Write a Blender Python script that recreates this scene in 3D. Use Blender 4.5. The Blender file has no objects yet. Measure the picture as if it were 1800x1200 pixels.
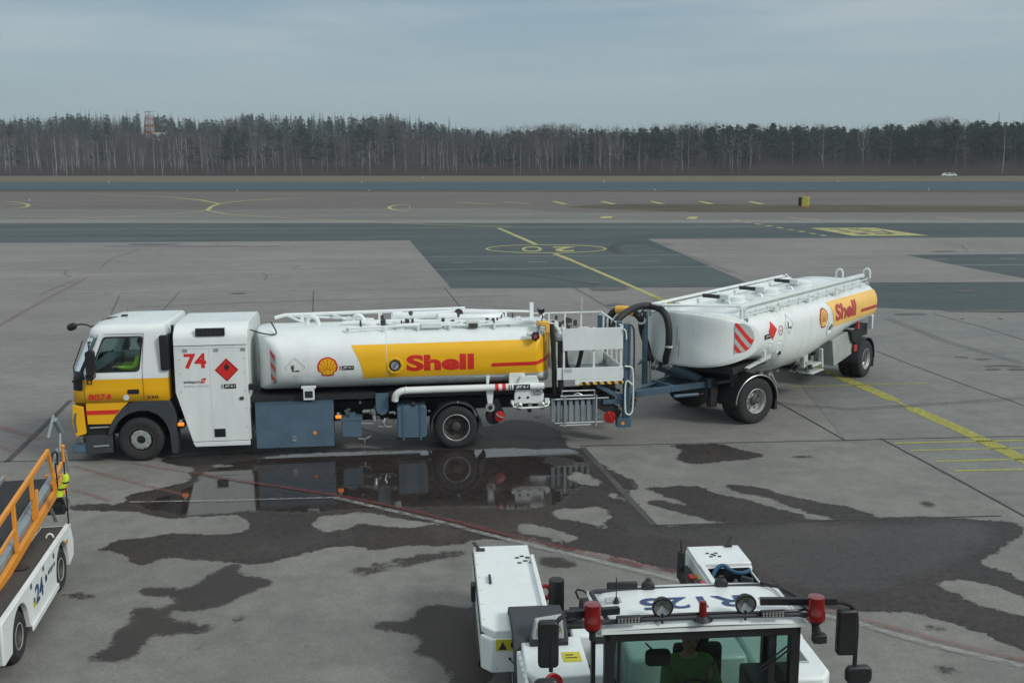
import bpy, bmesh, math, random
import numpy as np
from mathutils import Matrix, Vector
R = math.radians
scene = bpy.context.scene
COL = scene.collection
# ------------------------------------------------------------------ camera
F, H, PITCH, ROLL = 1800.0, 6.3, math.atan(316 / 1800), R(0.3)
cP, sP, cR, sR = math.cos(PITCH), math.sin(PITCH), math.cos(ROLL), math.sin(ROLL)
cam = bpy.data.cameras.new('camera'); cam.lens = 36; cam.sensor_width = 36
cam.clip_start = 0.1; cam.clip_end = 12000
camo = bpy.data.objects.new('camera', cam); COL.objects.link(camo)
right = Vector((cR, -sR * sP, -sR * cP)); up = Vector((sR, cR * sP, cR * cP)); fwd = Vector((0, cP, -sP))
m = Matrix((right, up, -fwd)).transposed().to_4x4(); m.translation = (0, 0, H)
camo.matrix_world = m
scene.camera = camo
# ------------------------------------------------------------------ world
SUN_EL, SUN_AZ = 36.0, 122.0          # azimuth measured from +Y towards +X
w = bpy.data.worlds.new('World'); scene.world = w; w.use_nodes = True
nt = w.node_tree; nt.nodes.clear()
def nn(t, **k):
    n = nt.nodes.new(t)
    for a, b in k.items(): setattr(n, a, b)
    return n
out = nn('ShaderNodeOutputWorld'); bg = nn('ShaderNodeBackground')
sky = nn('ShaderNodeTexSky', sky_type='NISHITA', sun_disc=False, sun_elevation=R(SUN_EL), sun_rotation=R(SUN_AZ))
sky.air_density = 1.0; sky.dust_density = 2.0
bg.inputs['Strength'].default_value = 0.1
tc = nn('ShaderNodeTexCoord'); sep = nn('ShaderNodeSeparateXYZ')
nt.links.new(tc.outputs['Generated'], sep.inputs[0])
ramp = nn('ShaderNodeValToRGB')          # overcast veil: brighter towards the zenith
cr = ramp.color_ramp; cr.elements[0].position = 0.0; cr.elements[0].color = (3.55, 4.65, 4.95, 1)
cr.elements[1].position = 1.0; cr.elements[1].color = (8.8, 9.5, 9.8, 1)
e = cr.elements.new(0.055); e.color = (3.45, 4.55, 4.95, 1)
e = cr.elements.new(0.16); e.color = (2.75, 3.95, 4.85, 1)
e = cr.elements.new(0.4); e.color = (6.4, 7.2, 7.6, 1)
nt.links.new(sep.outputs['Z'], ramp.inputs[0])
# thin stratus streaks: noise on the direction, stretched sideways
mp = nn('ShaderNodeMapping'); mp.inputs['Scale'].default_value = (1.0, 1.0, 9.0)
nt.links.new(tc.outputs['Generated'], mp.inputs[0])
nz = nn('ShaderNodeTexNoise'); nz.inputs['Scale'].default_value = 2.6; nz.inputs['Detail'].default_value = 8; nz.inputs['Roughness'].default_value = 0.55
nt.links.new(mp.outputs[0], nz.inputs[0])
nr = nn('ShaderNodeMapRange'); nr.inputs[1].default_value = 0.38; nr.inputs[2].default_value = 0.62; nr.inputs[3].default_value = 0.0; nr.inputs[4].default_value = 1.0
nt.links.new(nz.outputs[0], nr.inputs[0])
cm = nn('ShaderNodeMix', data_type='RGBA'); cm.blend_type = 'MIX'
zf = nn('ShaderNodeMapRange'); zf.inputs[1].default_value = 0.04; zf.inputs[2].default_value = 0.17; zf.inputs[3].default_value = 0.06; zf.inputs[4].default_value = 0.75
nt.links.new(sep.outputs['Z'], zf.inputs[0])
mul = nn('ShaderNodeMath', operation='MULTIPLY'); nt.links.new(nr.outputs[0], mul.inputs[0]); nt.links.new(zf.outputs[0], mul.inputs[1])
nt.links.new(mul.outputs[0], cm.inputs[0]); nt.links.new(ramp.outputs[0], cm.inputs[6]); cm.inputs[7].default_value = (5.6, 6.1, 6.2, 1)
mx = nn('ShaderNodeMix', data_type='RGBA'); mx.inputs[0].default_value = 0.86
nt.links.new(sky.outputs[0], mx.inputs[6]); nt.links.new(cm.outputs[2], mx.inputs[7])
nt.links.new(mx.outputs[2], bg.inputs[0]); nt.links.new(bg.outputs[0], out.inputs[0])
sun = bpy.data.lights.new('sun', 'SUN'); sun.energy = 1.9; sun.angle = R(14); sun.color = (1.0, 0.97, 0.9)
suno = bpy.data.objects.new('sun', sun); COL.objects.link(suno)
sd = Vector((math.sin(R(SUN_AZ)) * math.cos(R(SUN_EL)), math.cos(R(SUN_AZ)) * math.cos(R(SUN_EL)), math.sin(R(SUN_EL))))
suno.rotation_euler = sd.to_track_quat('Z', 'Y').to_euler(); suno.location = (30, 10, 40)
scene.view_settings.view_transform = 'Standard'; scene.view_settings.look = 'None'
scene.view_settings.exposure = 0.0; scene.view_settings.gamma = 1.0
scene.render.engine = 'CYCLES'
scene.cycles.max_bounces = 8; scene.cycles.transparent_max_bounces = 24
# ------------------------------------------------------------------ helpers
def ray(px, py):
    x, y = px - 900, py - 600
    xr = x * cR - y * sR; yr = x * sR + y * cR
    return np.array([xr, F * cP - yr * sP, -F * sP - yr * cP]) / F
def G(px, py, z=0.0):
    d = ray(px, py); t = (z - H) / d[2]
    return (d[0] * t, d[1] * t)
def RP(px, py, Y):
    "point at depth Y on the line of sight"
    d = ray(px, py); t = Y / d[1]
    return Vector((d[0] * t, Y, H + d[2] * t))

def tag(o, label=None, cat=None, group=None, kind=None):
    if label: o['label'] = label
    if cat: o['category'] = cat
    if group: o['group'] = group
    if kind: o['kind'] = kind
    return o
def empty(name, loc=(0, 0, 0), rz=0.0, parent=None):
    o = bpy.data.objects.new(name, None); COL.objects.link(o); o.empty_display_size = 0.2
    o.location = loc; o.rotation_euler = (0, 0, rz)
    if parent: o.parent = parent
    return o

class MB:
    def __init__(s, T=None): s.v = []; s.f = []; s.mi = []; s.T = T
    def add(s, vs, fs, mi=0):
        b = len(s.v)
        for p in vs:
            p = Vector(p)
            if s.T is not None: p = s.T @ p
            s.v.append(tuple(p))
        for f in fs: s.f.append(tuple(i + b for i in f)); s.mi.append(mi)
        return s
    def box(s, x0, x1, y0, y1, z0, z1, mi=0, top=None):
        # top=(dx0,dx1,dy0,dy1) moves the upper corners
        t = top or (0, 0, 0, 0)
        v = [(x0, y0, z0), (x1, y0, z0), (x1, y1, z0), (x0, y1, z0), (x0 + t[0], y0 + t[2], z1), (x1 + t[1], y0 + t[2], z1), (x1 + t[1], y1 + t[3], z1), (x0 + t[0], y1 + t[3], z1)]
        return s.add(v, [(0, 3, 2, 1), (4, 5, 6, 7), (0, 1, 5, 4), (1, 2, 6, 5), (2, 3, 7, 6), (3, 0, 4, 7)], mi)
    def bar(s, p0, p1, wd, ht, mi=0, upv=(0, 0, 1)):
        p0, p1 = Vector(p0), Vector(p1); d = (p1 - p0).normalized(); u = Vector(upv)
        sd_ = d.cross(u)
        if sd_.length < 1e-4: sd_ = d.cross(Vector((1, 0, 0)))
        sd_.normalize(); u = sd_.cross(d).normalized()
        a, b = sd_ * wd / 2, u * ht / 2
        v = [p0 - a - b, p0 + a - b, p0 + a + b, p0 - a + b, p1 - a - b, p1 + a - b, p1 + a + b, p1 - a + b]
        return s.add(v, [(0, 1, 2, 3), (7, 6, 5, 4), (0, 4, 5, 1), (1, 5, 6, 2), (2, 6, 7, 3), (3, 7, 4, 0)], mi)
    def tube(s, pts, r, n=10, mi=0, closed=False, smooth=0):
        pts = [Vector(p) for p in pts]
        for _ in range(smooth):
            q = [pts[0]] if not closed else []
            rng = range(len(pts) - 1) if not closed else range(len(pts))
            for i in rng:
                a, b = pts[i], pts[(i + 1) % len(pts)]
                q += [a * .75 + b * .25, a * .25 + b * .75]
            if not closed: q.append(pts[-1])
            pts = q
        rs = r if isinstance(r, (list, tuple)) else None
        L = len(pts); vs = []; prev = None
        for i, p in enumerate(pts):
            if closed: t = pts[(i + 1) % L] - pts[i - 1]
            else: t = pts[min(i + 1, L - 1)] - pts[max(i - 1, 0)]
            t.normalize()
            if prev is None:
                a = t.cross(Vector((0, 0, 1)))
                if a.length < 0.05: a = t.cross(Vector((1, 0, 0)))
            else: a = prev - t * prev.dot(t)
            a.normalize(); prev = a; b = t.cross(a)
            rr = (rs[0] + (rs[1] - rs[0]) * i / (L - 1)) if rs else r
            for k in range(n):
                an = 2 * math.pi * k / n
                vs.append(p + (a * math.cos(an) + b * math.sin(an)) * rr)
        fs = []
        for i in range(L if closed else L - 1):
            j = (i + 1) % L
            for k in range(n):
                k2 = (k + 1) % n
                fs.append((i * n + k, i * n + k2, j * n + k2, j * n + k))
        if not closed: fs += [tuple(range(n))[::-1], tuple((L - 1) * n + k for k in range(n))]
        return s.add(vs, fs, mi)
    def cyl(s, p0, p1, r, n=16, mi=0): return s.tube([p0, p1], r, n, mi)
    def lathe(s, prof, c, ax, n=32, mi=0, cap=True):
        # prof: (radius, distance along ax)
        c, ax = Vector(c), Vector(ax).normalized()
        a = ax.cross(Vector((0, 0, 1)))
        if a.length < 0.05: a = Vector((1, 0, 0))
        a.normalize(); b = ax.cross(a); vs = []; fs = []
        for r, h in prof:
            for k in range(n):
                an = 2 * math.pi * k / n
                vs.append(c + ax * h + (a * math.cos(an) + b * math.sin(an)) * r)
        for i in range(len(prof) - 1):
            for k in range(n):
                k2 = (k + 1) % n
                fs.append((i * n + k, i * n + k2, (i + 1) * n + k2, (i + 1) * n + k))
        if cap: fs += [tuple(range(n))[::-1], tuple((len(prof) - 1) * n + k for k in range(n))]
        return s.add(vs, fs, mi)
    def prism(s, poly, fn, a, b, mi=0):
        # poly 2D; fn(x,y,d) -> 3D; between depths a and b
        n = len(poly)
        vs = [fn(x, y, a) for x, y in poly] + [fn(x, y, b) for x, y in poly]
        fs = [tuple(range(n)), tuple(range(2 * n - 1, n - 1, -1))]
        for i in range(n):
            j = (i + 1) % n; fs.append((i, i + n, j + n, j))
        return s.add(vs, fs, mi)
    def sheet(s, shape, fn, mi=0): return s.add([fn(x, y) for x, y in shape[0]], shape[1], mi)
    def build(s, name, mats, parent=None, bevel=0, smooth=35, solid=0, label=None):
        me = bpy.data.meshes.new(name); me.from_pydata(s.v, [], s.f); me.update()
        if not isinstance(mats, (list, tuple)): mats = [mats]
        for m_ in mats: me.materials.append(m_)
        me.polygons.foreach_set('material_index', s.mi)
        if smooth:
            me.shade_smooth(); me.set_sharp_from_angle(angle=R(smooth))
        o = bpy.data.objects.new(name, me); COL.objects.link(o)
        if parent: o.parent = parent
        if solid:
            md = o.modifiers.new('solid', 'SOLIDIFY'); md.thickness = solid; md.offset = 0
        if bevel:
            md = o.modifiers.new('bevel', 'BEVEL'); md.width = bevel; md.segments = 2; md.limit_method = 'ANGLE'; md.angle_limit = R(40)
        if label: o['label'] = label
        return o
SPLIT = {'door_seam', 'pipework', 'paw_mark', 'bracket', 'lift_mast', 'roof_fitting', 'valve', 'mudguard', 'coupling', 'ladder_rung', 'fitting', 'knob', 'wiper', 'hinge', 'rail_post', 'step_bracket', 'grab_hoop', 'vent_valve', 'hose_clamp', 'riser_pipe', 'red_ring', 'tank_strap', 'roof_pipe', 'lid_hinge', 'pipe_hanger', 'small_sticker', 'mudguard_bracket', 'vent_slot', 'yellow_rail', 'tie_bar', 'walkway_rail', 'red_valve', 'yellow_beam', 'folding_post', 'red_panel'}
def _parts(mb):
    par = list(range(len(mb.v)))
    def fd(a):
        while par[a] != a: par[a] = par[par[a]]; a = par[a]
        return a
    for f in mb.f:
        r0 = fd(f[0])
        for i in f[1:]: par[fd(i)] = r0
    # pieces whose boxes touch belong together
    comp = {}
    for i in range(len(mb.v)): comp.setdefault(fd(i), []).append(i)
    keys = list(comp); bx = []
    for k in keys:
        a = np.array([mb.v[i] for i in comp[k]]); bx.append((a.min(0) - .004, a.max(0) + .004))
    g = list(range(len(keys)))
    def fg(a):
        while g[a] != a: a = g[a]
        return a
    for i in range(len(keys)):
        for j in range(i):
            if (bx[i][0] <= bx[j][1]).all() and (bx[j][0] <= bx[i][1]).all(): g[fg(i)] = fg(j)
    lab = {}
    for i, k in enumerate(keys): lab[k] = fg(i)
    return [lab[fd(f[0])] for f in mb.f]
_build0 = MB.build
def _build(s, name, mats, parent=None, **kw):
    if name in SPLIT:
        lb = _parts(s); gs = sorted(set(lb))
        if 1 < len(gs) <= 60:
            o = None
            for g_ in gs:
                q = MB(); mp_ = {}
                for f, m_, l_ in zip(s.f, s.mi, lb):
                    if l_ != g_: continue
                    nf = []
                    for i in f:
                        if i not in mp_: mp_[i] = len(q.v); q.v.append(s.v[i])
                        nf.append(mp_[i])
                    q.f.append(tuple(nf)); q.mi.append(m_)
                o = _build0(q, name, mats, parent, **kw)
            return o
    return _build0(s, name, mats, parent, **kw)
MB.build = lambda s, name, mats, parent=None, bevel=0, smooth=35, solid=0, label=None: _build(s, name, mats, parent, bevel=bevel, smooth=smooth, solid=solid, label=label)
XZ = lambda x, z, y: (x, y, z)      # polygon in (x,z) extruded along y
XY = lambda x, y, z: (x, y, z)
YZ = lambda y, z, x: (x, y, z)

def shape2d(loops=None, text=None, bold=0.0, shear=0.0, fit=None, flipx=False, cutx=(), cuty=(), rot180=False):
    cu = bpy.data.curves.new('tmp', 'FONT' if text else 'CURVE')
    if text:
        cu.body = text; cu.size = 1; cu.offset = bold; cu.shear = shear; cu.resolution_u = 4
    else:
        cu.dimensions = '2D'
        for lp in loops:
            sp = cu.splines.new('POLY'); sp.points.add(len(lp) - 1)
            for i, p in enumerate(lp): sp.points[i].co = (p[0], p[1], 0, 1)
            sp.use_cyclic_u = True
        cu.fill_mode = 'BOTH'
    ob = bpy.data.objects.new('tmp', cu); COL.objects.link(ob)
    dg = bpy.context.evaluated_depsgraph_get()
    me = bpy.data.meshes.new_from_object(ob.evaluated_get(dg))
    bpy.data.objects.remove(ob); bpy.data.curves.remove(cu)
    bm = bmesh.new(); bm.from_mesh(me); bpy.data.meshes.remove(me)
    bmesh.ops.remove_doubles(bm, verts=bm.verts, dist=1e-5)
    if fit:
        xs = [v.co.x for v in bm.verts]; ys = [v.co.y for v in bm.verts]
        x0, x1, y0, y1 = min(xs), max(xs), min(ys), max(ys)
        for v in bm.verts:
            u_, t_ = (v.co.x - x0) / (x1 - x0), (v.co.y - y0) / (y1 - y0)
            if rot180: u_, t_ = 1 - u_, 1 - t_
            if flipx: u_ = 1 - u_
            v.co.x = fit[0] + u_ * (fit[1] - fit[0]); v.co.y = fit[2] + t_ * (fit[3] - fit[2])
    for c in cutx:
        bmesh.ops.bisect_plane(bm, geom=bm.verts[:] + bm.edges[:] + bm.faces[:], plane_co=(c, 0, 0), plane_no=(1, 0, 0))
    for c in cuty:
        bmesh.ops.bisect_plane(bm, geom=bm.verts[:] + bm.edges[:] + bm.faces[:], plane_co=(0, c, 0), plane_no=(0, 1, 0))
    bm.verts.index_update()
    r = ([(v.co.x, v.co.y) for v in bm.verts], [tuple(v.index for v in f.verts) for f in bm.faces])
    bm.free()
    return r
def circ(cx, cy, rx, ry=None, n=28, a0=0.0, a1=2 * math.pi):
    ry = ry or rx
    return [(cx + rx * math.cos(a0 + (a1 - a0) * i / n), cy + ry * math.sin(a0 + (a1 - a0) * i / n)) for i in range(n)]
def rrect(x0, x1, y0, y1, r, n=4):
    o = []
    for cx, cy, a in ((x1 - r, y1 - r, 0), (x0 + r, y1 - r, 90), (x0 + r, y0 + r, 180), (x1 - r, y0 + r, 270)):
        for i in range(n + 1):
            t = R(a + 90 * i / n); o.append((cx + r * math.cos(t), cy + r * math.sin(t)))
    return o
def grid(a, b, st):
    n = max(1, int(abs(b - a) / st)); return [a + (b - a) * i / n for i in range(n + 1)]

# ------------------------------------------------------------------ materials
def mat(name, col, rough=0.5, metal=0.0, var=0.08, scale=4.0, bump=0.0, bscale=60.0, spec=0.5, coat=0.0, emit=None, trans=0.0, alpha=None, streak=0.0):
    m_ = bpy.data.materials.new(name); m_.use_nodes = True
    t = m_.node_tree; b = t.nodes['Principled BSDF']; L = t.links
    b.inputs['Roughness'].default_value = rough; b.inputs['Metallic'].default_value = metal
    b.inputs['Specular IOR Level'].default_value = spec; b.inputs['Coat Weight'].default_value = coat
    co = t.nodes.new('ShaderNodeTexCoord')
    c = (*col, 1)
    if var > 0:
        n1 = t.nodes.new('ShaderNodeTexNoise'); n1.inputs['Scale'].default_value = scale; n1.inputs['Detail'].default_value = 9; n1.inputs['Roughness'].default_value = 0.65
        L.new(co.outputs['Object'], n1.inputs[0])
        if streak:
            mpn = t.nodes.new('ShaderNodeMapping'); mpn.inputs['Scale'].default_value = (1, 1, 1 / streak)
            L.new(co.outputs['Object'], mpn.inputs[0]); L.new(mpn.outputs[0], n1.inputs[0])
        mr = t.nodes.new('ShaderNodeMapRange'); mr.inputs[1].default_value = 0.3; mr.inputs[2].default_value = 0.7
        mr.inputs[3].default_value = 1 - var; mr.inputs[4].default_value = 1 + var
        L.new(n1.outputs[0], mr.inputs[0])
        mxn = t.nodes.new('ShaderNodeMix'); mxn.data_type = 'RGBA'; mxn.blend_type = 'MULTIPLY'; mxn.inputs[0].default_value = 1
        mxn.inputs[6].default_value = c; L.new(mr.outputs[0], mxn.inputs[7]); L.new(mxn.outputs[2], b.inputs['Base Color'])
        rr = t.nodes.new('ShaderNodeMapRange'); rr.inputs[1].default_value = 0.3; rr.inputs[2].default_value = 0.7
        rr.inputs[3].default_value = max(0.02, rough - 0.08); rr.inputs[4].default_value = min(1, rough + 0.1)
        L.new(n1.outputs[0], rr.inputs[0]); L.new(rr.outputs[0], b.inputs['Roughness'])
    else: b.inputs['Base Color'].default_value = c
    if bump:
        n2 = t.nodes.new('ShaderNodeTexNoise'); n2.inputs['Scale'].default_value = bscale; n2.inputs['Detail'].default_value = 4
        L.new(co.outputs['Object'], n2.inputs[0]); bp = t.nodes.new('ShaderNodeBump'); bp.inputs['Strength'].default_value = bump; bp.inputs['Distance'].default_value = 0.02
        L.new(n2.outputs[0], bp.inputs['Height']); L.new(bp.outputs[0], b.inputs['Normal'])
    if emit: b.inputs['Emission Color'].default_value = (*emit[0], 1); b.inputs['Emission Strength'].default_value = emit[1]
    if trans: b.inputs['Transmission Weight'].default_value = trans
    return m_
def glass(name, tint, refl=0.12, rough=0.02):
    m_ = bpy.data.materials.new(name); m_.use_nodes = True; t = m_.node_tree; t.nodes.clear(); L = t.links
    o = t.nodes.new('ShaderNodeOutputMaterial'); tr = t.nodes.new('ShaderNodeBsdfTransparent'); tr.inputs[0].default_value = (*tint, 1)
    gl = t.nodes.new('ShaderNodeBsdfGlossy'); gl.inputs['Roughness'].default_value = rough; gl.inputs[0].default_value = (.9, .95, .95, 1)
    fr = t.nodes.new('ShaderNodeFresnel'); fr.inputs[0].default_value = 1.45
    mxn = t.nodes.new('ShaderNodeMixShader'); L.new(fr.outputs[0], mxn.inputs[0]); L.new(tr.outputs[0], mxn.inputs[1]); L.new(gl.outputs[0], mxn.inputs[2]); L.new(mxn.outputs[0], o.inputs[0])
    return m_
def ground_mat(name, col, col2, scale=0.25, rough=0.85, fine=0.12, stretch=(1, 1, 1), spots=0.0, bump=0.15, spec=0.3):
    "world-space concrete / asphalt: big cloudy patches, streaks, fine aggregate, small stains"
    m_ = bpy.data.materials.new(name); m_.use_nodes = True; t = m_.node_tree; b = t.nodes['Principled BSDF']; L = t.links
    N = t.nodes.new; co = N('ShaderNodeTexCoord'); mpn = N('ShaderNodeMapping'); mpn.inputs['Scale'].default_value = stretch
    L.new(co.outputs['Object'], mpn.inputs[0])
    n1 = N('ShaderNodeTexNoise'); n1.inputs['Scale'].default_value = scale; n1.inputs['Detail'].default_value = 10; n1.inputs['Roughness'].default_value = 0.6; L.new(mpn.outputs[0], n1.inputs[0])
    r1 = N('ShaderNodeMapRange'); r1.inputs[1].default_value = 0.35; r1.inputs[2].default_value = 0.65; L.new(n1.outputs[0], r1.inputs[0])
    mix = N('ShaderNodeMix'); mix.data_type = 'RGBA'; L.new(r1.outputs[0], mix.inputs[0]); mix.inputs[6].default_value = (*col, 1); mix.inputs[7].default_value = (*col2, 1)
    n2 = N('ShaderNodeTexNoise'); n2.inputs['Scale'].default_value = 22; n2.inputs['Detail'].default_value = 5; n2.inputs['Roughness'].default_value = 0.7; L.new(co.outputs['Object'], n2.inputs[0])
    r2 = N('ShaderNodeMapRange'); r2.inputs[1].default_value = 0.3; r2.inputs[2].default_value = 0.7; r2.inputs[3].default_value = 1 - fine; r2.inputs[4].default_value = 1 + fine; L.new(n2.outputs[0], r2.inputs[0])
    mu = N('ShaderNodeMix'); mu.data_type = 'RGBA'; mu.blend_type = 'MULTIPLY'; mu.inputs[0].default_value = 1; L.new(mix.outputs[2], mu.inputs[6]); L.new(r2.outputs[0], mu.inputs[7])
    n4 = N('ShaderNodeTexNoise'); n4.inputs['Scale'].default_value = 1.9; n4.inputs['Detail'].default_value = 12; n4.inputs['Roughness'].default_value = 0.8; L.new(mpn.outputs[0], n4.inputs[0])
    r4 = N('ShaderNodeMapRange'); r4.inputs[1].default_value = 0.38; r4.inputs[2].default_value = 0.6; r4.inputs[3].default_value = 0.80; r4.inputs[4].default_value = 1.06; L.new(n4.outputs[0], r4.inputs[0])
    m4 = N('ShaderNodeMix'); m4.data_type = 'RGBA'; m4.blend_type = 'MULTIPLY'; m4.inputs[0].default_value = 1; L.new(mu.outputs[2], m4.inputs[6]); L.new(r4.outputs[0], m4.inputs[7])
    last = m4.outputs[2]
    if spots:
        n3 = N('ShaderNodeTexNoise'); n3.inputs['Scale'].default_value = 1.1; n3.inputs['Detail'].default_value = 6; n3.inputs['Roughness'].default_value = 0.75; L.new(mpn.outputs[0], n3.inputs[0])
        r3 = N('ShaderNodeMapRange'); r3.inputs[1].default_value = 0.66; r3.inputs[2].default_value = 0.72; r3.inputs[3].default_value = 1; r3.inputs[4].default_value = 1 - spots; L.new(n3.outputs[0], r3.inputs[0])
        m3 = N('ShaderNodeMix'); m3.data_type = 'RGBA'; m3.blend_type = 'MULTIPLY'; m3.inputs[0].default_value = 1; L.new(last, m3.inputs[6]); L.new(r3.outputs[0], m3.inputs[7]); last = m3.outputs[2]
    L.new(last, b.inputs['Base Color']); b.inputs['Roughness'].default_value = rough; b.inputs['Specular IOR Level'].default_value = spec
    if bump:
        bp = N('ShaderNodeBump'); bp.inputs['Strength'].default_value = bump; bp.inputs['Distance'].default_value = 0.01; L.new(n2.outputs[0], bp.inputs['Height']); L.new(bp.outputs[0], b.inputs['Normal'])
    return m_
def wet_mat(name, col, r0, r1, lo, hi, scale=0.35, col2=None, spec=0.5, bump=0.0):
    "wet concrete: colour of soaked aggregate, gloss that varies between damp (rough) and standing water (smooth)"
    m_ = bpy.data.materials.new(name); m_.use_nodes = True; t = m_.node_tree; b = t.nodes['Principled BSDF']; L = t.links; N = t.nodes.new
    co = N('ShaderNodeTexCoord')
    n1 = N('ShaderNodeTexNoise'); n1.inputs['Scale'].default_value = scale; n1.inputs['Detail'].default_value = 5; L.new(co.outputs['Object'], n1.inputs[0])
    mr = N('ShaderNodeMapRange'); mr.inputs[1].default_value = lo; mr.inputs[2].default_value = hi; mr.inputs[3].default_value = r0; mr.inputs[4].default_value = r1; L.new(n1.outputs[0], mr.inputs[0]); L.new(mr.outputs[0], b.inputs['Roughness'])
    n2 = N('ShaderNodeTexNoise'); n2.inputs['Scale'].default_value = 18; n2.inputs['Detail'].default_value = 6; n2.inputs['Roughness'].default_value = .75; L.new(co.outputs['Object'], n2.inputs[0])
    mix = N('ShaderNodeMix'); mix.data_type = 'RGBA'; r2 = N('ShaderNodeMapRange'); r2.inputs[1].default_value = .35; r2.inputs[2].default_value = .65; L.new(n2.outputs[0], r2.inputs[0]); L.new(r2.outputs[0], mix.inputs[0])
    mix.inputs[6].default_value = (*col, 1); mix.inputs[7].default_value = (*(col2 or tuple(c * 1.45 for c in col)), 1); L.new(mix.outputs[2], b.inputs['Base Color'])
    b.inputs['Specular IOR Level'].default_value = spec
    if bump:
        bp = N('ShaderNodeBump'); bp.inputs['Strength'].default_value = bump; bp.inputs['Distance'].default_value = 0.01; L.new(n2.outputs[0], bp.inputs['Height']); L.new(bp.outputs[0], b.inputs['Normal'])
    return m_
def paint_mat(name, col, wear=0.5, op=1.0):
    "road paint worn through in patches"
    m_ = bpy.data.materials.new(name); m_.use_nodes = True; t = m_.node_tree; b = t.nodes['Principled BSDF']; L = t.links; N = t.nodes.new
    co = N('ShaderNodeTexCoord'); n1 = N('ShaderNodeTexNoise'); n1.inputs['Scale'].default_value = 7; n1.inputs['Detail'].default_value = 8; n1.inputs['Roughness'].default_value = .7; L.new(co.outputs['Object'], n1.inputs[0])
    r1 = N('ShaderNodeMapRange'); r1.inputs[1].default_value = .35; r1.inputs[2].default_value = .65; r1.inputs[4].default_value = wear; L.new(n1.outputs[0], r1.inputs[0])
    b.inputs['Base Color'].default_value = (*col, 1); b.inputs['Roughness'].default_value = .75
    n1.inputs['Scale'].default_value = 9; r1.inputs[3].default_value = op; r1.inputs[4].default_value = op * (1.0 - wear)
    L.new(r1.outputs[0], b.inputs['Alpha'])
    return m_

M = {}
M['white'] = mat('white_paint', (.72, .77, .76), .30, var=.05, scale=2.2, coat=.3, streak=5)
M['white_panel'] = mat('white_panel', (.69, .74, .73), .42, var=.075, scale=3, streak=5)
M['white_dirty'] = mat('white_dirty', (.50, .54, .52), .5, var=.25, scale=3)
M['white_shade'] = mat('shaded_white', (.33, .36, .34), .55, var=.2, scale=2)  # white of the trailer locker, with its shade mixed into the colour
M['yellow'] = mat('yellow_paint', (.80, .42, .005), .3, var=.04, scale=1.5, coat=.3)
M['band'] = mat('yellow_band', (.82, .45, .008), .38, var=.05, scale=1.2)
M['band_faded'] = mat('faded_yellow_band', (.80, .50, .13), .45, var=.09, scale=1.5)
M['red'] = mat('red_vinyl', (.62, .022, .018), .4, var=.05)
M['red_dull'] = mat('dull_red_vinyl', (.42, .05, .05), .45, var=.1)
M['dark'] = mat('dark_chassis', (.014, .015, .017), .6, var=.3, scale=8)
M['black'] = mat('black_plastic', (.012, .012, .014), .45, var=.2)
M['tyre'] = mat('tyre_rubber', (.020, .021, .023), .82, var=.3, scale=6, bump=.3)
M['arch'] = mat('grey_plastic', (.036, .042, .05), .62, var=.2)
M['bluegrey'] = mat('blue_grey_paint', (.075, .125, .175), .45, var=.14, scale=2.5)
M['blue2'] = mat('blue_steel', (.058, .105, .150), .45, var=.18, scale=3)
M['steel'] = mat('bare_steel', (.42, .43, .42), .38, metal=.85, var=.25, scale=6)
M['alu'] = mat('aluminium', (.55, .57, .57), .35, metal=.8, var=.15)
M['rim'] = mat('rim_steel', (.36, .38, .38), .45, metal=.35, var=.25, scale=7)
M['rimdark'] = mat('rim_dark', (.055, .05, .045), .6, metal=.2, var=.4, scale=9)
M['glass'] = glass('cab_glass', (.62, .76, .74))
M['glass_teal'] = glass('teal_glass', (.44, .57, .53))
M['orange_lamp'] = mat('orange_lamp', (.8, .16, .01), .3, emit=((1, .25, .02), 1.0), var=0)
M['red_lamp'] = mat('red_lamp', (.16, .003, .004), .16, var=.1, coat=.6)
M['red_reel'] = mat('red_reel', (.50, .02, .02), .4, var=.2)
M['hose'] = mat('black_hose', (.012, .012, .014), .55, var=.2, bump=.4, bscale=40)
M['hose_yellow'] = mat('yellow_sleeve', (.75, .42, .06), .6, var=.15)
M['refl'] = mat('grey_reflective', (.40, .43, .42), .5, var=.05)
M['hiviz'] = mat('hi_vis_cloth', (.50, .75, .05), .8, var=.15)
M['hiviz_dark'] = mat('shaded_hi_vis_cloth', (.08, .17, .02), .85, var=.2)  # hi-vis darkened in its colour to stand for shade inside the tug cab
M['cloth'] = mat('dark_cloth', (.02, .022, .03), .85, var=.2)
M['skin'] = mat('skin', (.42, .24, .17), .55, var=.06)
M['hair'] = mat('hair', (.03, .02, .015), .7, var=.2)
M['orange'] = mat('orange_paint', (.70, .27, .03), .45, var=.1, scale=3)
M['belt'] = mat('belt_rubber', (.025, .026, .028), .8, var=.2)
M['galv'] = mat('galvanised_steel', (.25, .30, .32), .45, metal=.3, var=.15)
M['deck'] = mat('anti_slip_deck', (.055, .052, .048), .9, var=.2, bump=.3)
M['lime'] = mat('lime_plastic', (.55, .70, .04), .5, var=.05)
M['blue_text'] = mat('blue_vinyl', (.03, .06, .16), .5, var=.05)
M['black_text'] = mat('black_vinyl', (.02, .02, .022), .5, var=.05)
M['grey_text'] = mat('grey_vinyl', (.42, .45, .46), .5, var=.05)
M['sticker'] = mat('yellow_sticker', (.55, .50, .03), .5, var=.08)
M['lens'] = mat('lamp_lens', (.25, .27, .27), .08, metal=.7, var=.3, scale=20)
M['dark_lens'] = mat('dark_lens', (.03, .035, .04), .1, var=.2)

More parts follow.
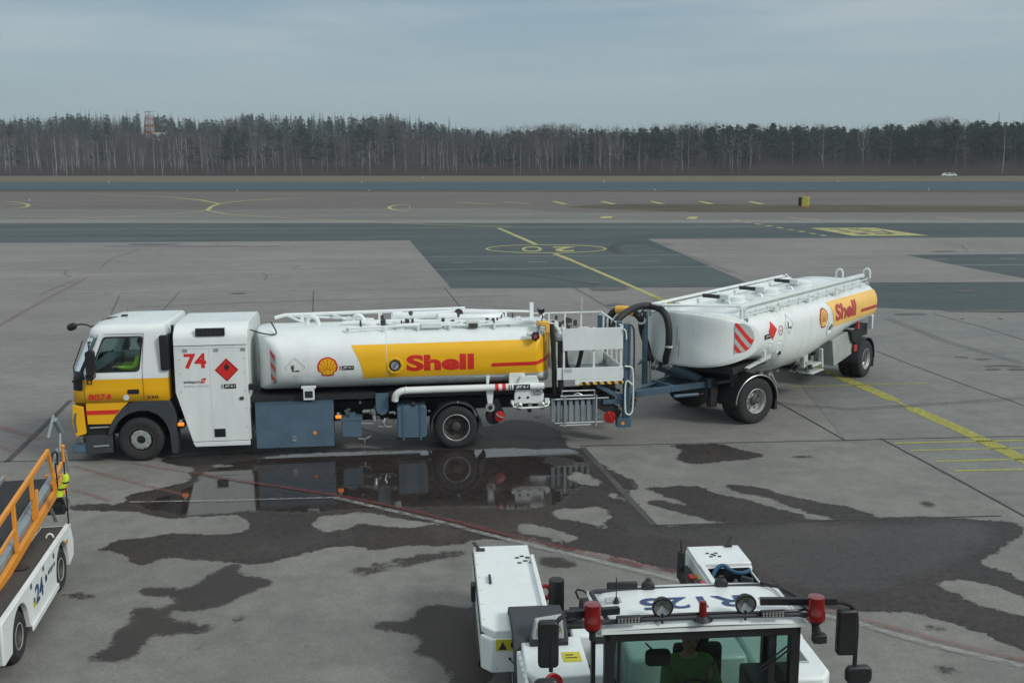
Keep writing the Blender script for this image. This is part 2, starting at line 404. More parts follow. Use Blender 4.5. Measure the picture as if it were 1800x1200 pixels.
# ------------------------------------------------------------------ wheels
def wheel(parent, c, r, wd, kind='plain', out=-1, T=None, rim_r=.295, name='wheel'):
    "c: centre of the outer face; out: direction of the outer face along y"
    wl = empty(name, (0, 0, 0), 0, parent)
    ax = Vector((0, -out, 0))
    b = MB(T); g = .012
    prof = [(rim_r * .97, .03), (rim_r, .012), (rim_r + .03, .0), (r * .80, -.012), (r - .05, .0), (r - .018, .022), (r, .05)]
    k = 4
    for i in range(k):
        a0 = .05 + (wd - .1) * (i + .42) / k; a1 = a0 + .012
        if i < k: prof += [(r, a0), (r - g, a0 + .001), (r - g, a1), (r, a1 + .001)]
    prof += [(r, wd - .05), (r - .018, wd - .022), (r - .05, wd), (r * .8, wd + .012), (rim_r + .03, wd), (rim_r, wd - .012), (rim_r * .97, wd - .03)]
    b.lathe(prof, c, ax, 48, cap=False)
    b.build('tyre', M['tyre'], wl, smooth=28)
    b = MB(T)
    if kind == 'front':
        b.lathe([(rim_r + .004, .004), (rim_r - .012, .0), (rim_r - .022, .03), (rim_r - .03, .10)], c, ax, 40, 1, cap=False)
        pr = []
        n = 40; rr = rim_r - .055
        cc = Vector(c)
        # scalloped bright disc
        ring = [];
        for i in range(n):
            a = 2 * math.pi * i / n; q = rr * (1 - .045 * max(0, math.cos(a * 10)))
            ring.append((q * math.cos(a), q * math.sin(a)))
        def disc(dist, k_): return [(cc.x + x * k_, cc.y - out * dist, cc.z + z * k_) for x, z in ring]
        vs = disc(.10, 1.0) + disc(.045, .97) + disc(.025, .62) + disc(.03, .42) + disc(.10, .38)
        fs = [(j * n + i, j * n + (i + 1) % n, (j + 1) * n + (i + 1) % n, (j + 1) * n + i) for j in range(4) for i in range(n)]
        b.add(vs, fs, 0)
        b.lathe([(rim_r - .03, .11), (.0, .11)], c, ax, 24, 2, cap=False)
        b.lathe([(.075, .09), (.07, .05), (.0, .045)], c, ax, 20, 2, cap=False)
        for i in range(10):
            a = 2 * math.pi * (i + .5) / 10; p = cc + Vector((rr * .78 * math.cos(a), 0, rr * .78 * math.sin(a)))
            b.cyl(p + ax * .05, p + ax * .012, .017, 8, 3)
        b.build('rim', [M['rim'], M['rimdark'], M['black'], M['alu']], wl)
    else:
        fl = M['rim'] if kind == 'bright' else M['rimdark']
        b.lathe([(rim_r + .006, .004), (rim_r - .006, -.002), (rim_r - .016, .006)], c, ax, 40, 1, cap=False)
        b.lathe([(rim_r - .016, .006), (rim_r - .03, .04), (rim_r - .045, .055), (rim_r - .05, .13), (rim_r - .07, .15), (.17, .155), (.12, .135), (.115, .10)], c, ax, 40, 0, cap=False)
        b.lathe([(.115, .10), (.10, .07), (.06, .05), (.0, .048)], c, ax, 20, 2, cap=False)
        cc = Vector(c)
        for i in range(8):
            a = 2 * math.pi * (i + .5) / 8
            p = cc + Vector((.215 * math.cos(a), 0, .215 * math.sin(a)))
            b.lathe([(.03, .149), (.0, .148)], p, ax, 10, 3, cap=False)
            p = cc + Vector((.145 * math.cos(a), 0, .145 * math.sin(a)))
            b.cyl(p + ax * .15, p + ax * .115, .014, 6, 2)
        b.build('rim', [fl, M['rim'], M['rimdark'], M['black']], wl)
    return wl

# ------------------------------------------------------------------ tank body with bowed ends
class Tank:
    def __init__(t, s0, s1, vc, a, zc, bu, bl, bow0, bow1, n=2.6, blf=None, edge=.1, be=2.6):
        t.__dict__.update(locals())
    def bl_(t, s): return t.blf(s) if t.blf else t.bl
    def bowf(t, v, depth): return depth * min(1.0, abs(v - t.vc) / t.a) ** t.be
    def V(t, s, z, off=.004, side=-1):
        "y of the surface at (s, z), near side; follows the bowed ends"
        b = t.bu if z > t.zc else t.bl_(s)
        q = max(0.0, 1 - min(1.0, abs(z - t.zc) / b) ** t.n) ** (1 / t.n)
        k = q
        d0 = s - t.s0
        if d0 < t.bow0: k = min(k, max(0, d0 / t.bow0) ** (1 / t.be))
        d1 = t.s1 - s
        if d1 < t.bow1: k = min(k, max(0, d1 / t.bow1) ** (1 / t.be))
        return t.vc + side * (t.a * k + off)
    def build(t, name, m_, parent, NS=56):
        n = NS; b = MB()
        def ring(s, k, w0, w1, kz=None):
            kz = kz or k; o = []
            for i in range(n):
                an = 2 * math.pi * i / n; c, q = math.cos(an), math.sin(an)
                y = t.a * k * math.copysign(abs(c) ** (2 / t.n), c)
                zz = math.copysign(abs(q) ** (2 / t.n), q) * kz * (t.bu if q > 0 else t.bl_(s))
                # w: how much of the bow is applied at this ring
                sx = s + w0 * t.bowf(t.vc + y, t.bow0) - w1 * t.bowf(t.vc + y, t.bow1)
                o.append((sx, t.vc + y, t.zc + zz))
            return o
        L = t.s1 - t.s0; R_ = []
        for k in (.02, .25, .5, .75, .9): R_.append(ring(t.s0, k, 1, 0))
        R_.append(ring(t.s0 + .012, .955, 1, 0)); R_.append(ring(t.s0 + .05, .985, 1, 0)); R_.append(ring(t.s0 + t.edge, 1, 1, 0))
        m0 = t.s0 + t.bow0 * 1.05; m1 = t.s1 - t.bow1 * 1.05
        for f_ in (.35, .7): 
            R_.append(ring(t.s0 + t.edge + (m0 + .15 - t.s0 - t.edge) * f_, 1, 1 - f_, 0))
        N = 26
        for i in range(N + 1): R_.append(ring(m0 + .15 + (m1 - m0 - .3) * i / N, 1, 0, 0))
        for f_ in (.7, .35): R_.append(ring(t.s1 - t.edge - (t.s1 - t.edge - m1 + .15) * f_, 1, 0, 1 - f_))
        R_.append(ring(t.s1 - t.edge, 1, 0, 1)); R_.append(ring(t.s1 - .05, .985, 0, 1)); R_.append(ring(t.s1 - .012, .955, 0, 1))
        for k in (.9, .75, .5, .25, .02): R_.append(ring(t.s1, k, 0, 1))
        vs = [p for r_ in R_ for p in r_]; fs = []
        for j in range(len(R_) - 1):
            for i in range(n): fs.append((j * n + i, (j + 1) * n + i, (j + 1) * n + (i + 1) % n, j * n + (i + 1) % n))
        fs += [tuple(range(n)), tuple((len(R_) - 1) * n + i for i in reversed(range(n)))]
        b.add(vs, fs); return b.build(name, m_, parent, smooth=50)

def pecten(cx, cz, r):
    "scallop badge: outline loop, inner loop, ribs"
    def outline(k):
        o = []
        n = 42
        for i in range(n + 1):
            a = R(-28 + 236 * i / n); q = r * k * (1 + .028 * abs(math.cos(a * 4.2)))
            o.append((cx + q * math.cos(a), cz + q * .98 * math.sin(a)))
        base = [(-.55, -.62), (-.62, -.66), (-.58, -.92), (-.22, -.95), (0, -1.0), (.22, -.95), (.58, -.92), (.62, -.66), (.55, -.62)]
        return o + [(cx + x * r * k, cz + z * r * (k if z > -.8 else k * 1.0)) for x, z in base]
    ribs = []
    for i in range(7):
        a = R(30 + 120 * i / 6); px, pz = cx, cz - .55 * r
        d = (math.cos(a), math.sin(a)); L = r * (1.30 if 1 <= i <= 5 else 1.05)
        if i in (0, 6): L = r * 1.05
        nx, nz_ = -d[1] * r * .022, d[0] * r * .022
        ribs.append([(px + d[0] * .25 * r - nx, pz + d[1] * .25 * r - nz_), (px + d[0] * L - nx * 1.6, pz + d[1] * L - nz_ * 1.6), (px + d[0] * L + nx * 1.6, pz + d[1] * L + nz_ * 1.6), (px + d[0] * .25 * r + nx, pz + d[1] * .25 * r + nz_)])
    return outline(1.0), outline(.84), ribs

# ================================================================== FUEL TRUCK
def build_truck():
    t = empty('fuel_truck', (-7.954, 21.219, 0), R(7.21))
    tag(t, 'yellow and white fuel tanker truck numbered 74 standing on the wet apron', 'tanker truck')
    FV = 2.39                                   # far side
    FAR = lambda v: FV - v
    # ---- chassis
    b = MB()
    for v in (.80, 1.55): b.box(.55, 10.4, v, v + .08, .72, .98)
    for s in (.7, 2.2, 3.6, 5.0, 6.1, 7.4, 8.6, 9.6, 10.3): b.box(s, s + .09, .88, 1.55, .76, .94)
    b.box(-1.15, .55, .82, .90, .62, .85); b.box(-1.15, .55, 1.5, 1.58, .62, .85)
    b.box(-.95, .6, .75, 1.65, .45, 1.28); b.box(2.3, 8.6, .15, 2.25, 1.18, 1.30)
    b.box(2.4, 6.0, .95, 1.5, .5, .75); b.box(1.0, 2.3, .35, 2.1, .5, 2.4)
    b.cyl((0, .3, .48), (0, 2.1, .48), .07); b.cyl((6.8, .5, .49), (6.8, 1.9, .49), .1); b.lathe([(.05, -.2), (.2, -.1), (.2, .1), (.05, .2)], (6.8, 1.2, .49), (0, 1, 0), 16)
    b.cyl((1.2, 1.2, .6), (6.7, 1.2, .52), .05)
    b.build('chassis', M['dark'], t, .006)
    # ---- wheels
    wheel(t, (0, -.005, .475), .475, .29, 'front', rim_r=.275)
    wheel(t, (0, FV, .475), .475, .29, 'front', 1, rim_r=.275)
    wheel(t, (6.76, 0, .49), .49, .27, 'dark', rim_r=.300); wheel(t, (6.76, .32, .49), .49, .27, 'dark')
    wheel(t, (6.76, FV, .49), .49, .27, 'dark', 1); wheel(t, (6.76, FV - .32, .49), .49, .27, 'dark', 1)
    # ---- cab shell on a grid, leaving window cells open
    def Ff(z): return float(np.interp(z, [.6, 1.24, 1.95, 2.80], [-1.30, -1.345, -1.31, -.93]))
    def side(z): return -.035 + .07 * max(0, (z - 2.0) / .8)
    rc = .24
    def plan(z):
        f = Ff(z); v0 = side(z); v1 = FV + .035 * 1 - (v0 + .035) ; pts = []
        k = (.64 - (f + rc)) / (.64 - (Ff(2.0) + rc))
        for s in (.64, .14, .055, -.88, -1.0): pts.append((.64 - (.64 - s) * k, v0))
        for a in (0, 22, 45, 67, 90): pts.append((f + rc - rc * math.sin(R(a)), v0 + rc - rc * math.cos(R(a))))
        bow = .07
        for q in (.2, .4, .6, .8): pts.append((f - bow * math.sin(math.pi * q), v0 + rc + (v1 - v0 - 2 * rc) * q))
        near = pts[:10]
        for s, v in reversed(near): pts.append((s, v0 + v1 - v))
        return pts
    Z = [1.34, 1.60, 1.83, 2.01, 2.70, 2.80]
    b = MB(); gl = MB(); P = [plan(z) for z in Z]; n = len(P[0])
    for zi, z in enumerate(Z):
        for s, v in P[zi]: b.v.append((s, v, z))
    for zi in range(len(Z) - 1):
        for i in range(n - 1):
            win = zi == 3 and (i == 2 or i == n - 4 or (5 <= i <= n - 7))
            f = (zi * n + i, zi * n + i + 1, (zi + 1) * n + i + 1, (zi + 1) * n + i)
            if win: continue
            b.f.append(f)
            front = 5 <= i <= n - 7
            b.mi.append(2 if front and zi in (1, 2) else (0 if zi < 2 else 1))
        # back wall
        f = (zi * n + n - 1, zi * n, (zi + 1) * n, (zi + 1) * n + n - 1)
        if zi != 3: b.f.append(f); b.mi.append(0 if zi < 2 else 1)
    # back wall at window height, and the roof
    i0, i1, i2, i3 = 3 * n, 3 * n + n - 1, 4 * n + n - 1, 4 * n
    b.f.append((i1, i0, i3, i2)); b.mi.append(1)
    base = (len(Z) - 1) * n; prev = base
    for dz, ins in ((.05, .012), (.10, .045), (.135, .12), (.15, .30)):
        cur = len(b.v); cx, cv = -.05, FV / 2
        for s, v in P[-1]:
            ds = max(-1, min(1, (s - cx) / .9)); dv = max(-1, min(1, (v - cv) / 1.2))
            b.v.append((s - ins * ds * (1.6 if s < -.4 else .5), v - ins * dv, 2.80 + dz))
        for i in range(n - 1): b.f.append((prev + i, prev + i + 1, cur + i + 1, cur + i)); b.mi.append(1)
        b.f.append((prev + n - 1, prev, cur, cur + n - 1)); b.mi.append(1); prev = cur
    b.f.append(tuple(range(prev, prev + n))); b.mi.append(1)
    body = b.build('cab', [M['yellow'], M['white'], M['black']], t, solid=.03, smooth=40)
    for nm, cells in (('side_window', [2]), ('side_window', [n - 4]), ('windscreen', range(5, n - 6))):
        g = MB()
        for i in cells:
            q = [(3, i), (3, i + 1), (4, i + 1), (4, i)]
            g.add([(P[a][c_][0], P[a][c_][1], Z[a]) for a, c_ in q], [(0, 1, 2, 3)])
        g.build(nm, M['glass'], body)
    # rubber gasket with rounded corners round each side window
    for sgn in (0, 1):
        g = MB()
        def wf(x, y, sgn=sgn):
            z = 1.985 + y * .745; k = (.64 - (Ff(z) + rc)) / (.64 - (Ff(2.0) + rc))
            s = .64 - (.64 - (.085 - x * 1.0)) * k; v = side(z) - .022
            return (s, FAR(v) if sgn else v, z)
        g.sheet(shape2d([rrect(0, 1, 0, 1, .08), rrect(.035, .965, .045, .955, .09)]), wf)
        g.build('window_gasket', M['black'], body, solid=.012)
    # door seam lines
    g = MB()
    for sgn in (0, 1):
        def q(s, z, o=-.004):
            v = side(z) - .016 + o
            return (s, FAR(v) if sgn else v, z)
        def ln(a, b_, w_=.007):
            g.bar(q(*a), q(*b_), w_, .004, 0, (0, 1, 0))
        ln((.14, 1.36), (.14, 2.0)); ln((.14, 2.0), (.20, 2.78)); ln((.20, 2.78), (-.60, 2.78)); ln((-1.06, 1.36), (-1.06, 1.99)); ln((-1.06, 1.99), (-.72, 2.78))
    g.build('door_seam', M['black'], body)
    # lower cab: door skirt, lamp corner, steps, bumper
    for nm, lo in (('near', 0), ('far', 1)):
        fn = lambda x, z, y, lo=lo: (x, FAR(y) if lo else y, z)
        b = MB(); b.prism([(-1.06, 1.35), (-.16, 1.35), (-.34, 1.18), (-.47, 1.03), (-.58, .86), (-1.05, .87)], fn, -.03, .10)
        b.build('door_skirt', M['yellow'], body, .006)
        b = MB(); b.prism([(-1.06, 1.165), (-.37, 1.165), (-.455, 1.075), (-1.06, 1.075)], fn, -.036, -.03); b.build('red_stripe', M['red'], body)
        b = MB(); b.prism([(-1.33, 1.30), (-1.12, 1.24), (-1.10, .66), (-1.30, .60), (-1.37, .9)], fn, -.02, .34); b.build('lamp_surround', M['yellow'], body, .015)
        b = MB(); b.prism([(-1.30, 1.12), (-1.345, .95), (-1.31, .70), (-1.27, .70), (-1.285, .95), (-1.255, 1.12)], fn, -.026, .26); b.build('headlight', M['lens'], body, .004)
        b = MB(); b.prism([(-1.31, .595), (-1.17, .61), (-1.16, .46), (-1.31, .46)], fn, -.02, .2); b.build('fog_light', M['lens'], body, .01)
        b = MB(); b.prism([(-1.07, .86), (-.58, .86), (-.60, .22), (-1.10, .24)], fn, .03, .3, 0)
        b.prism([(-1.12, .62), (-.57, .62), (-.57, .24), (-1.12, .22)], fn, -.02, .03, 1)
        b.prism([(-1.02, .80), (-.62, .81), (-.62, .785), (-1.02, .775)], fn, -.035, .03, 2)
        b.prism([(-.97, .40), (-.65, .41), (-.65, .375), (-.97, .365)], fn, -.04, .02, 2)
        b.build('step', [M['black'], M['arch'], M['alu']], body, .006)
        b = MB(); arch = [(.64, 1.34), (.11, 1.355), (-.16, 1.31), (-.34, 1.18), (-.47, 1.03), (-.59, .84), (-.66, .62), (-.585, .62), (-.50, .80), (-.38, .95), (-.22, 1.06), (0, 1.125), (.20, 1.12), (.38, 1.04), (.50, .92), (.585, .75), (.62, .62), (.64, .17), (.76, .17), (.77, .93), (.73, 1.15)]
        b.prism(arch, fn, -.045, .36); b.build('wheel_arch', M['arch'], body, .01)
        b = MB(); b.prism(rrect(-.19, .05, 1.50, 1.60, .02), fn, -.06, -.03); b.build('door_handle', M['black'], body)
        # mirror assembly
        b = MB(); b.prism(rrect(-.90, -.74, 2.0, 2.50, .06), fn, -.40, -.22, 0)
        b.prism(rrect(-.93, -.77, 1.88, 2.02, .04), fn, -.36, -.16, 0)
        b.tube([fn(-.88, 2.62, .0), fn(-.86, 2.66, -.2), fn(-.83, 2.5, -.3)], .022, 8)
        b.tube([fn(-.98, 1.90, .0), fn(-.95, 1.78, -.2), fn(-.84, 1.78, -.28), fn(-.83, 1.95, -.28)], .016, 8)
        b.build('mirror', M['black'], body, .01)
        # lower wiper cover / indicator
        b = MB(); b.prism([(-1.30, 1.82), (-1.12, 1.90), (-1.06, 2.05), (-1.02, 1.84), (-1.28, 1.78)], fn, -.06, .05); b.build('pillar_trim', M['black'], body, .01)
    b = MB(); b.box(-1.42, -1.1, .0, FV, .24, .47, 0, (.03, 0, .02, -.02)); b.build('bumper', M['bluegrey'], t, .03)
    b = MB(); b.box(-1.38, -1.12, .34, FV - .34, .47, 1.34, 0); b.box(-1.395, -1.38, .5, FV - .5, .6, 1.2, 0)
    b.build('grille', M['black'], t, .01)
    # wipers and front arms
    b = MB(); b.tube([(-1.40, .5, 1.86), (-1.46, .7, 1.98), (-1.30, .95, 2.5)], .012, 6); b.tube([(-1.40, 1.3, 1.86), (-1.47, 1.5, 1.98), (-1.31, 1.7, 2.45)], .012, 6)
    
    b.build('wiper', M['black'], t)
    b = MB(); b.tube([(-.62, 1.35, 2.95), (-.80, 1.0, 2.98), (-1.02, .85, 2.80), (-1.22, .82, 2.90), (-1.42, .80, 2.86)], .018, 8, smooth=1)
    b.lathe([(.02, -.14), (.075, -.10), (.085, 0), (.06, .06)], (-1.48, .80, 2.83), (-.9, 0, -.35), 14)
    b.build('front_mirror', M['black'], t)
    b = MB(); b.box(-.55, -.42, 1.3, 1.44, 2.93, 3.0); b.build('roof_marker', M['black'], t, .02)
    b = MB(); b.cyl((-.30, .75, 2.9), (-.26, .75, 3.25), .002, 4); b.build('antenna', M['black'], t)
    # cab inside
    b = MB(); b.box(-1.15, .6, .05, FV - .05, 1.30, 1.42); b.box(-1.14, -.82, .08, FV - .08, 1.42, 2.0, 0, (0, .06, 0, 0))
    b.box(.30, .58, .35, 2.0, 1.42, 2.15); b.build('dashboard', M['black'], t, .03)
    for v in (.55, 1.75):
        b = MB(); b.box(-.28, .26, v - .25, v + .25, 1.42, 1.75); b.box(.16, .34, v - .25, v + .25, 1.72, 2.32, 0, (.1, .1, .03, -.03)); b.box(.28, .38, v - .13, v + .13, 2.35, 2.52)
        b.build('seat', M['cloth'], t, .04)
    b = MB(); b.tube([( -.62 + .10 * math.sin(a_), .55 + .22 * math.cos(a_), 1.98 + .20 * math.sin(a_)) for a_ in [i * math.pi / 12 for i in range(24)]], .014, 8, closed=True); b.cyl((-.80, .55, 1.8), (-.62, .55, 1.98), .03)
    b.build('steering_wheel', M['black'], t)
    b = MB(); b.prism(rrect(.53, .70, 2.0, 2.74, .03), XZ, -.10, .30)
    for i in range(12): b.box(.545, .685, -.108, -.10, 2.05 + i * .054, 2.075 + i * .054)
    b.build('air_intake', M['black'], t, .02)
    b = MB(); b.tube([(.74, .3, 2.9), (.70, .4, 2.4), (.74, .3, 1.6)], .03, 8); b.box(.66, .80, .3, .5, 1.0, 2.2); b.build('exhaust_stack', M['dark'], t)
    # decals on the cab
    b = MB(); b.sheet(shape2d(text='8074', bold=.022, fit=(-.985, -.52, 1.385, 1.525)), lambda x, y: (x, -.064, y + .02 * (x + .9) * .3)); b.build('fleet_number', M['red'], body)
    b = MB(); b.sheet(shape2d(text='330', bold=.02, fit=(.20, .44, 1.39, 1.455)), lambda x, y: (x, -.056, y)); b.build('power_badge', M['black_text'], body)
    b = MB(); b.sheet(shape2d([circ(-.22, 1.43, .06)]), lambda x, y: (x, -.056, y), 0); b.sheet(shape2d([circ(-.22, 1.43, .048), circ(-.22, 1.43, .036)]), lambda x, y: (x, -.058, y), 1); b.box(-.235, -.205, -.06, -.058, 1.42, 1.44, 1)
    b.build('round_sticker', [M['white'], M['grey_text']], body)
    b = MB(); b.sheet(shape2d([rrect(-.35, .05, 0, .05, .01)]), lambda x, y: (x, .25 + y * 3, 2.948 + .002), 0); b.build('roof_stripe', M['red_dull'], body)
    # ---- pump cabin (white box behind the cab)
    b = MB()
    prof = [(-.04, 2.50), (-.03, 2.62)] + [(.52 - .55 * math.cos(R(a)), 2.62 + .30 * math.sin(R(a))) for a in range(10, 91, 8)]
    prof = prof + [(FV - y, z) for y, z in reversed(prof)]
    b.prism(prof, lambda y, z, x: (x, y, z), .80, 2.33)
    rf = b.build('roof_hood', M['white'], t, .008, smooth=30)
    b = MB(); b.prism([(.80, 2.49), (2.31, 2.49), (2.29, .40), (1.09, .40), (.79, 1.49)], XZ, -.02, .06)
    b.prism([(1.09, .385), (2.29, .385), (2.29, .29), (1.14, .29)], XZ, -.035, .03)
    b.prism([(.80, 2.49), (2.31, 2.49), (2.29, .40), (1.09, .40), (.79, 1.49)], XZ, FV - .06, FV + .02)
    b.box(.80, .86, .06, FV - .06, 1.49, 2.49); b.box(2.25, 2.31, .06, FV - .06, .4, 2.49)
    cabn = b.build('pump_cabin', M['white_panel'], t, .006)
    b = MB()
    for s in (.98, 1.62, 2.18): b.box(s, s + .10, -.03, -.02, 2.36, 2.42)
    for s in (.88, 2.22):
        for z in (.7, 1.1, 1.5, 1.9, 2.2):
            if not (s < 1 and z < 1.5): b.cyl((s + .02, -.028, z), (s + .02, -.02, z), .012, 8)
    b.build('hinge', M['rim'], cabn)
    b = MB()
    for i in range(22):
        z = .46 + i * .093
        b.cyl((2.265, -.024, z), (2.265, -.02, z), .006, 6)
        if z > 1.5: b.cyl((.83, -.024, z), (.83, -.02, z), .006, 6)
    for i in range(14): b.cyl((.92 + i * .1, -.024, 2.455), (.92 + i * .1, -.02, 2.455), .006, 6)
    b.box(.80, 2.31, -.023, -.02, 2.425, 2.43); b.box(1.52, 1.524, -.0225, -.02, .42, 2.42); b.build('panel_rivets', M['grey_text'], cabn)
    b = MB(); b.box(2.12, 2.20, -.045, -.02, 1.30, 1.36); b.box(2.13, 2.19, -.05, -.045, 1.32, 1.34); b.build('door_latch', M['rimdark'], cabn)
    b = MB(); b.box(1.27, 1.87, -.052, .03, 2.70, 2.86, 0)
    for i in range(6): b.box(1.30 + i * .09, 1.37 + i * .09, -.06, -.052, 2.72, 2.84, 1)
    b.build('vent', [M['black'], M['dark_lens']], rf)
    b = MB(); b.box(1.55, 1.78, -.03, -.02, .49, .67); b.box(1.57, 1.76, -.038, -.03, .51, .57); b.build('plate_panel', M['black'], cabn)
    D = lambda x, y: (x, -.024, y)
    b = MB(); b.sheet(shape2d(text='74', bold=.035, fit=(1.0, 1.46, 2.0, 2.33)), D); b.build('number_lettering', M['red'], cabn)
    b = MB(); b.sheet(shape2d([[(1.87, 1.70), (2.12, 1.955), (1.87, 2.21), (1.62, 1.955)]]), D)
    fl = b.build('hazard_diamond', M['red'], cabn)
    b = MB(); b.sheet(shape2d([[(1.83, 1.97), (1.91, 1.97), (1.93, 2.03), (1.90, 2.05), (1.885, 2.12), (1.86, 2.06), (1.83, 2.07), (1.82, 2.02)]]), lambda x, y: (x, -.028, y)); b.sheet(shape2d([[(1.82, 1.945), (1.92, 1.945), (1.92, 1.957), (1.82, 1.957)]]), lambda x, y: (x, -.028, y))
    e_ = M['black_text']
    for p in ((1.87, 1.725, 2.095, 1.955), (2.095, 1.955, 1.87, 2.185), (1.87, 2.185, 1.645, 1.955), (1.645, 1.955, 1.87, 1.725)):
        b.bar((p[0], -.026, p[1]), (p[2], -.026, p[3]), .008, .002, 0, (0, 1, 0))
    b.build('flame_symbol', e_, fl)
    b = MB(); b.sheet(shape2d(text='swissport', bold=.02, fit=(.97, 1.31, 1.665, 1.745)), D); b.build('operator_lettering', M['black_text'], cabn)
    b = MB(); b.sheet(shape2d([[(1.31, 1.68), (1.39, 1.68), (1.44, 1.79), (1.35, 1.79)], circ(1.375, 1.735, .024), circ(1.375, 1.735, .012)]), D); b.build('operator_emblem', M['red'], cabn)
    b = MB(); b.sheet(shape2d(text='fueling services', bold=.004, fit=(.97, 1.48, 1.585, 1.65)), D); b.build('service_lettering', M['grey_text'], cabn)
    def jet(bm_, fn, x0, x1, z0, z1, p, par):
        q = MB(); wd = (x1 - x0)
        for k in (0, .07): q.sheet(shape2d([[(x0 + wd * k, z0), (x0 + wd * (k + .03), z0), (x0 + wd * (k + .03), z1), (x0 + wd * k, z1)]]), fn)
        q.sheet(shape2d([[(x0 + wd * .17, z0), (x1, z0), (x1, z1), (x0 + wd * .17, z1)]], cuty=[(z0 + z1) / 2]), fn)
        o = q.build(p, M['black_text'], par)
        q = MB(); h = z1 - z0
        fn2 = lambda x, y: tuple(a_ + c_ for a_, c_ in zip(fn(x, y), (0, -.003, 0)))
        q.sheet(shape2d(text='JET A-1', bold=.03, shear=.25, fit=(x0 + wd * .23, x1 - wd * .06, z0 + h * .22, z1 - h * .22)), fn2); q.build('label_lettering', M['white'], o)
    jet(None, D, 1.74, 2.05, 1.545, 1.645, 'fuel_label', cabn)
    # ---- tank
    TK = Tank(2.42, 8.98, FV / 2, FV / 2 + .02, 2.03, .67, .70, .52, .42, n=2.7)
    tk = TK.build('tank', M['white'], t)
    S = lambda off=.005: (lambda x, y: (x, TK.V(x, y, off), y))
    cy = grid(1.6, 2.65, .05)
    b = MB(); band = [(4.51, 2.40), (4.58, 2.26), (4.66, 2.11), (4.72, 1.93), (4.77, 1.665), (8.97, 1.665), (8.97, 2.56), (8.62, 2.47), (8.50, 2.42)]
    b.sheet(shape2d([band], cutx=grid(4.9, 8.5, .4) + grid(8.5, 8.97, .03), cuty=cy), S()); b.build('yellow_band', M['band'], tk)
    b = MB(); b.sheet(shape2d([[(7.56, 1.85), (8.5, 1.86), (8.97, 1.90), (8.97, 1.99), (8.5, 1.94), (7.56, 1.93)]], cutx=grid(8.5, 8.97, .03)), S(.009)); b.build('red_line', M['red'], tk)
    b = MB(); b.sheet(shape2d(text='Shell', bold=.045, fit=(5.69, 7.17, 1.80, 2.165), cuty=cy), S(.009)); b.build('brand_lettering', M['red'], tk)
    o1, o2, ribs = pecten(3.995, 1.955, .215)
    b = MB(); b.sheet(shape2d([o1], cuty=cy), S(.006), 0); b.sheet(shape2d([o2], cuty=cy), S(.010), 1)
    for r_ in ribs: b.sheet(shape2d([r_], cuty=cy), S(.013), 0)
    b.build('scallop_emblem', [M['red'], M['band']], tk)
    jet(None, S(.006), 4.25, 4.56, 1.875, 1.965, 'fuel_label', tk)
    b = MB(); dm = lambda k: [(3.30, 1.955 - .215 * k), (3.30 + .215 * k, 1.955), (3.30, 1.955 + .215 * k), (3.30 - .215 * k, 1.955)]
    b.sheet(shape2d([dm(1), dm(.965)]), S(.006)); b.sheet(shape2d([[(3.24, 1.87), (3.28, 1.87), (3.275, 1.95), (3.30, 2.0), (3.27, 1.98), (3.27, 2.05), (3.25, 1.98), (3.215, 2.03), (3.235, 1.96), (3.20, 1.95), (3.24, 1.93)], [(3.28, 1.865), (3.38, 1.865), (3.41, 1.88), (3.36, 1.90), (3.30, 1.885)]]), S(.006))
    b.build('environment_diamond', M['black_text'], tk)
    b = MB(); wc = [(2.80, 1.56), (2.865, 1.66), (2.885, 1.80), (2.885, 2.10), (2.85, 2.2), (2.80, 2.28)]
    b.sheet(shape2d([[(2.77, 1.55)] + wc + [(2.77, 2.29)]], cuty=cy, cutx=[2.8, 2.83, 2.86]), S(.006), 0)
    for z in (1.60, 1.86, 2.12): b.sheet(shape2d([[(2.775, z + .12), (2.88, z - .02), (2.88, z + .10), (2.775, z + .22)]], cutx=[2.8, 2.83, 2.86]), S(.012), 1)
    b.build('chevron_panel', [M['refl'], M['red']], tk)
    # gauge in its recess
    c = (5.44, TK.V(5.44, 1.94, 0), 1.94)
    b = MB(); b.lathe([(.185, .0), (.185, -.012), (.15, -.022), (.125, -.01)], c, (0, 1, 0), 32, 0, cap=False); b.lathe([(.125, -.014), (.118, -.028), (.09, -.028), (.088, -.014)], c, (0, 1, 0), 32, 1, cap=False)
    b.lathe([(.09, -.015), (.0, -.016)], c, (0, 1, 0), 32, 2, cap=False); b.bar((5.41, c[1] - .024, 1.89), (5.47, c[1] - .024, 2.0), .018, .004, 1, (0, 1, 0))
    for i in range(8):
        a = i * math.pi / 4; b.box(5.44 + .15 * math.cos(a) - .006, 5.44 + .15 * math.cos(a) + .006, c[1] - .03, c[1] - .02, 1.94 + .15 * math.sin(a) - .006, 1.94 + .15 * math.sin(a) + .006, 1)
    b.build('tank_gauge', [M['band'], M['black'], M['alu']], tk)
    b = MB()
    for s in (5.27,): 
        pts = [(s, TK.V(s, z, .003), z) for z in [1.37 + .05 * i for i in range(26)]]
        b.tube(pts, .006, 6)
    b.build('weld_seam', M['white_panel'], tk)
    # ---- roof gear of the tank
    b = MB(); zt = 2.70
    b.tube([(2.72, 2.0, 2.75), (2.95, 2.0, 2.81), (7.15, 2.0, 2.87)], .045, 8); b.tube([(3.0, 2.0, 2.80), (5.0, 2.0, 2.66)], .032, 8); b.tube([(6.6, 2.0, 2.86), (8.75, 2.0, 2.76)], .03, 8)
    for s in (3.3, 5.1, 6.6, 8.7): b.box(s, s + .09, 1.96, 2.02, 2.55, 2.82 if s < 8 else 2.98)
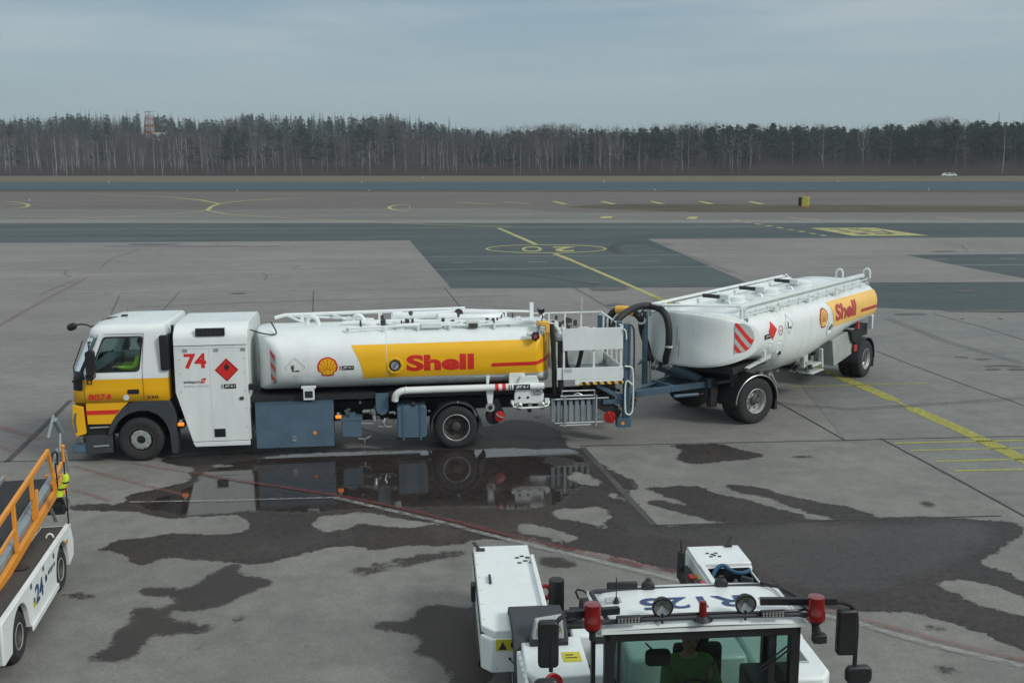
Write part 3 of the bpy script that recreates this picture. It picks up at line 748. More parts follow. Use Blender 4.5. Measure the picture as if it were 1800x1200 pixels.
    b.tube([(3.0, 2.0, 2.80), (3.45, 1.6, 2.66)], .03, 8); b.tube([(4.0, 2.0, 2.82), (4.5, 1.5, 2.68)], .03, 8)
    b.build('hand_rail', M['white'], t)
    b = MB()
    for s in (3.52, 4.55): b.tube([(s - .03, 1.35, 2.66), (s, 1.33, 2.82), (s + .09, 1.3, 2.88), (s + .20, 1.3, 2.82), (s + .24, 1.3, 2.66)], .055, 10, smooth=1)
    b.tube([(5.4, 1.5, 2.78), (5.7, 1.5, 2.80), (6.2, 1.5, 2.80), (7.0, 1.55, 2.84), (7.6, 1.5, 2.83), (7.95, 1.4, 2.78), (7.9, 1.2, 2.77), (7.3, 1.0, 2.80), (6.7, 1.0, 2.80)], .085, 12, smooth=2)
    b.tube([(5.7, 1.85, 2.76), (7.4, 1.85, 2.80), (7.75, 1.75, 2.78), (8.0, 1.5, 2.72)], .08, 12, smooth=1)
    b.tube([(4.3, 1.0, 2.74), (5.4, 1.05, 2.75), (6.6, .9, 2.74), (8.2, .7, 2.70), (8.75, .6, 2.70)], .05, 10)
    b.tube([(4.45, .35, 2.72), (5.2, .45, 2.72), (5.9, .5, 2.73), (7.0, .45, 2.72), (8.6, .5, 2.72)], .025, 8); b.tube([(5.5, .55, 2.73), (7.4, .62, 2.75), (8.6, .45, 2.75)], .04, 8)
    b.lathe([(.09, -.12), (.10, 0), (.09, .12)], (5.55, 1.5, 2.82), (1, 0, 0), 14); b.lathe([(.06, -.3), (.11, -.25), (.11, .15), (.07, .2)], (6.7, 1.0, 2.82), (1, 0, 0), 14)
    b.build('roof_pipe', M['white'], t)
    b = MB(); rnd = random.Random(3)
    for s in (4.4, 5.2, 5.95, 6.65, 7.65, 8.62): b.box(s, s + .06, .38, .46, 2.50, 2.80 if s > 8 else 2.74)
    for i in range(38):
        s = 4.2 + rnd.random() * 4.3; v = .45 + rnd.random() * 1.2; w_ = .03 + rnd.random() * .09
        b.box(s, s + w_ * 1.6, v, v + w_, 2.62, 2.70 + rnd.random() * .12, 0)
    b.box(6.05, 6.5, .40, .52, 2.68, 2.78); b.box(7.05, 7.35, .42, .55, 2.68, 2.82)
    b.build('roof_fitting', M['white_panel'], t, .006)
    b = MB()
    for i in range(26):
        s = 4.5 + rnd.random() * 3.8; v = .5 + rnd.random() * 1.1; w_ = .012 + rnd.random() * .03
        b.box(s, s + w_ * 2, v, v + w_, 2.70, 2.78 + rnd.random() * .08)
    b.lathe([(.07, -.05), (.09, 0), (.07, .05)], (5.85, 1.5, 2.83), (1, 0, 0), 14); b.lathe([(.10, -.05), (.10, .05)], (6.95, 1.35, 2.86), (0, 1, 0), 12); b.lathe([(.06, -.03), (.09, 0), (.06, .05)], (6.9, 1.0, 2.84), (1, 0, 0), 12)
    b.box(7.1, 7.3, .40, .44, 2.66, 2.76)
    b.build('valve', M['rimdark'], t)
    # black cable behind the cabin
    b = MB(); b.tube([(2.35, .4, 2.74), (2.6, .35, 2.66), (2.85, .35, 2.62), (2.92, .4, 2.66), (2.78, .6, 2.86)], .016, 7, smooth=1); b.build('cable', M['black'], t)
    # manhole domes (seen edge-on)
    for s in (4.9, 7.9):
        b = MB(); b.lathe([(.26, 0), (.26, .06), (.22, .08), (0, .085)], (s, 1.1, 2.68), (0, 0, 1), 24); b.build('manhole', M['white_panel'], t)
    # ---- under-tank equipment
    b = MB(); b.box(2.42, 4.08, -.02, .45, .19, 1.17); bx = b.build('side_locker', M['bluegrey'], t, .008)
    b = MB(); b.box(2.42, 4.08, -.026, .45, 1.16, 1.185); b.build('locker_edge', M['blue2'], bx)
    b = MB(); b.box(3.18, 3.27, -.035, -.02, .33, .38, 0); b.box(3.18, 3.27, -.035, -.02, .41, .44, 0); b.build('latch', M['alu'], bx)
    b = MB(); b.cyl((3.67, -.034, .50), (3.67, -.02, .50), .04, 14); b.build('reflector', M['orange'], bx)
    for s, z, nm in ((4.19, .84, 'marker_light'), (.86, .80, 'marker_light')):
        b = MB(); b.cyl((s - .06, -.03, z), (s + .06, -.03, z), .038, 12, 0); b.box(s - .03, s + .03, -.05, .02, z + .03, z + .09, 1); b.box(s - .05, s + .05, .0, .3, z - .1, z + .02, 2)
        b.build(nm, [M['orange_lamp'], M['rim'], M['dark']], t)
    b = MB(); b.box(4.25, 4.68, .0, .40, .37, .76); b.box(4.26, 4.37, -.01, 0, .38, .74); b.box(4.23, 4.70, -.015, .42, .74, .79); b.box(4.42, 4.55, .05, .3, .79, .86)
    b.build('battery_box', M['bluegrey'], t, .01)
    b = MB(); b.box(3.46, 3.69, -.045, .1, 1.24, 1.50, 0); b.box(3.49, 3.66, -.055, -.045, 1.29, 1.44, 1); b.box(3.42, 3.73, -.05, .05, 1.49, 1.54, 0); b.build('gauge_box', [M['white_panel'], M['dark_lens']], t, .008)
    b = MB(); b.box(2.32, 2.44, -.03, .05, 1.50, 1.63, 0); b.build('junction_box', M['black'], t, .01)
    b = MB(); pm = [(5.0, 1.30), (5.28, 1.30), (5.28, .94), (5.23, .84), (5.14, .80), (5.05, .84), (5.0, .94)]; b.prism(pm, XZ, .12, .45)
    for i in range(7):
        a = R(180 + 30 * i); b.cyl((5.14 + .11 * math.cos(a), .11, .94 + .11 * math.sin(a)), (5.14 + .11 * math.cos(a), .125, .94 + .11 * math.sin(a)), .012, 6)
    b.build('pump_housing', M['bluegrey'], t, .01)
    b = MB(); rnd = random.Random(9)
    b.tube([(4.72, .3, .86), (4.9, .25, .88), (4.95, .2, .84), (4.96, .2, .66)], .05, 10, smooth=1); b.lathe([(.05, -.06), (.085, -.02), (.085, .03), (.05, .07)], (4.95, .2, .86), (0, 1, 0), 14)
    b.tube([(5.2, .1, .74), (5.16, .06, .66), (5.20, .08, .54)], .022, 8); b.tube([(5.30, .1, .86), (5.40, .05, .88), (5.42, .05, .84)], .03, 8); b.cyl((4.6, .2, .62), (4.95, .2, .60), .015, 6)
    b.tube([(4.60, .0, .33), (4.75, -.02, .32), (4.88, -.02, .38)], .018, 8); b.cyl((4.74, -.02, .32), (4.74, -.02, .22), .012, 6)
    b.tube([(5.05, .1, .56), (5.35, .1, .54)], .012, 6)
    for i in range(22):
        s = 4.3 + rnd.random() * 1.2; z = .6 + rnd.random() * .55; b.box(s, s + .03 + rnd.random() * .08, .28, .34, z, z + .02 + rnd.random() * .04)
    b.build('pipework', M['steel'], t)
    b = MB(); b.tube([(4.68, .1, .52), (5.0, .0, .44), (5.25, .0, .33), (5.45, .05, .27)], .012, 6); b.box(5.4, 6.15, .0, .1, .24, .28)
    b.build('lower_bracket', M['dark'], t)
    b = MB(); b.prism(rrect(5.46, 6.11, .29, 1.02, .08), XZ, .0, .55); tnk = b.build('fuel_tank', M['bluegrey'], t, .02)
    b = MB()
    for s in (5.57, 5.95):
        b.box(s, s + .045, -.014, .0, .27, 1.0); b.box(s, s + .045, -.014, .5, 1.02, 1.035); b.box(s, s + .045, -.03, .1, .25, .275)
    b.build('tank_strap', M['blue2'], tnk)
    b = MB(); b.cyl((5.83, .05, 1.02), (5.83, -.02, 1.08), .045, 14); b.build('fuel_cap', M['black'], tnk)
    # rear mudguard
    b = MB(); ar = [(6.76 + .57 * math.cos(R(a)), .47 + .60 * math.sin(R(a))) for a in range(5, 186, 9)]
    ar2 = [(6.76 + .545 * math.cos(R(a)), .47 + .575 * math.sin(R(a))) for a in range(185, 4, -9)]
    b.prism(ar + ar2, XZ, -.02, .62); b.prism([(x, z) for x, z in ar + ar2], XZ, FV - .62, FV + .02); b.prism([(7.26, .62), (7.34, .60), (7.42, .18), (7.36, .28), (7.25, .4)], XZ, .0, .55); b.build('mudguard', M['arch'], t, .004)
    b = MB(); b.cyl((6.80, -.035, 1.08), (6.80, -.02, 1.08), .022, 10); b.build('reflector', M['alu'], t)
    # main delivery pipe, hangers and label
    b = MB(); b.tube([(5.42, -.02, 1.16), (5.44, -.05, 1.30), (5.56, -.06, 1.38), (5.75, -.06, 1.39), (8.72, -.06, 1.39)], .078, 16, smooth=2); b.lathe([(.078, -.02), (.09, 0), (.078, .02)], (5.66, -.06, 1.39), (1, 0, 0), 16); pipe = b.build('delivery_pipe', M['white'], t)
    b = MB()
    for s0, s1 in ((7.62, 7.70), (7.78, 7.86)): b.cyl((s0, -.06, 1.39), (s1, -.06, 1.39), .0805, 20)
    b.build('red_ring', M['red'], pipe)
    PF = lambda off: (lambda x, y: (x, -.06 - (.0805 + off) * math.cos((y - 1.39) / .08), 1.39 + (.0805 + off) * math.sin((y - 1.39) / .08)))
    pc = grid(1.30, 1.48, .02)
    b = MB(); b.sheet(shape2d([[(8.03, 1.325), (8.40, 1.325), (8.40, 1.455), (8.03, 1.455)], [(7.92, 1.325), (7.945, 1.325), (7.945, 1.455), (7.92, 1.455)], [(7.97, 1.325), (7.99, 1.325), (7.99, 1.455), (7.97, 1.455)]], cuty=pc), PF(.001)); lb = b.build('fuel_label', M['black_text'], pipe)
    b = MB(); b.sheet(shape2d(text='JET A-1', bold=.03, shear=.2, fit=(8.08, 8.36, 1.355, 1.425), cuty=pc), PF(.004)); b.build('label_lettering', M['white'], lb)
    b = MB(); b.prism([(7.44, 1.62), (7.52, 1.62), (7.50, 1.45), (7.44, 1.45)], XZ, .02, .10); b.prism([(7.43, 1.32), (7.60, 1.32), (7.57, .98), (7.47, .98)], XZ, -.02, .10); b.box(7.15, 7.85, .10, .16, 1.60, 1.63); b.prism(rrect(7.95, 8.30, 1.43, 1.68, .03), XZ, .02, .12); b.build('pipe_hanger', M['white_panel'], t, .01)
    b = MB(); b.lathe([(.10, -.06), (.10, .06)], (7.52, .02, .93), (0, 1, 0), 18, 0); b.lathe([(.05, -.07), (.05, -.06)], (7.52, .02, .93), (0, 1, 0), 12, 1)
    b.build('pipe_swivel', [M['rim'], M['black']], t)
    b = MB(); b.lathe([(.17, -.05), (.17, .12), (.05, .12)], (7.60, .1, .69), (0, 1, 0), 24, 0); b.prism([(7.60, 1.10), (7.70, 1.10), (7.86, .74), (7.82, .62), (7.6, .62)], XZ, .02, .10, 0); rl = b.build('earthing_reel', M['black'], t, .006)
    b = MB(); b.lathe([(.10, 0), (.12, -.02), (.11, -.05), (.02, -.06)], (7.73, .0, .72), (0, 1, 0), 22); b.build('reel_drum', M['red_reel'], rl)
    b = MB(); b.tube([(7.64, -.08, .80), (7.70, -.10, .74), (7.80, -.09, .70)], .018, 8); b.build('earth_clamp', M['steel'], rl)
    # hydrant coupling plate
    b = MB(); b.prism([(8.20, 1.62), (8.56, 1.62), (8.72, 1.20), (8.71, .99), (8.06, 1.0), (8.06, 1.22)], XZ, -.06, .04); cp = b.build('coupling_plate', M['white_panel'], t, .01)
    b = MB(); b.tube([(8.0, -.08, 1.06), (8.04, -.16, .92), (8.78, -.16, .93), (8.84, -.08, 1.04)], .022, 8, smooth=1); b.box(7.98, 8.05, -.1, .0, 1.0, 1.08); b.box(8.74, 8.84, -.1, .0, 1.0, 1.10); b.build('guard_bar', M['white'], cp)
    b = MB()
    for s in (8.15, 8.66): b.lathe([(.05, .02), (.09, -.02), (.085, -.06), (.05, -.09)], (s, -.08, .96), (0, 1, 0), 16)
    b.box(8.36, 8.44, -.12, -.05, .90, 1.02); b.cyl((8.50, -.09, 1.24), (8.68, -.09, 1.24), .025, 10); b.tube([(8.42, -.07, 1.32), (8.46, -.12, 1.36), (8.52, -.12, 1.30), (8.56, -.08, 1.26)], .012, 6)
    b.build('coupling', M['steel'], cp)
    b = MB()
    for s in (8.17, 8.36): b.cyl((s, -.075, 1.14), (s, -.055, 1.14), .028, 12)
    b.tube([(8.43, -.08, 1.36), (8.52, -.10, 1.30), (8.62, -.1, 1.28), (8.70, -.08, 1.25)], .014, 6); b.cyl((8.4, -.05, .84), (8.4, .05, .84), .05, 12)
    b.build('knob', M['black'], cp)
    # ---- rear platform
    px0, px1 = 9.16, 10.52
    b = MB()
    b.prism([(px0, 2.15), (px1, 2.16), (px1, 2.65), (9.78, 2.65), (9.72, 2.68), (9.55, 2.68), (9.48, 2.65), (px0 - .02, 2.64)], XZ, .0, .03)
    b.box(px0, px1 + .02, .0, .03, 1.49, 1.76); b.box(px0 - .13, px0, .03, .6, 1.49, 1.76)
    b.box(9.43, px1, -.006, .06, 1.37, 1.485)
    for s in (px0, 9.84, px1 - .06): b.box(s, s + .05, .03, .07, 1.49, 2.66)
    b.box(px0, px1, 2.32, 2.35, 1.49, 2.15)
    b.box(px1 - .02, px1 + .01, .03, 2.32, 1.49, 1.75)
    for v in (.55, 1.05, 1.5, 1.95): b.box(px1 - .04, px1, v, v + .04, 1.5, 2.66)
    b.bar((px1 - .01, .02, 2.665), (px1 - .01, 2.34, 2.665), .045, .03); b.bar((px1 - .01, 2.33, 2.665), (px0 - .4, 2.33, 2.665), .045, .03)
    for s in (9.2, 9.6, 10.0, 10.48): b.box(s, s + .04, 2.31, 2.35, 1.5, 2.66)
    b.bar((px0 - .35, 1.3, 2.66), (px0 - .05, 2.33, 2.66), .05, .04); b.bar((px0 - .35, 1.3, 2.66), (8.7, .7, 2.66), .05, .04)
    pf = b.build('rear_platform', M['white_panel'], t, .005)
    b = MB(); b.box(px0, px1, .03, 2.32, 1.485, 1.52)
    for i in range(12): b.box(px0 + .02, px1 - .06, .1 + i * .18, .13 + i * .18, 1.52, 1.53)
    b.build('platform_floor', M['galv'], pf)
    b = MB(); b.sheet(shape2d([[(px0 + .04, 1.66), (px0 + .2, 1.66), (px0 + .2, 1.74), (px0 + .04, 1.74)]]), lambda x, y: (x, -.006, y)); b.build('grey_sticker', M['grey_text'], pf)
    b = MB(); b.prism([(9.52, 1.37), (9.55, 1.42), (10.54, 1.44), (10.54, 1.37)], XZ, -.012, -.006, 0)
    for i in range(6):
        s = 9.62 + i * .165; b.prism([(s, 1.368), (s + .075, 1.37), (s + .035, 1.438), (s - .04, 1.436)], XZ, -.016, -.012, 1)
    b.build('hazard_stripe', [M['hose_yellow'], M['black_text']], pf)
    # equipment inside the platform
    b = MB(); b.box(9.5, 10.4, 1.5, 2.2, 1.52, 2.15); b.box(9.05, 9.45, 1.2, 2.2, 1.52, 2.45); b.build('equipment_cabinet', M['white_dirty'], pf, .02)
    b = MB()
    for v in (.9, 1.3, 1.7): b.tube([(9.0, v, 2.5), (9.25, v, 2.55), (9.4, v, 2.4), (9.4, v, 1.9)], .06, 10, smooth=1)
    b.tube([(8.75, .35, 2.72), (9.0, .30, 2.70), (9.12, .28, 2.55), (9.12, .24, 2.42)], .06, 12, smooth=1); b.lathe([(.06, -.1), (.11, -.05), (.12, .03), (.08, .1)], (9.12, .22, 2.42), (0, 0, 1), 16)
    b.cyl((9.02, .3, 2.6), (9.02, .3, 1.75), .03, 10); b.cyl((8.98, .7, 2.6), (8.98, .7, 1.75), .035, 10)
    b.build('riser_pipe', M['white_dirty'], t)
    b = MB()
    rnd = random.Random(21)
    for i in range(34):
        s = 9.0 + rnd.random() * .7; v = .5 + rnd.random() * 1.3; z = 2.05 + rnd.random() * .55; w_ = .02 + rnd.random() * .06; b.box(s, s + w_, v, v + w_, z, z + w_ * 1.8)
    b.build('fitting', M['rimdark'], t)
    for pts, r_ in (([(8.93, .15, 2.74), (8.94, .12, 2.5), (8.97, .12, 2.0), (8.99, .14, 1.35), (9.0, .2, 1.1)], .055), ([(9.13, .14, 2.34), (9.12, .10, 2.1), (9.12, .10, 1.6), (9.14, .12, 1.2)], .065),
                    ([(9.34, .7, 2.2), (9.34, .7, 1.75), (9.42, .6, 1.58), (9.6, .6, 1.6), (9.66, .6, 1.85), (9.7, .6, 2.05)], .05), ([(9.27, .5, 2.2), (9.27, .5, 1.5)], .05)):
        b = MB(); b.tube(pts, r_, 12, smooth=2); b.build('hose', M['hose'], t)
    # lamps at the tank's rear edge
    b = MB(); b.tube([(8.72, .25, 2.80), (8.74, .25, 2.92), (8.70, .25, 2.98)], .014, 6); b.lathe([(.03, -.10), (.075, -.06), (.085, .03)], (8.70, .25, 3.05), (-.25, -.5, .8), 16, 0); b.lathe([(.078, .0), (0, .02)], (8.70, .21, 3.11), (-.25, -.5, .8), 16, 1, cap=False); b.build('work_light', [M['black'], M['lens']], t)
    b = MB(); b.box(8.62, 8.86, .12, .35, 2.70, 2.80); b.box(8.78, 8.88, .1, .2, 2.55, 2.72); b.build('yellow_bracket', M['hose_yellow'], t, .02)
    b = MB(); b.prism([(8.44, 2.46), (8.52, 2.40), (8.62, 2.48), (8.60, 2.60), (8.48, 2.60)], XZ, -.12, .0, 0); b.tube([(8.56, -.04, 2.58), (8.62, .0, 2.66), (8.66, .06, 2.76)], .012, 6, 0); b.prism([(8.48, 2.47), (8.55, 2.47), (8.56, 2.55), (8.49, 2.56)], XZ, -.126, -.12, 1)
    b.build('side_light', [M['black'], M['red_dull']], t, .01)
    b = MB(); b.box(8.35, 8.46, -.02, .08, 2.50, 2.58); b.build('lamp_socket', M['white_panel'], t, .01)
    b = MB(); b.cyl((10.03, 2.3, 2.6), (10.03, 2.3, 3.05), .006, 6); b.build('antenna', M['white_panel'], t)
    # ladder rack hung below the platform
    b = MB()
    for i in range(8):
        s = 8.90 + i * .135; b.box(s, s + .085, .02, .12, .53, 1.05)
    b.build('ladder_rung', M['galv'], t, .006)
    b = MB()
    for z, s0, s1 in ((1.06, 8.98, 10.2), (1.13, 9.1, 9.85), (.51, 8.97, 10.08), (.455, 9.08, 9.80)): b.cyl((s0, -.02, z), (s1, -.02, z), .020, 8)
    for s in (9.18, 9.9): b.box(s, s + .035, -.05, .0, .42, 1.14)
    b.tube([(9.14, .0, 1.08), (9.14, .0, 1.24), (9.88, .0, 1.24), (9.88, .0, .5)], .02, 6); b.tube([(9.4, .0, 1.14), (9.5, .0, 1.19), (9.6, .0, 1.14)], .012, 6)
    b.build('ladder_rail', M['alu'], t)
    # tail: mast, braces, reel, handle
    b = MB(); b.box(10.56, 10.66, .02, .16, .37, 2.72); b.box(10.66, 10.70, .0, .18, .37, 2.72); b.box(10.46, 10.56, .30, .42, 2.2, 2.74); b.box(10.41, 10.73, -.04, .2, .36, .56); b.box(10.4, 10.6, 2.1, 2.2, .6, 2.6)
    b.bar((9.95, .1, 1.33), (10.56, .1, 1.0), .06, .09); b.box(10.1, 10.7, .1, .2, .88, .98); b.bar((10.2, .4, 1.35), (10.66, .3, 1.35), .1, .1)
    mast_ = b.build('lift_mast', M['blue2'], t, .006)
    b = MB(); b.cyl((10.53, -.05, .46), (10.53, -.035, .46), .04, 14); b.build('reflector', M['orange'], mast_)
    b = MB(); b.tube([(10.67, .2, 2.68), (10.78, .2, 2.66), (10.83, .2, 2.5), (10.83, .2, 1.1), (10.77, .2, .9)], .022, 8, smooth=1); b.build('grab_rail', M['arch'], t)
    b = MB(); b.tube([(10.56, -.03, 1.77), (10.70, -.03, 1.76), (10.76, -.03, 1.68), (10.765, -.03, .74), (10.70, -.03, .65), (10.62, -.03, .66), (10.575, -.03, .75), (10.57, -.03, 1.5), (10.74, -.03, 1.34)], .018, 8, smooth=2)
    b.tube([(10.52, -.03, 2.62), (10.58, -.03, 2.56), (10.59, -.03, 2.38)], .016, 8, smooth=1); b.build('access_handle', M['white'], t)
    b = MB(); b.lathe([(.13, -.05), (.13, .05)], (10.27, .15, .57), (.5, 1, 0), 20); b.tube([(10.2, .05, .72), (10.27, .02, .6), (10.33, .05, .45)], .02, 6); b.build('cable_reel', M['red_reel'], t)
    b = MB(); b.bar((9.9, .3, .95), (10.5, .3, .60), .3, .2); b.box(9.9, 10.5, .6, 1.9, .75, 1.25); rnd = random.Random(5)
    for i in range(16):
        s = 9.95 + rnd.random() * .5; z = .7 + rnd.random() * .5; b.box(s, s + .08, .2, .3, z, z + .05)
    b.build('rear_hitch', M['dark'], t, .01)
    return t
truck = build_truck()

# ================================================================== TANK TRAILER
def build_trailer():
    t = empty('tank_trailer', (5.28, 25.22, 0), R(51.0))
    tag(t, 'white tank trailer hitched behind the truck with two chevron boards on its blunt front', 'tank trailer')
    A = 1.27; AT = 1.54; VC = .25
    def blf(s):
        zb = float(np.interp(s, [-1.9, -.3, .2, .8, 1.3, 2.4, 3.2, 4.6, 5.6, 7.4], [1.47, 1.44, 1.32, 1.00, .86, .84, .90, 1.16, 1.38, 1.50]))
        return 2.12 - zb
    TK = Tank(-1.74, 7.45, VC, AT, 2.12, .66, .6, 1.05, .30, n=2.75, blf=blf, edge=.05, be=3.2)
    tk = TK.build('tank', M['white'], t, NS=64)
    S = lambda off=.006: (lambda x, y: (x, TK.V(x, y, off), y))
    cy = grid(1.6, 2.65, .05)
    band = [(3.62, 2.53), (3.70, 2.38), (3.78, 2.24), (3.84, 2.05), (3.88, 1.845), (7.43, 1.845), (7.43, 2.53)]
    cx = grid(7.0, 7.43, .03) + grid(4, 7, .5)
    b = MB(); b.sheet(shape2d([band], cutx=cx, cuty=cy), S()); b.build('yellow_band', M['band_faded'], tk)
    b = MB(); b.sheet(shape2d([[(5.86, 2.005), (7.43, 2.01), (7.43, 2.105), (5.86, 2.10)]], cutx=cx), S(.011)); b.build('red_line', M['red_dull'], tk)
    b = MB(); b.sheet(shape2d(text='Shell', bold=.045, fit=(3.98, 5.48, 1.97, 2.43), cuty=cy), S(.011)); b.build('brand_lettering', M['red_dull'], tk)
    o1, o2, ribs = pecten(3.17, 2.17, .27)
    b = MB(); b.sheet(shape2d([o1], cuty=cy), S(.007), 0); b.sheet(shape2d([o2], cuty=cy), S(.012), 1)
    for r_ in ribs: b.sheet(shape2d([r_], cuty=cy), S(.016), 0)
    b.build('scallop_emblem', [M['red_dull'], M['band_faded']], tk)
    dia = lambda cx_, cz, r, k=1: [(cx_, cz - r * k), (cx_ + r * k, cz), (cx_, cz + r * k), (cx_ - r * k, cz)]
    b = MB(); b.sheet(shape2d([dia(.05, 2.24, .23)], cuty=cy), S()); b.build('hazard_diamond', M['red'], tk)
    b = MB(); b.sheet(shape2d([dia(1.0, 2.27, .24), dia(1.0, 2.27, .24, .95)], cuty=cy), S()); b.sheet(shape2d([[(.93, 2.18), (.98, 2.18), (.97, 2.27), (1.0, 2.36), (.96, 2.30), (.94, 2.38), (.92, 2.28)], [(.99, 2.17), (1.10, 2.17), (1.14, 2.19), (1.08, 2.215), (1.0, 2.20)]]), S()); b.build('environment_diamond', M['black_text'], tk)
    b = MB(); b.sheet(shape2d([circ(.50, 2.19, .12), circ(.50, 2.19, .10)]), S(), 0); b.box(.44, .56, TK.V(.5, 2.19, .012), TK.V(.5, 2.19, .008), 2.17, 2.21, 1); b.build('round_sticker', [M['red_dull'], M['grey_text']], tk)
    b = MB(); b.sheet(shape2d([[(-.40, 2.07), (-.05, 2.07), (-.05, 2.19), (-.40, 2.19)]], cuty=cy), S()); lb = b.build('fuel_label', M['black_text'], tk)
    b = MB(); b.sheet(shape2d(text='JET A-1', bold=.03, shear=.2, fit=(-.32, -.09, 2.10, 2.16)), S(.010)); b.build('label_lettering', M['white'], lb)
    # chevrons on the bowed front, both sides
    for sg in (-1, 1):
        def CF(off, sg=sg):
            def f(x, y):
                v = VC + (1.485 - (1.17 - x) * .66) * sg; return (TK.s0 + TK.bowf(v, TK.bow0) - off - .006, v, y)
            return f
        k = grid(.72, 1.18, .04)
        edge_ = [(.74, 1.83), (.98, 1.86), (1.08, 1.93), (1.15, 2.05), (1.17, 2.18), (1.14, 2.34), (1.06, 2.46), (.95, 2.53), (.74, 2.56)]
        b = MB(); b.sheet(shape2d([edge_], cutx=k), CF(.008)); ch = b.build('chevron_board', M['refl'], tk)
        b = MB()
        for z0 in (1.56, 1.84, 2.12, 2.40, 2.68):
            pl = [(.745, z0 + .10), (1.165, z0 - .46), (1.165, z0 - .32), (.745, z0 + .24)]
            def clip(p):
                x, y = p; top = float(np.interp(x, [.74, .95, 1.06, 1.14, 1.17], [2.56, 2.53, 2.46, 2.34, 2.18])); bot = float(np.interp(x, [.74, .98, 1.08, 1.15, 1.17], [1.83, 1.86, 1.93, 2.05, 2.18])); return x, min(max(y, bot), top)
            q = []
            for i in range(4):
                a, c_ = pl[i], pl[(i + 1) % 4]
                for j in range(8): q.append(clip((a[0] + (c_[0] - a[0]) * j / 8, a[1] + (c_[1] - a[1]) * j / 8)))
            h = max(q[i][1] - q[(31 - i)][1] if 0 else 0 for i in range(4))
            xs = [p[0] for p in q]
            try: b.sheet(shape2d([q], cutx=k), CF(.013))
            except Exception: pass
        b.build('chevron_stripe', M['red'], ch)
    b = MB(); b.bar((-1.745, .32, 1.95), (-1.745, .32, 2.42), .008, .006); b.bar((-1.745, .26, 1.68), (-1.745, .26, 2.10), .008, .006); b.build('rust_streak', M['rimdark'], tk)
    for s_ in (.75, 2.35, 5.65):
        b = MB(); pts = []
        for i in range(60):
            an = 2 * math.pi * i / 60; c_, q_ = math.cos(an), math.sin(an)
            pts.append((s_, VC + (AT + .001) * math.copysign(abs(c_) ** (2 / TK.n), c_), TK.zc + math.copysign(abs(q_) ** (2 / TK.n), q_) * (TK.bu if q_ > 0 else TK.bl_(s_)) * 1.001))
        b.tube(pts, .007, 5, closed=True); b.build('weld_seam', M['white_panel'], tk)
    # porthole
    c = (3.62, TK.V(3.62, 1.84, 0), 1.84); b = MB(); b.lathe([(.19, .0), (.19, -.02), (.14, -.03), (.13, .0)], c, (0, 1, .25), 28, 0, cap=False); b.lathe([(.135, -.005), (0, -.006)], c, (0, 1, .25), 28, 1, cap=False); b.lathe([(.10, -.008), (.09, -.016), (.08, -.008)], c, (0, 1, .25), 28, 0, cap=False)
    b.build('tank_gauge', [M['white_panel'], M['dark_lens']], tk)
    # top gear: walkway rails, hatches, loops
    b = MB(); b.prism([(-.95, 2.86), (-.95, 2.93), (7.05, 2.98), (7.05, 2.90)], XZ, -.92, -.78); b.prism([(-.3, 2.74), (-.3, 2.86), (7.0, 2.90), (7.0, 2.76)], XZ, -.80, -.76)
    b.build('walkway_rail', M['white'], t, .01)
    b = MB(); b.prism([(-1.95, 2.90), (-1.95, 2.96), (5.35, 2.99), (5.35, 2.92)], XZ, .86, .92); b.prism([(-1.0, 2.76), (-1.0, 2.88), (5.5, 2.92), (5.5, 2.80)], XZ, .68, .82); b.build('walkway_rail', M['white'], t, .01)
    b = MB(); b.tube([(-1.95, .90, 2.93), (-1.98, .6, 2.93), (-.98, -.85, 2.92)], .035, 8); b.build('cross_rail', M['white'], t)
    b = MB()
    for s in np.arange(-.9, 7.0, .62): b.box(s, s + .035, -1.0, -.965, 2.60, 2.84)
    b.tube([(-.9, -1.02, 2.80), (7.0, -1.02, 2.84)], .018, 6); b.tube([(-.9, -1.03, 2.70), (7.0, -1.03, 2.74)], .014, 6)
    for s in (.55, 2.6, 4.4):
        b.box(s, s + .2, -1.1, -.95, 2.66, 2.74); b.tube([(s + .25, -1.1, 2.62), (s + .3, -1.14, 2.76), (s + .42, -1.1, 2.80), (s + .5, -1.08, 2.66)], .02, 6)
    for s in (-1.5, 1.2): b.box(s, s + .05, .8, .86, 2.6, 2.92)
    b.box(-1.05, -.99, -1.0, -.94, 2.50, 2.86); b.box(-1.0, -.6, -1.02, -.8, 2.58, 2.63); b.box(-1.9, -1.86, .7, .76, 2.6, 2.92); b.tube([(-1.86, 1.05, 2.66), (-1.86, .6, 2.84)], .02, 6)
    b.build('rail_post', M['white'], t, .004)
    b = MB()
    for s in (.2, 2.0, 3.9):
        b.tube([(s - .08, 0, 2.77), (s, 0, 2.78)], .1, 6)
    b.build('hatch_base', M['white_panel'], t)
    for s in (.55, 2.55, 4.7):
        b = MB(); b.lathe([(.42, 0), (.42, .03), (.30, .035), (.30, .16), (.27, .18), (0, .185)], (s, .05, 2.77), (0, 0, 1), 36); b.box(s - .36, s - .08, -.02, .32, 2.86, 2.99); h_ = b.build('hatch', M['white_panel'], t, .008)
        b = MB(); b.tube([(s - .50, .16, 2.95), (s - .66, .55, 2.975)], .05, 10); b.build('hatch_hose', M['black'], h_)
    b = MB(); b.lathe([(.75, 0), (.75, .05), (.6, .08), (0, .1)], (6.2, .15, 2.72), (0, 0, 1), 40); b.build('manhole', M['white_panel'], t, smooth=50)
    b = MB()
    for s, v in ((6.55, -.35), (7.12, -.95)):
        b.tube([(s, v - .1, 2.85), (s, v - .1, 3.04), (s, v - .05, 3.13), (s, v + .05, 3.13), (s, v + .1, 3.04), (s, v + .1, 2.85)], .03, 8, smooth=1)
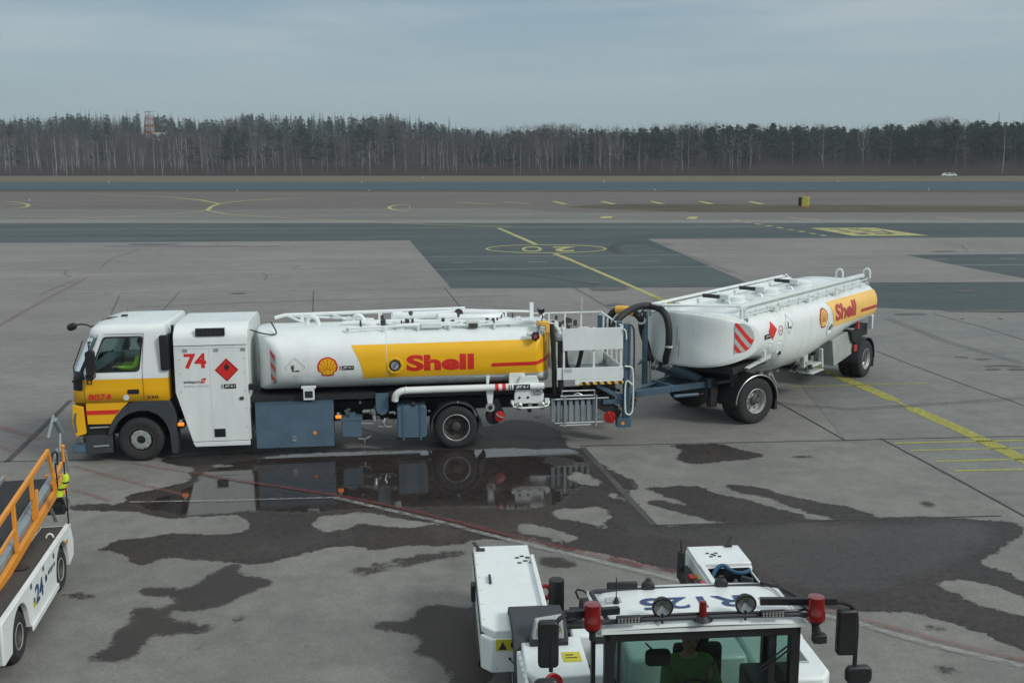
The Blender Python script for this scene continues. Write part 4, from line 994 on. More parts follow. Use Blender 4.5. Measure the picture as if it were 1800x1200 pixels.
    b.tube([(5.42, .9, 2.9), (5.5, .85, 3.0), (5.6, .8, 2.9)], .02, 6); b.build('grab_hoop', M['white'], t)
    b = MB(); b.cyl((7.25, -.95, 2.62), (7.25, -.95, 2.86), .05, 10); b.cyl((-.92, -1.06, 2.45), (-.92, -1.06, 2.64), .045, 10); b.cyl((-1.9, 1.0, 2.62), (-1.9, 1.0, 2.86), .05, 10); b.build('vent_valve', M['alu'], t)
    # side ladder steps and panels
    b = MB(); b.prism([(-.95, 1.46), (-.9, 1.42), (.3, 1.50), (.35, 1.60)], XZ, -1.15, -1.05); b.build('tank_saddle', M['white_dirty'], t, .01); b = MB(); b.box(-1.2, 1.0, -.9, 1.3, 1.30, 1.46); b.build('tank_cradle', M['dark'], t, .01)
    b = MB()
    for s, z in ((-.25, 1.62), (.42, 1.66)): b.prism([(s, z + .16), (s + .06, z + .16), (s + .02, z - .02), (s - .05, z - .02)], XZ, -1.26, -1.18)
    for s, z in ((-.1, 1.95), (-.12, 1.86), (.45, 1.95), (.4, 1.85)): b.box(s, s + .16, TK.V(s, z, .02), TK.V(s, z, 0), z, z + .02)
    b.build('step_bracket', M['white'], t)
    b = MB(); b.box(.62, .72, -1.22, -1.18, 1.55, 1.68); b.build('side_marker', M['black'], t)
    # ---- front bogie, steered (its own heading)
    T = Matrix.Rotation(R(-21), 4, 'Z')
    r = .565
    for v, o, kd in ((-1.25, -1, 'bright'), (-.90, -1, 'plain'), (1.50, 1, 'bright'), (1.15, 1, 'plain')):
        wheel(t, (0, v, r), r, .31, kd, o, T, rim_r=.305)
    b = MB(T); b.cyl((0, -.95, r), (0, .95, r), .08); b.box(-.75, .75, -.55, -.42, .80, 1.05); b.box(-.75, .75, .42, .55, .80, 1.05); b.box(-.15, .15, -.5, .5, .85, 1.2)
    b.lathe([(.6, 0), (.6, .08)], (0, 0, 1.20), (0, 0, 1), 28); b.box(-1.05, -.9, -.62, .62, .62, 1.08); b.box(-.98, -.78, -.72, -.55, .42, 1.05); b.box(-.7, .7, -.6, -.46, .60, .78); b.box(-.55, -.3, -.9, .9, 1.05, 1.22)
    b.box(-.95, .2, -.9, .9, 1.02, 1.10); b.cyl((-.5, .2, .7), (-.1, .2, .7), .16, 14)
    b.build('turntable', M['dark'], t, .01)
    for sg in (-1, 1):
        b = MB(T); ar = [(.66 * math.cos(R(a)), r + .64 * math.sin(R(a))) for a in range(-2, 190, 8)]; ar2 = [(.635 * math.cos(R(a)), r + .615 * math.sin(R(a))) for a in range(190, -3, -8)]
        b.prism(ar + ar2, XZ, sg * 1.27 + (.25 if sg > 0 else 0), sg * .55); b.prism([(.64, .56), (.68, .56), (.70, .28), (.60, .28)], XZ, sg * 1.24, sg * .7)
        for a in (200,): pass
        mg = b.build('mudguard', M['dark'], t, .004)
        b = MB(T); pts = [(.665 * math.cos(R(a)), sg * 1.275, r + .645 * math.sin(R(a))) for a in range(5, 186, 7)]; b.tube(pts, .012, 6); b.build('mudguard_trim', M['alu'], mg)
        b = MB(T)
        for q in (.7, .95): b.bar((-.67, sg * q, .62), (-.50, sg * q, 1.02), .02, .02)
        b.build('mudguard_bracket', M['rimdark'], mg)
    # drawbar
    b = MB(T); L = -2.95
    for sg in (-1, 1): b.bar((-.88, sg * .58, .98), (-1.9, sg * .33, .92), .09, .15); b.bar((-1.9, sg * .33, .92), (L + .2, sg * .06, .84), .09, .15)
    b.bar((-1.9, -.36, .95), (-1.9, .36, .95), .1, .14); b.bar((L - .05, 0, .84), (L + .35, 0, .84), .16, .12); b.lathe([(.10, -.04), (.10, .04), (.05, .04), (.05, -.04)], (L - .1, 0, .84), (0, 0, 1), 16, cap=False)
    b.box(-1.02, -.84, -.70, -.54, .90, 1.12)
    b.cyl((-1.85, -.40, .74), (-1.2, -.52, .74), .045, 12)
    b.bar((L + .25, .1, .92), (-1.6, .25, 1.0), .08, .04)
    b.build('drawbar', M['blue2'], t, .008)
    b = MB(T); b.cyl((-1.15, -.53, .74), (-.95, -.57, .74), .022, 8); b.tube([(L + .2, -.1, .8), (L + .1, -.2, .6), (L - .1, -.1, .58), (L - .2, 0, .7)], .02, 8); b.build('brake_cylinder', M['rimdark'], t)
    for k in range(3):
        b = MB(T); pts = []
        for i in range(60):
            q = i / 59; a = q * 2 * math.pi * 9
            pts.append((L - .35 + .45 * q, -.12 - .06 * k + .04 * math.cos(a), .78 - .25 * math.sin(math.pi * q) + .04 * math.sin(a)))
        b.tube(pts, .008, 5); b.build('coiled_hose', M['black'], t)
    # hose mast and support
    mx_, my_ = -2.12, .42
    b = MB(T); b.box(mx_ - .05, mx_ + .05, my_ - .05, my_ + .05, .92, 2.72); b.prism([(mx_ - .22, 1.42), (mx_, 1.62), (mx_ + .2, 1.5), (mx_ + .2, 1.36), (mx_, 1.46)], XZ, my_ - .03, my_ + .03); b.bar((mx_ + .18, my_, 1.4), (mx_ + .18, my_, .95), .04, .04)
    ms = b.build('hose_mast', M['blue2'], t, .006)
    b = MB(T); b.cyl((mx_ + .05, my_ - .07, .95), (mx_ + .05, my_ - .07, 1.5), .025, 10); b.cyl((mx_ + .1, my_ - .1, .95), (mx_ + .1, my_ - .1, 1.5), .02, 10); b.bar((mx_ - .2, my_, 1.42), (mx_ - .55, my_, .98), .02, .02); b.build('mast_strut', M['alu'], ms)
    b = MB(T); b.tube([(mx_ - .16, my_, 2.66), (mx_ - .05, my_, 2.78), (mx_ + .05, my_, 2.78), (mx_ + .16, my_, 2.66)], .02, 6); b.build('hose_cradle', M['black'], ms)
    # blue intake pipes
    b = MB(T); b.cyl((-1.72, .0, 1.42), (-.95, -.25, 1.05), .115, 18); b.cyl((-1.85, .35, 1.38), (-.9, .2, 1.02), .115, 18); b.build('intake_pipe', M['blue2'], t)
    b = MB(T)
    for p, q in (((-1.80, .02, 1.50), (-1.68, -.01, 1.40)), ((-1.95, .37, 1.46), (-1.83, .34, 1.36))): b.lathe([(.105, 0), (.14, .02), (.14, .08), (.115, .10), (.13, .13), (.13, .16)], p, Vector(q) - Vector(p), 18)
    b.build('hose_clamp', M['steel'], t)
    # ---- rear axle
    for v, o, kd in ((-A, -1, 'bright'), (-.92, -1, 'plain'), (1.67, 1, 'bright'), (1.32, 1, 'plain')): wheel(t, (6.57, v, .545), .545, .31, kd, o, rim_r=.305)
    b = MB(); b.cyl((6.57, -1, .54), (6.57, 1, .54), .09); b.box(4.9, 7.6, -.55, -.42, .95, 1.15); b.box(4.9, 7.6, .42, .55, .95, 1.15); b.box(5.6, 7.3, -1.0, 1.0, 1.15, 1.5); b.box(5.3, 6.0, -.9, .9, .8, 1.2); b.build('rear_frame', M['dark'], t, .01)
    for sg in (-1, 1):
        b = MB(); ar = [(6.57 + .66 * math.cos(R(a)), .545 + .64 * math.sin(R(a))) for a in range(-5, 186, 8)]; ar2 = [(6.57 + .635 * math.cos(R(a)), .545 + .615 * math.sin(R(a))) for a in range(185, -6, -8)]
        b.prism(ar + ar2, XZ, sg * 1.28, sg * .6); b.prism([(7.20, .5), (7.25, .5), (7.24, .22), (7.16, .22)], XZ, sg * 1.26, sg * .7); b.build('mudguard', M['arch'], t, .004)
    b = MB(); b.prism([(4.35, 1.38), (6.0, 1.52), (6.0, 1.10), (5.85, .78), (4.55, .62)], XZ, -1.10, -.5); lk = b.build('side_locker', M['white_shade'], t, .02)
    b = MB(); b.prism([(5.45, 1.52), (6.02, 1.48), (6.05, 1.02), (5.65, 1.20)], XZ, -1.2, -.6, 0); b.build('locker_flap', M['black'], lk)
    b = MB(); b.box(5.80, 6.0, -1.19, -1.16, .86, 1.06); b.prism([(5.95, 1.5), (6.10, 1.5), (6.06, 1.72), (5.98, 1.72)], XZ, -1.2, -1.12); b.build('red_panel', M['red_dull'], lk)
    b = MB(); b.box(7.3, 7.85, -.5, -.2, .98, 1.32); b.box(7.72, 7.9, -.62, -.15, .95, 1.38); b.cyl((7.4, -.35, 1.3), (7.4, -.35, 1.42), .03); b.cyl((7.65, -.35, 1.3), (7.65, -.35, 1.42), .03); rh = b.build('rear_coupling', M['bluegrey'], t, .02)
    b = MB(); b.cyl((7.9, -.4, 1.15), (8.1, -.4, 1.15), .03, 8); b.cyl((8.08, -.4, 1.15), (8.14, -.4, 1.15), .05, 10); b.build('coupling_pin', M['alu'], rh)
    b = MB(); b.prism([(7.1, 1.75), (7.2, 1.78), (7.18, 1.35), (7.1, 1.35)], XZ, -1.2, -1.08); b.build('rear_post', M['white'], t, .01)
    # discharge fittings under the belly
    b = MB(); b.prism([(3.62, 1.25), (3.72, 1.25), (3.8, .72), (3.7, .72)], XZ, -1.1, -1.0); b.box(2.9, 3.7, -1.15, -.5, .66, .70); b.box(3.0, 3.6, -1.12, -.7, .84, .90); b.prism([(2.7, 1.15), (2.95, 1.2), (2.95, .9), (2.7, .85)], XZ, -1.0, -.9); b.build('coupling_panel', M['white_dirty'], t, .008)
    rnd = random.Random(4); b = MB()
    for i in range(26):
        s = 2.75 + rnd.random() * 1.0; z = .55 + rnd.random() * .6; v = -1.12 + rnd.random() * .4; q = .03 + rnd.random() * .08; b.box(s, s + q, v, v + q, z, z + q)
    b.build('valve', M['rimdark'], t, .01)
    b = MB(); b.cyl((1.5, -.3, 1.0), (1.5, -.3, .72), .06, 12); b.cyl((1.15, -.45, .80), (1.9, -.45, .80), .05, 10); b.lathe([(.06, -.03), (.13, 0), (.06, .03)], (1.3, -.45, .8), (0, 1, 0), 16); b.lathe([(.06, -.05), (.12, 0), (.06, .05)], (1.55, -.5, .8), (1, 0, 0), 16); b.tube([(1.5, -.5, .75), (1.52, -.5, .55), (1.6, -.55, .42)], .035, 8); b.tube([(1.8, -.5, .78), (1.85, -.55, .62), (1.9, -.6, .50)], .03, 8); b.cyl((1.7, -.5, 1.0), (1.7, -.5, .7), .03, 8); b.box(1.9, 2.05, -.6, -.5, .82, .88)
    b.build('drain_valve', M['steel'], t, .004)
    b = MB(); b.tube([(1.1, -.4, .95), (.98, -.5, .85), (1.05, -.5, .68), (1.25, -.5, .72)], .014, 6); b.build('drain_hose', M['black'], t)
    # hoses joining truck and trailer (fixed to the trailer's intake pipes), in world space converted to trailer space
    inv = (Matrix.Translation((5.28, 25.22, 0)) @ Matrix.Rotation(R(51), 4, 'Z')).inverted()
    TW = Matrix.Translation((-7.954, 21.219, 0)) @ Matrix.Rotation(R(7.21), 4, 'Z')
    def W(p): return inv @ (TW @ Vector(p))
    def TT(p): return T @ Vector(p)
    mt = T @ Vector((mx_, my_, 2.80))
    h1 = [W((10.35, .75, 2.2)), W((10.50, .8, 2.62)), W((10.8, .95, 2.86)), TT((mx_ - .1, my_ - .05, 2.90)), TT((mx_ + .10, my_ - .55, 2.84)), TT((-1.97, -.30, 2.50)), TT((-1.97, -.32, 1.95)), TT((-1.90, -.10, 1.62)), TT((-1.78, .01, 1.48))]
    h2 = [W((10.62, 2.2, 1.9)), W((10.64, 2.2, 2.42)), W((10.78, 2.15, 2.72)), W((11.05, 1.95, 2.80)), W((11.38, 1.72, 2.60)), TT((mx_ + .02, my_ + .18, 2.25)), TT((mx_ + .14, my_ + .1, 1.85)), TT((-2.02, .38, 1.62)), TT((-1.93, .365, 1.46))]
    for hp, nm in ((h1, 'loading_hose'), (h2, 'loading_hose')):
        b = MB(); b.tube(hp, .082, 14, smooth=3); ho = b.build(nm, M['hose'], t)
        if hp is h2:
            b = MB(); q = [hp[2] * .75 + hp[3] * .25, hp[2] * .3 + hp[3] * .7 - Vector((0, 0, .01)), hp[3] * .75 + hp[4] * .25 - Vector((0, 0, .01)), hp[3] * .45 + hp[4] * .55]; b.tube(q, .098, 14, smooth=2); b.build('hose_sleeve', M['hose_yellow'], ho)
            b = MB(); p = hp[5] * .3 + hp[4] * .7; d = (hp[5] - hp[4]).normalized(); b.cyl(p - d * .03, p + d * .03, .10, 14); b.build('hose_band', M['white'], ho)
        else:
            b = MB(); p = hp[6]; b.cyl(p - Vector((0, 0, .02)), p + Vector((0, 0, .02)), .087, 14); b.build('hose_band', M['white_dirty'], ho)
    return t
trailer = build_trailer()

# ================================================================== PEOPLE (seated drivers)
def person(loc, rz, label, lean=0.0, jacket='hiviz', hat=False, wheel_c=(.50, 0, .42), wheel_r=.19):
    "seated figure facing +x, hip joint at the origin of loc; returns the body object"
    V3 = Vector
    nodes = []; edges = []; rad = []
    def nd(p, r_, par=None):
        nodes.append(V3(p)); rad.append(r_); i = len(nodes) - 1
        if par is not None: edges.append((par, i))
        return i
    pel = nd((0, 0, .10), .145)
    waist = nd((.01, 0, .24), .135, pel); chest = nd((.02, 0, .40), .155, waist); up_ = nd((.03, 0, .52), .13, chest)
    neck = nd((.045, 0, .60), .058, up_); nk2 = nd((.06, 0, .655), .055, neck)
    hd1 = nd((.075, 0, .72), .082, nk2); hd2 = nd((.075, 0, .80), .092, hd1); nd((.07, 0, .865), .062, hd2)
    jaw = nd((.125, 0, .70), .045, hd1); nose = nd((.172, 0, .765), .013, hd2)
    for sg in (-1, 1):
        nd((.075, sg * .088, .77), .016, hd2)
        sh = nd((.03, sg * .18, .50), .075, up_); el = nd((.20, sg * .25, .27), .052, sh); wr = nd((wheel_c[0] - .07, sg * wheel_r, wheel_c[2] + .02), .032, el)
        palm = nd((wheel_c[0] - .02, sg * wheel_r, wheel_c[2] + .035), .030, wr)
        for k, (dy, L_) in enumerate(((-.030, .070), (-.010, .078), (.010, .074), (.030, .060))):
            a = nd((wheel_c[0] + .02, sg * wheel_r + dy, wheel_c[2] + .045), .0105, palm)
            b_ = nd((wheel_c[0] + .02 + L_ * .45, sg * wheel_r + dy, wheel_c[2] + .03), .0095, a)
            nd((wheel_c[0] + .01 + L_ * .35, sg * wheel_r + dy, wheel_c[2] - .005), .0085, b_)
        th_ = nd((wheel_c[0] - .01, sg * (wheel_r - .045), wheel_c[2] + .02), .0115, palm); nd((wheel_c[0] + .02, sg * (wheel_r - .06), wheel_c[2] - .0), .010, th_)
        hp = nd((.06, sg * .10, .08), .095, pel); kn = nd((.48, sg * .14, .10), .062, hp); ank = nd((.50, sg * .14, -.32), .042, kn); nd((.62, sg * .15, -.37), .035, ank)
    def skin(name, idx, scale, m_, parent=None, root=0, sub=1):
        mp_ = {j: i for i, j in enumerate(idx)}
        me = bpy.data.meshes.new(name); me.from_pydata([tuple(nodes[j]) for j in idx], [(mp_[a], mp_[b_]) for a, b_ in edges if a in mp_ and b_ in mp_], []); me.update()
        o = bpy.data.objects.new(name, me); COL.objects.link(o)
        md = o.modifiers.new('skin', 'SKIN'); md.use_smooth_shade = True
        for i, j in enumerate(idx):
            sv = me.skin_vertices[0].data[i]; q = rad[j] * (scale(j) if callable(scale) else scale); sv.radius = (q, q)
            if j in (chest, up_, waist, pel): sv.radius = (q * 1.15, q * .80)
        me.skin_vertices[0].data[mp_[root]].use_root = True
        sb = o.modifiers.new('sub', 'SUBSURF'); sb.levels = sub; sb.render_levels = sub
        dg = bpy.context.evaluated_depsgraph_get(); m2 = bpy.data.meshes.new_from_object(o.evaluated_get(dg)); bpy.data.objects.remove(o)
        m2.name = name; m2.materials.clear(); m2.materials.append(m_); m2.shade_smooth()
        o = bpy.data.objects.new(name, m2); COL.objects.link(o)
        if parent: o.parent = parent
        return o
    body = skin('person', list(range(len(nodes))), 1.0, M['skin'], None, 0, 2)
    body.location = loc; body.rotation_euler = (0, lean, rz)
    tag(body, label, 'person')
    arms = [i for i, p in enumerate(nodes)]
    torso = [pel, waist, chest, up_]
    jk = torso + [neck] + [i for i, p in enumerate(nodes) if rad[i] in (.075, .052, .032)]
    skin('jacket', jk, lambda j: (1.45 if j == neck else 1.30) if rad[j] > .055 else 1.35, M[jacket], body, 0, 2)
    lg = [pel] + [i for i in range(len(nodes)) if rad[i] in (.095, .062, .042)]
    skin('trousers', lg, 1.18, M['cloth'], body, 0, 1)
    b = MB()
    rings = []
    for k, (zz, rr) in enumerate(((.775, .094), (.81, .102), (.85, .096), (.885, .072), (.90, .03))):
        rings.append([(.062 + rr * math.cos(2 * math.pi * i / 16) * (1.08 if math.cos(2 * math.pi * i / 16) < 0 else (.80 if k == 0 else 1.0)), rr * .95 * math.sin(2 * math.pi * i / 16), zz) for i in range(16)])
    vs = [p for r_ in rings for p in r_]; fs = [(j * 16 + i, j * 16 + (i + 1) % 16, (j + 1) * 16 + (i + 1) % 16, (j + 1) * 16 + i) for j in range(4) for i in range(16)] + [tuple(range(64, 80))]
    b.add(vs, fs); b.build('cap' if hat else 'hair', M['cloth'] if hat else M['hair'], body)  # dark cap is added so the head reads as a shaded silhouette
    b = MB()
    for sg in (-1, 1): b.cyl((.155, sg * .032, .785), (.165, sg * .032, .785), .011, 8)
    b.bar((.165, -.022, .722), (.165, .022, .722), .006, .006); b.build('face_features', M['black'], body)
    b = MB(); b.lathe([(.158, -.012), (.162, 0), (.158, .012)], (.02, 0, .36), (0, 0, 1), 20, cap=False)
    return body
FW_M = Matrix.Translation((-7.954, 21.219, 0)) @ Matrix.Rotation(R(7.21), 4, 'Z')
p = FW_M @ Vector((.10, .55, 1.72))
person(p, R(7.21 + 180), 'tanker driver seated behind the cab side window in a lime hi-vis jacket', wheel_c=(.62, 0, .26), wheel_r=.17)

# ================================================================== PUSHBACK TUG (local y points away from the camera)
def build_tug():
    t = empty('pushback_tug', (1.3, 8.4, 0), R(4.32))
    tag(t, 'white aircraft tug with open glass cab facing the camera and two long rear arms', 'aircraft tug')
    def arm(x0, x1, far, near_, zt, zb, chamf, name):
        b = MB(); pl = [(x0, far), (x1, far), (x1, near_ + chamf), (x1, near_), (x0 + .12, near_), (x0, near_ + .14)]
        b.prism(pl, XY, zb, zt - .09); o = b.build(name, M['white_panel'], t, .02)
        b = MB(); pl2 = [(x0 + .01, far), (x1 - .02, far), (x1 - .02, near_ + .04), (x0 + .15, near_ + .04), (x0 + .01, near_ + .20)]
        b.prism(pl2, XY, zt - .09, zt); l = b.build('lid', M['white'], o, .015)
        b = MB(); b.box(x0 - .002, x1 + .002, near_ + .16, far + .001, zt - .096, zt - .088); b.build('lid_gap', M['dark'], o)
        b = MB()
        for i in range(6):
            yb = near_ + .35 + i * .42; b.cyl((x0 - .004, yb, zt - .2), (x0 + .01, yb, zt - .2), .014, 8); b.cyl((x0 + .05, yb, zt), (x0 + .05, yb, zt + .004), .012, 8)
        for i in range(3): b.cyl((x0 + .18 + i * .22, near_ - .004, zb + .06), (x0 + .18 + i * .22, near_ + .01, zb + .06), .012, 8)
        b.build('bolt_row', M['grey_text'], o)
        return o, l
    # left arm
    o, l = arm(-1.47, -.66, 5.48, 2.78, .95, .44, .05, 'rear_arm')
    b = MB(); b.box(-.70, -.64, 3.3, 5.0, .88, 1.0); b.build('arm_flange', M['white'], o, .01)
    b = MB(); b.box(-1.42, -1.30, 5.28, 5.36, .95, .97); b.bar((-1.38, 5.34, .965), (-1.45, 5.50, 1.0), .04, .015); b.box(-1.30, -1.27, 4.15, 4.38, .95, .99)
    b.build('lid_hinge', M['black'], l)
    b = MB()
    for x, y in ((-.83, 5.03), (-.90, 4.98), (-.76, 4.98), (-.88, 4.80), (-.80, 4.86), (-.72, 4.80)): b.box(x, x + .055, y, y + .045, .951, .956)
    b.build('paw_mark', M['black_text'], l)
    b = MB(); b.box(-1.30, -.98, 2.772, 2.779, .72, .86, 0); st = b.build('warning_sticker', M['sticker'], o)
    b = MB(); b.prism([(-1.27, .735), (-1.17, .735), (-1.22, .835)], lambda x, z, y: (x, y, z), 2.768, 2.771); b.prism([(-1.12, .75), (-1.10, .75), (-1.09, .80), (-1.11, .84), (-1.13, .80)], lambda x, z, y: (x, y, z), 2.768, 2.771); b.build('warning_symbol', M['black_text'], st)
    b = MB(); b.cyl((-1.14, 2.76, .62), (-1.14, 2.78, .62), .015, 8); b.tube([(-1.14, 2.76, .62), (-1.05, 2.74, .52), (-.95, 2.75, .44)], .006, 5); b.build('pull_cord', M['black'], o)
    b = MB(); b.box(-1.50, -1.47, 3.0, 4.9, .42, .50); b.box(-1.53, -1.46, 4.35, 4.5, .62, .85); b.build('side_fender', M['black'], o, .02)
    # right arm with an open bin
    x0, x1 = 1.55, 2.31
    b = MB(); b.box(x0, x1, 4.62, 5.30, .44, .87); b.box(x0, x0 + .06, 3.0, 4.62, .44, .87); b.box(x1 - .03, x1, 3.0, 4.62, .44, .80); b.box(x0, x1, 3.0, 4.62, .40, .46); b.box(x0 + .06, x1 - .03, 2.6, 3.95, .44, .84)
    o2 = b.build('rear_arm', M['white_panel'], t, .015)
    b = MB(); b.box(x0 + .01, x1 - .01, 4.64, 5.28, .87, .92); b.box(x0 + .02, x0 + .10, 3.4, 4.64, .87, .92); b.box(x0 + .1, x0 + .42, 3.72, 3.96, .86, .89); lid2 = b.build('lid', M['white'], o2, .012)
    b = MB(); b.box(x1 - .22, x1 - .12, 5.2, 5.26, .92, .95); b.bar((x1 - .18, 5.24, .93), (x1 - .08, 5.40, .99), .04, .015)
    for x, y in ((1.76, 4.98), (1.82, 4.94), (1.88, 4.98), (1.78, 4.86), (1.84, 4.90), (1.90, 4.86)): b.box(x, x + .045, y, y + .04, .921, .926)
    b.build('lid_hinge', M['black'], lid2)
    b = MB(); b.box(x0 + .08, x0 + .10, 3.96, 4.62, .46, .86); b.box(x1 - .05, x1 - .03, 3.96, 4.62, .46, .80); b.box(x0 + .1, x1 - .05, 4.60, 4.615, .46, .86); b.box(x0 + .1, x1 - .05, 3.96, 3.98, .46, .84); b.box(x0 + .1, x1 - .05, 3.97, 4.6, .47, .50); b.box(x0 + .45, x1 + .01, 3.78, 3.98, .72, .84)
    b.build('bin_lining', M['black'], o2)
    b = MB(); b.box(x0 - .02, x0 - .005, 4.35, 4.6, .62, .80); b.build('warning_sticker', M['sticker'], o2)
    b = MB(); b.box(1.38, 1.53, 3.9, 5.1, .55, .72); b.box(1.36, 1.44, 4.9, 5.0, .7, .98); b.cyl((1.40, 4.95, .9), (1.40, 4.95, 1.15), .012, 6); b.tube([(1.25, 4.2, .72), (1.42, 4.2, .80), (1.46, 4.1, .62), (1.38, 4.0, .6)], .022, 8); b.box(1.40, 1.52, 4.0, 4.3, .5, .85); b.build('latch_gear', M['dark'], t, .01)
    b = MB(); b.box(1.44, 1.52, 4.55, 4.70, .72, .76); b.cyl((1.48, 4.1, .72), (1.48, 4.1, .90), .035, 12); b.build('red_valve', M['red_reel'], t, .006)
    # deck between the arms
    b = MB(); b.box(-.64, 1.5, 2.4, 3.9, .40, .58); b.box(-.64, 1.5, 3.3, 3.6, .58, .72); b.cyl((-.2, 3.55, .78), (.1, 3.55, .78), .19, 18); b.box(-.55, .3, 3.0, 3.3, .58, .80); b.box(-.05, .1, 3.3, 3.9, .6, .85)
    for x in (.5, .9, 1.2): b.box(x, x + .2, 3.1, 3.5, .58, .74)
    b.build('winch_deck', M['dark'], t, .02)
    b = MB(); b.cyl((-.46, 3.9, .6), (-.46, 3.9, 1.08), .10, 20); b.lathe([(.10, 0), (.095, .03), (.04, .04)], (-.46, 3.9, 1.06), (0, 0, 1), 20); b.build('air_filter', M['black'], t)
    b = MB(); b.tube([(-.70 + .02 * 0, 4.0 + .0, .93)] if 0 else [(-.60 + .075 * math.cos(a), 4.0, .88 + .085 * math.sin(a)) for a in [i * math.pi / 8 for i in range(16)]], .028, 8, closed=True); b.build('lifting_ring', M['red_reel'], t)
    b = MB(); b.tube([(-.2, 3.7, .9), (-.25, 3.75, 1.02), (-.1, 3.7, 1.0), (-.05, 3.65, .85)], .014, 6, smooth=1); b.tube([(.0, 3.6, .8), (.1, 3.6, .95), (.3, 3.5, .9)], .014, 6, smooth=1); b.build('hose', M['black'], t)
    b = MB(); b.box(-.15, .12, 3.4, 3.5, .90, .96); b.box(.1, 1.0, 3.35, 3.42, .93, .99); b.build('yellow_beam', M['hose_yellow'], t, .01)
    # wheels and main body
    for x, o_ in ((-1.10, -1), (2.15, 1)):
        Tm = Matrix.Translation((x, 2.75, .48)) @ Matrix.Rotation(R(90), 4, 'Z')
        wheel(t, (0, 0, 0), .48, .32, 'plain', 1 if o_ < 0 else -1, Tm)
    b = MB(); b.prism([(3.27, .5), (3.27, .99), (3.18, 1.08), (2.62, 1.11), (2.42, 1.04), (2.26, .80), (2.20, .55), (2.24, .55), (2.31, .80), (2.46, 1.0), (2.62, 1.07), (3.14, 1.04), (3.22, .96), (3.22, .5)], lambda y, z, x: (x, y, z), -1.13, -.50); b.box(-.5, -.2, 2.7, 3.2, .62, .95); b.build('wheel_fender', M['arch'], t, .02)
    b = MB(); b.prism([(-1.04, 2.45), (-.36, 2.52), (-.36, 1.62), (-.92, 1.58), (-1.04, 1.75)], XY, .35, 1.0); b.prism([(-1.10, 2.3), (-1.04, 2.3), (-1.02, 1.5), (-1.06, 1.5)], XY, .35, .96)
    lb = b.build('left_body', M['white_panel'], t, .035)
    b = MB(); b.box(-.98, -.80, 1.75, 2.30, .985, .995)
    for i in range(5): b.box(-1.085, -1.06, 1.65 + i * .13, 1.69 + i * .13, .962, .968)
    b.build('vent_slot', M['grey_text'], lb)
    b = MB(); b.box(-.62, -.42, 1.9, 2.12, 1.001, 1.006); st = b.build('warning_sticker', M['sticker'], lb)
    b = MB(); b.box(-.59, -.46, 1.98, 1.995, 1.006, 1.009); b.box(-.58, -.50, 2.04, 2.06, 1.006, 1.009); b.build('sticker_print', M['black_text'], st)
    b = MB(); b.box(-.95, -.52, 2.28, 2.50, 1.0, 1.06, 0); b.prism([(-.92, 1.05), (-.56, 1.05), (-.58, 1.30), (-.88, 1.26)], lambda x, z, y: (x, y, z), 2.34, 2.46, 1); b.box(-.86, -.76, 2.32, 2.34, 1.10, 1.20, 2); b.lathe([(.07, 0), (.0, .01)], (-.66, 2.33, 1.16), (0, -1, 0), 16, 2, cap=False)
    b.build('head_lamp', [M['black'], M['refl'], M['lens']], t, .01)
    b = MB(); b.box(-.45, -.18, 2.55, 2.75, .6, .98); b.build('side_cowl', M['white'], t, .03)
    b = MB(); b.box(-.5, -.05, 2.8, 3.25, .6, .98); b.box(-.35, .1, 3.25, 3.5, .6, .90); b.tube([(-.45, 2.9, 1.0), (-.2, 2.95, 1.05), (.0, 2.9, 1.0), (.1, 2.7, .95)], .03, 8, smooth=1); b.build('hydraulic_unit', M['dark'], t, .015)
    b = MB(); b.lathe([(.07, -.03), (.09, -.03), (.09, .03), (.07, .03)], (-.80, 1.30, 1.10), (.3, -1, .2), 20); b.build('hose_drum', M['red_reel'], t)
    b = MB()
    pts = [(-.38, 1.5, 1.10), (-.28, 1.35, 1.03), (-.12, 1.15, 1.0), (.02, .95, 1.02)]
    b.tube(pts, .022, 8, smooth=2); b.build('corrugated_hose', M['rimdark'], t)
    b = MB(); b.prism([(1.45, 2.6), (2.18, 2.6), (2.18, 1.55), (2.08, 1.40), (1.42, 1.38)], XY, .35, .97); b.box(1.35, 2.15, .3, 1.40, .35, .78)
    rb = b.build('right_body', M['white_panel'], t, .035)
    b = MB(); b.box(1.75, 2.02, 1.72, 2.45, .972, .985, 0)
    for i in range(11): b.box(1.77 + i * .022, 1.779 + i * .022, 1.74, 2.43, .985, .99, 1)
    b.build('vent_grille', [M['grey_text'], M['black']], rb)
    for x, o_ in ((-.92, -1), (2.02, 1)):
        Tm = Matrix.Translation((x, .95, .40)) @ Matrix.Rotation(R(90), 4, 'Z')
        wheel(t, (0, 0, 0), .40, .28, 'plain', 1 if o_ < 0 else -1, Tm, rim_r=.22)
    b = MB(); b.box(-.60, 1.72, .08, 3.0, .24, .50); b.box(-.62, 1.40, -.02, .10, .26, .56); b.box(-.85, -.60, .35, 1.6, .80, .88); b.box(1.72, 2.02, .5, 1.35, .80, .88); b.build('underframe', M['dark'], t, .02)
    # engine hood behind the cab (seen through the glass)
    b = MB(); b.box(.02, 1.36, 1.62, 2.5, .5, 1.12, 0, (.04, -.04, .04, 0)); b.build('engine_hood', M['white'], t, .04)
    # ---- cab
    cx0, cx1, y0, y1, zr, zb = -.50, 1.26, .02, .84, 2.235, .55
    b = MB()
    for x in (cx0, cx1 - .09): b.box(x, x + .09, y0, y0 + .09, zb, zr); b.box(x, x + .07, y1 - .08, y1, zb, zr)
    b.box(cx0, cx1, y0 + .001, y0 + .08, zr - .09, zr); b.box(cx0, cx1, y1 - .07, y1, zr - .06, zr); b.box(cx0, cx1, y0, y0 + .08, zb, 1.18); b.box(cx0, cx1, y1 - .08, y1, zb, 1.15)
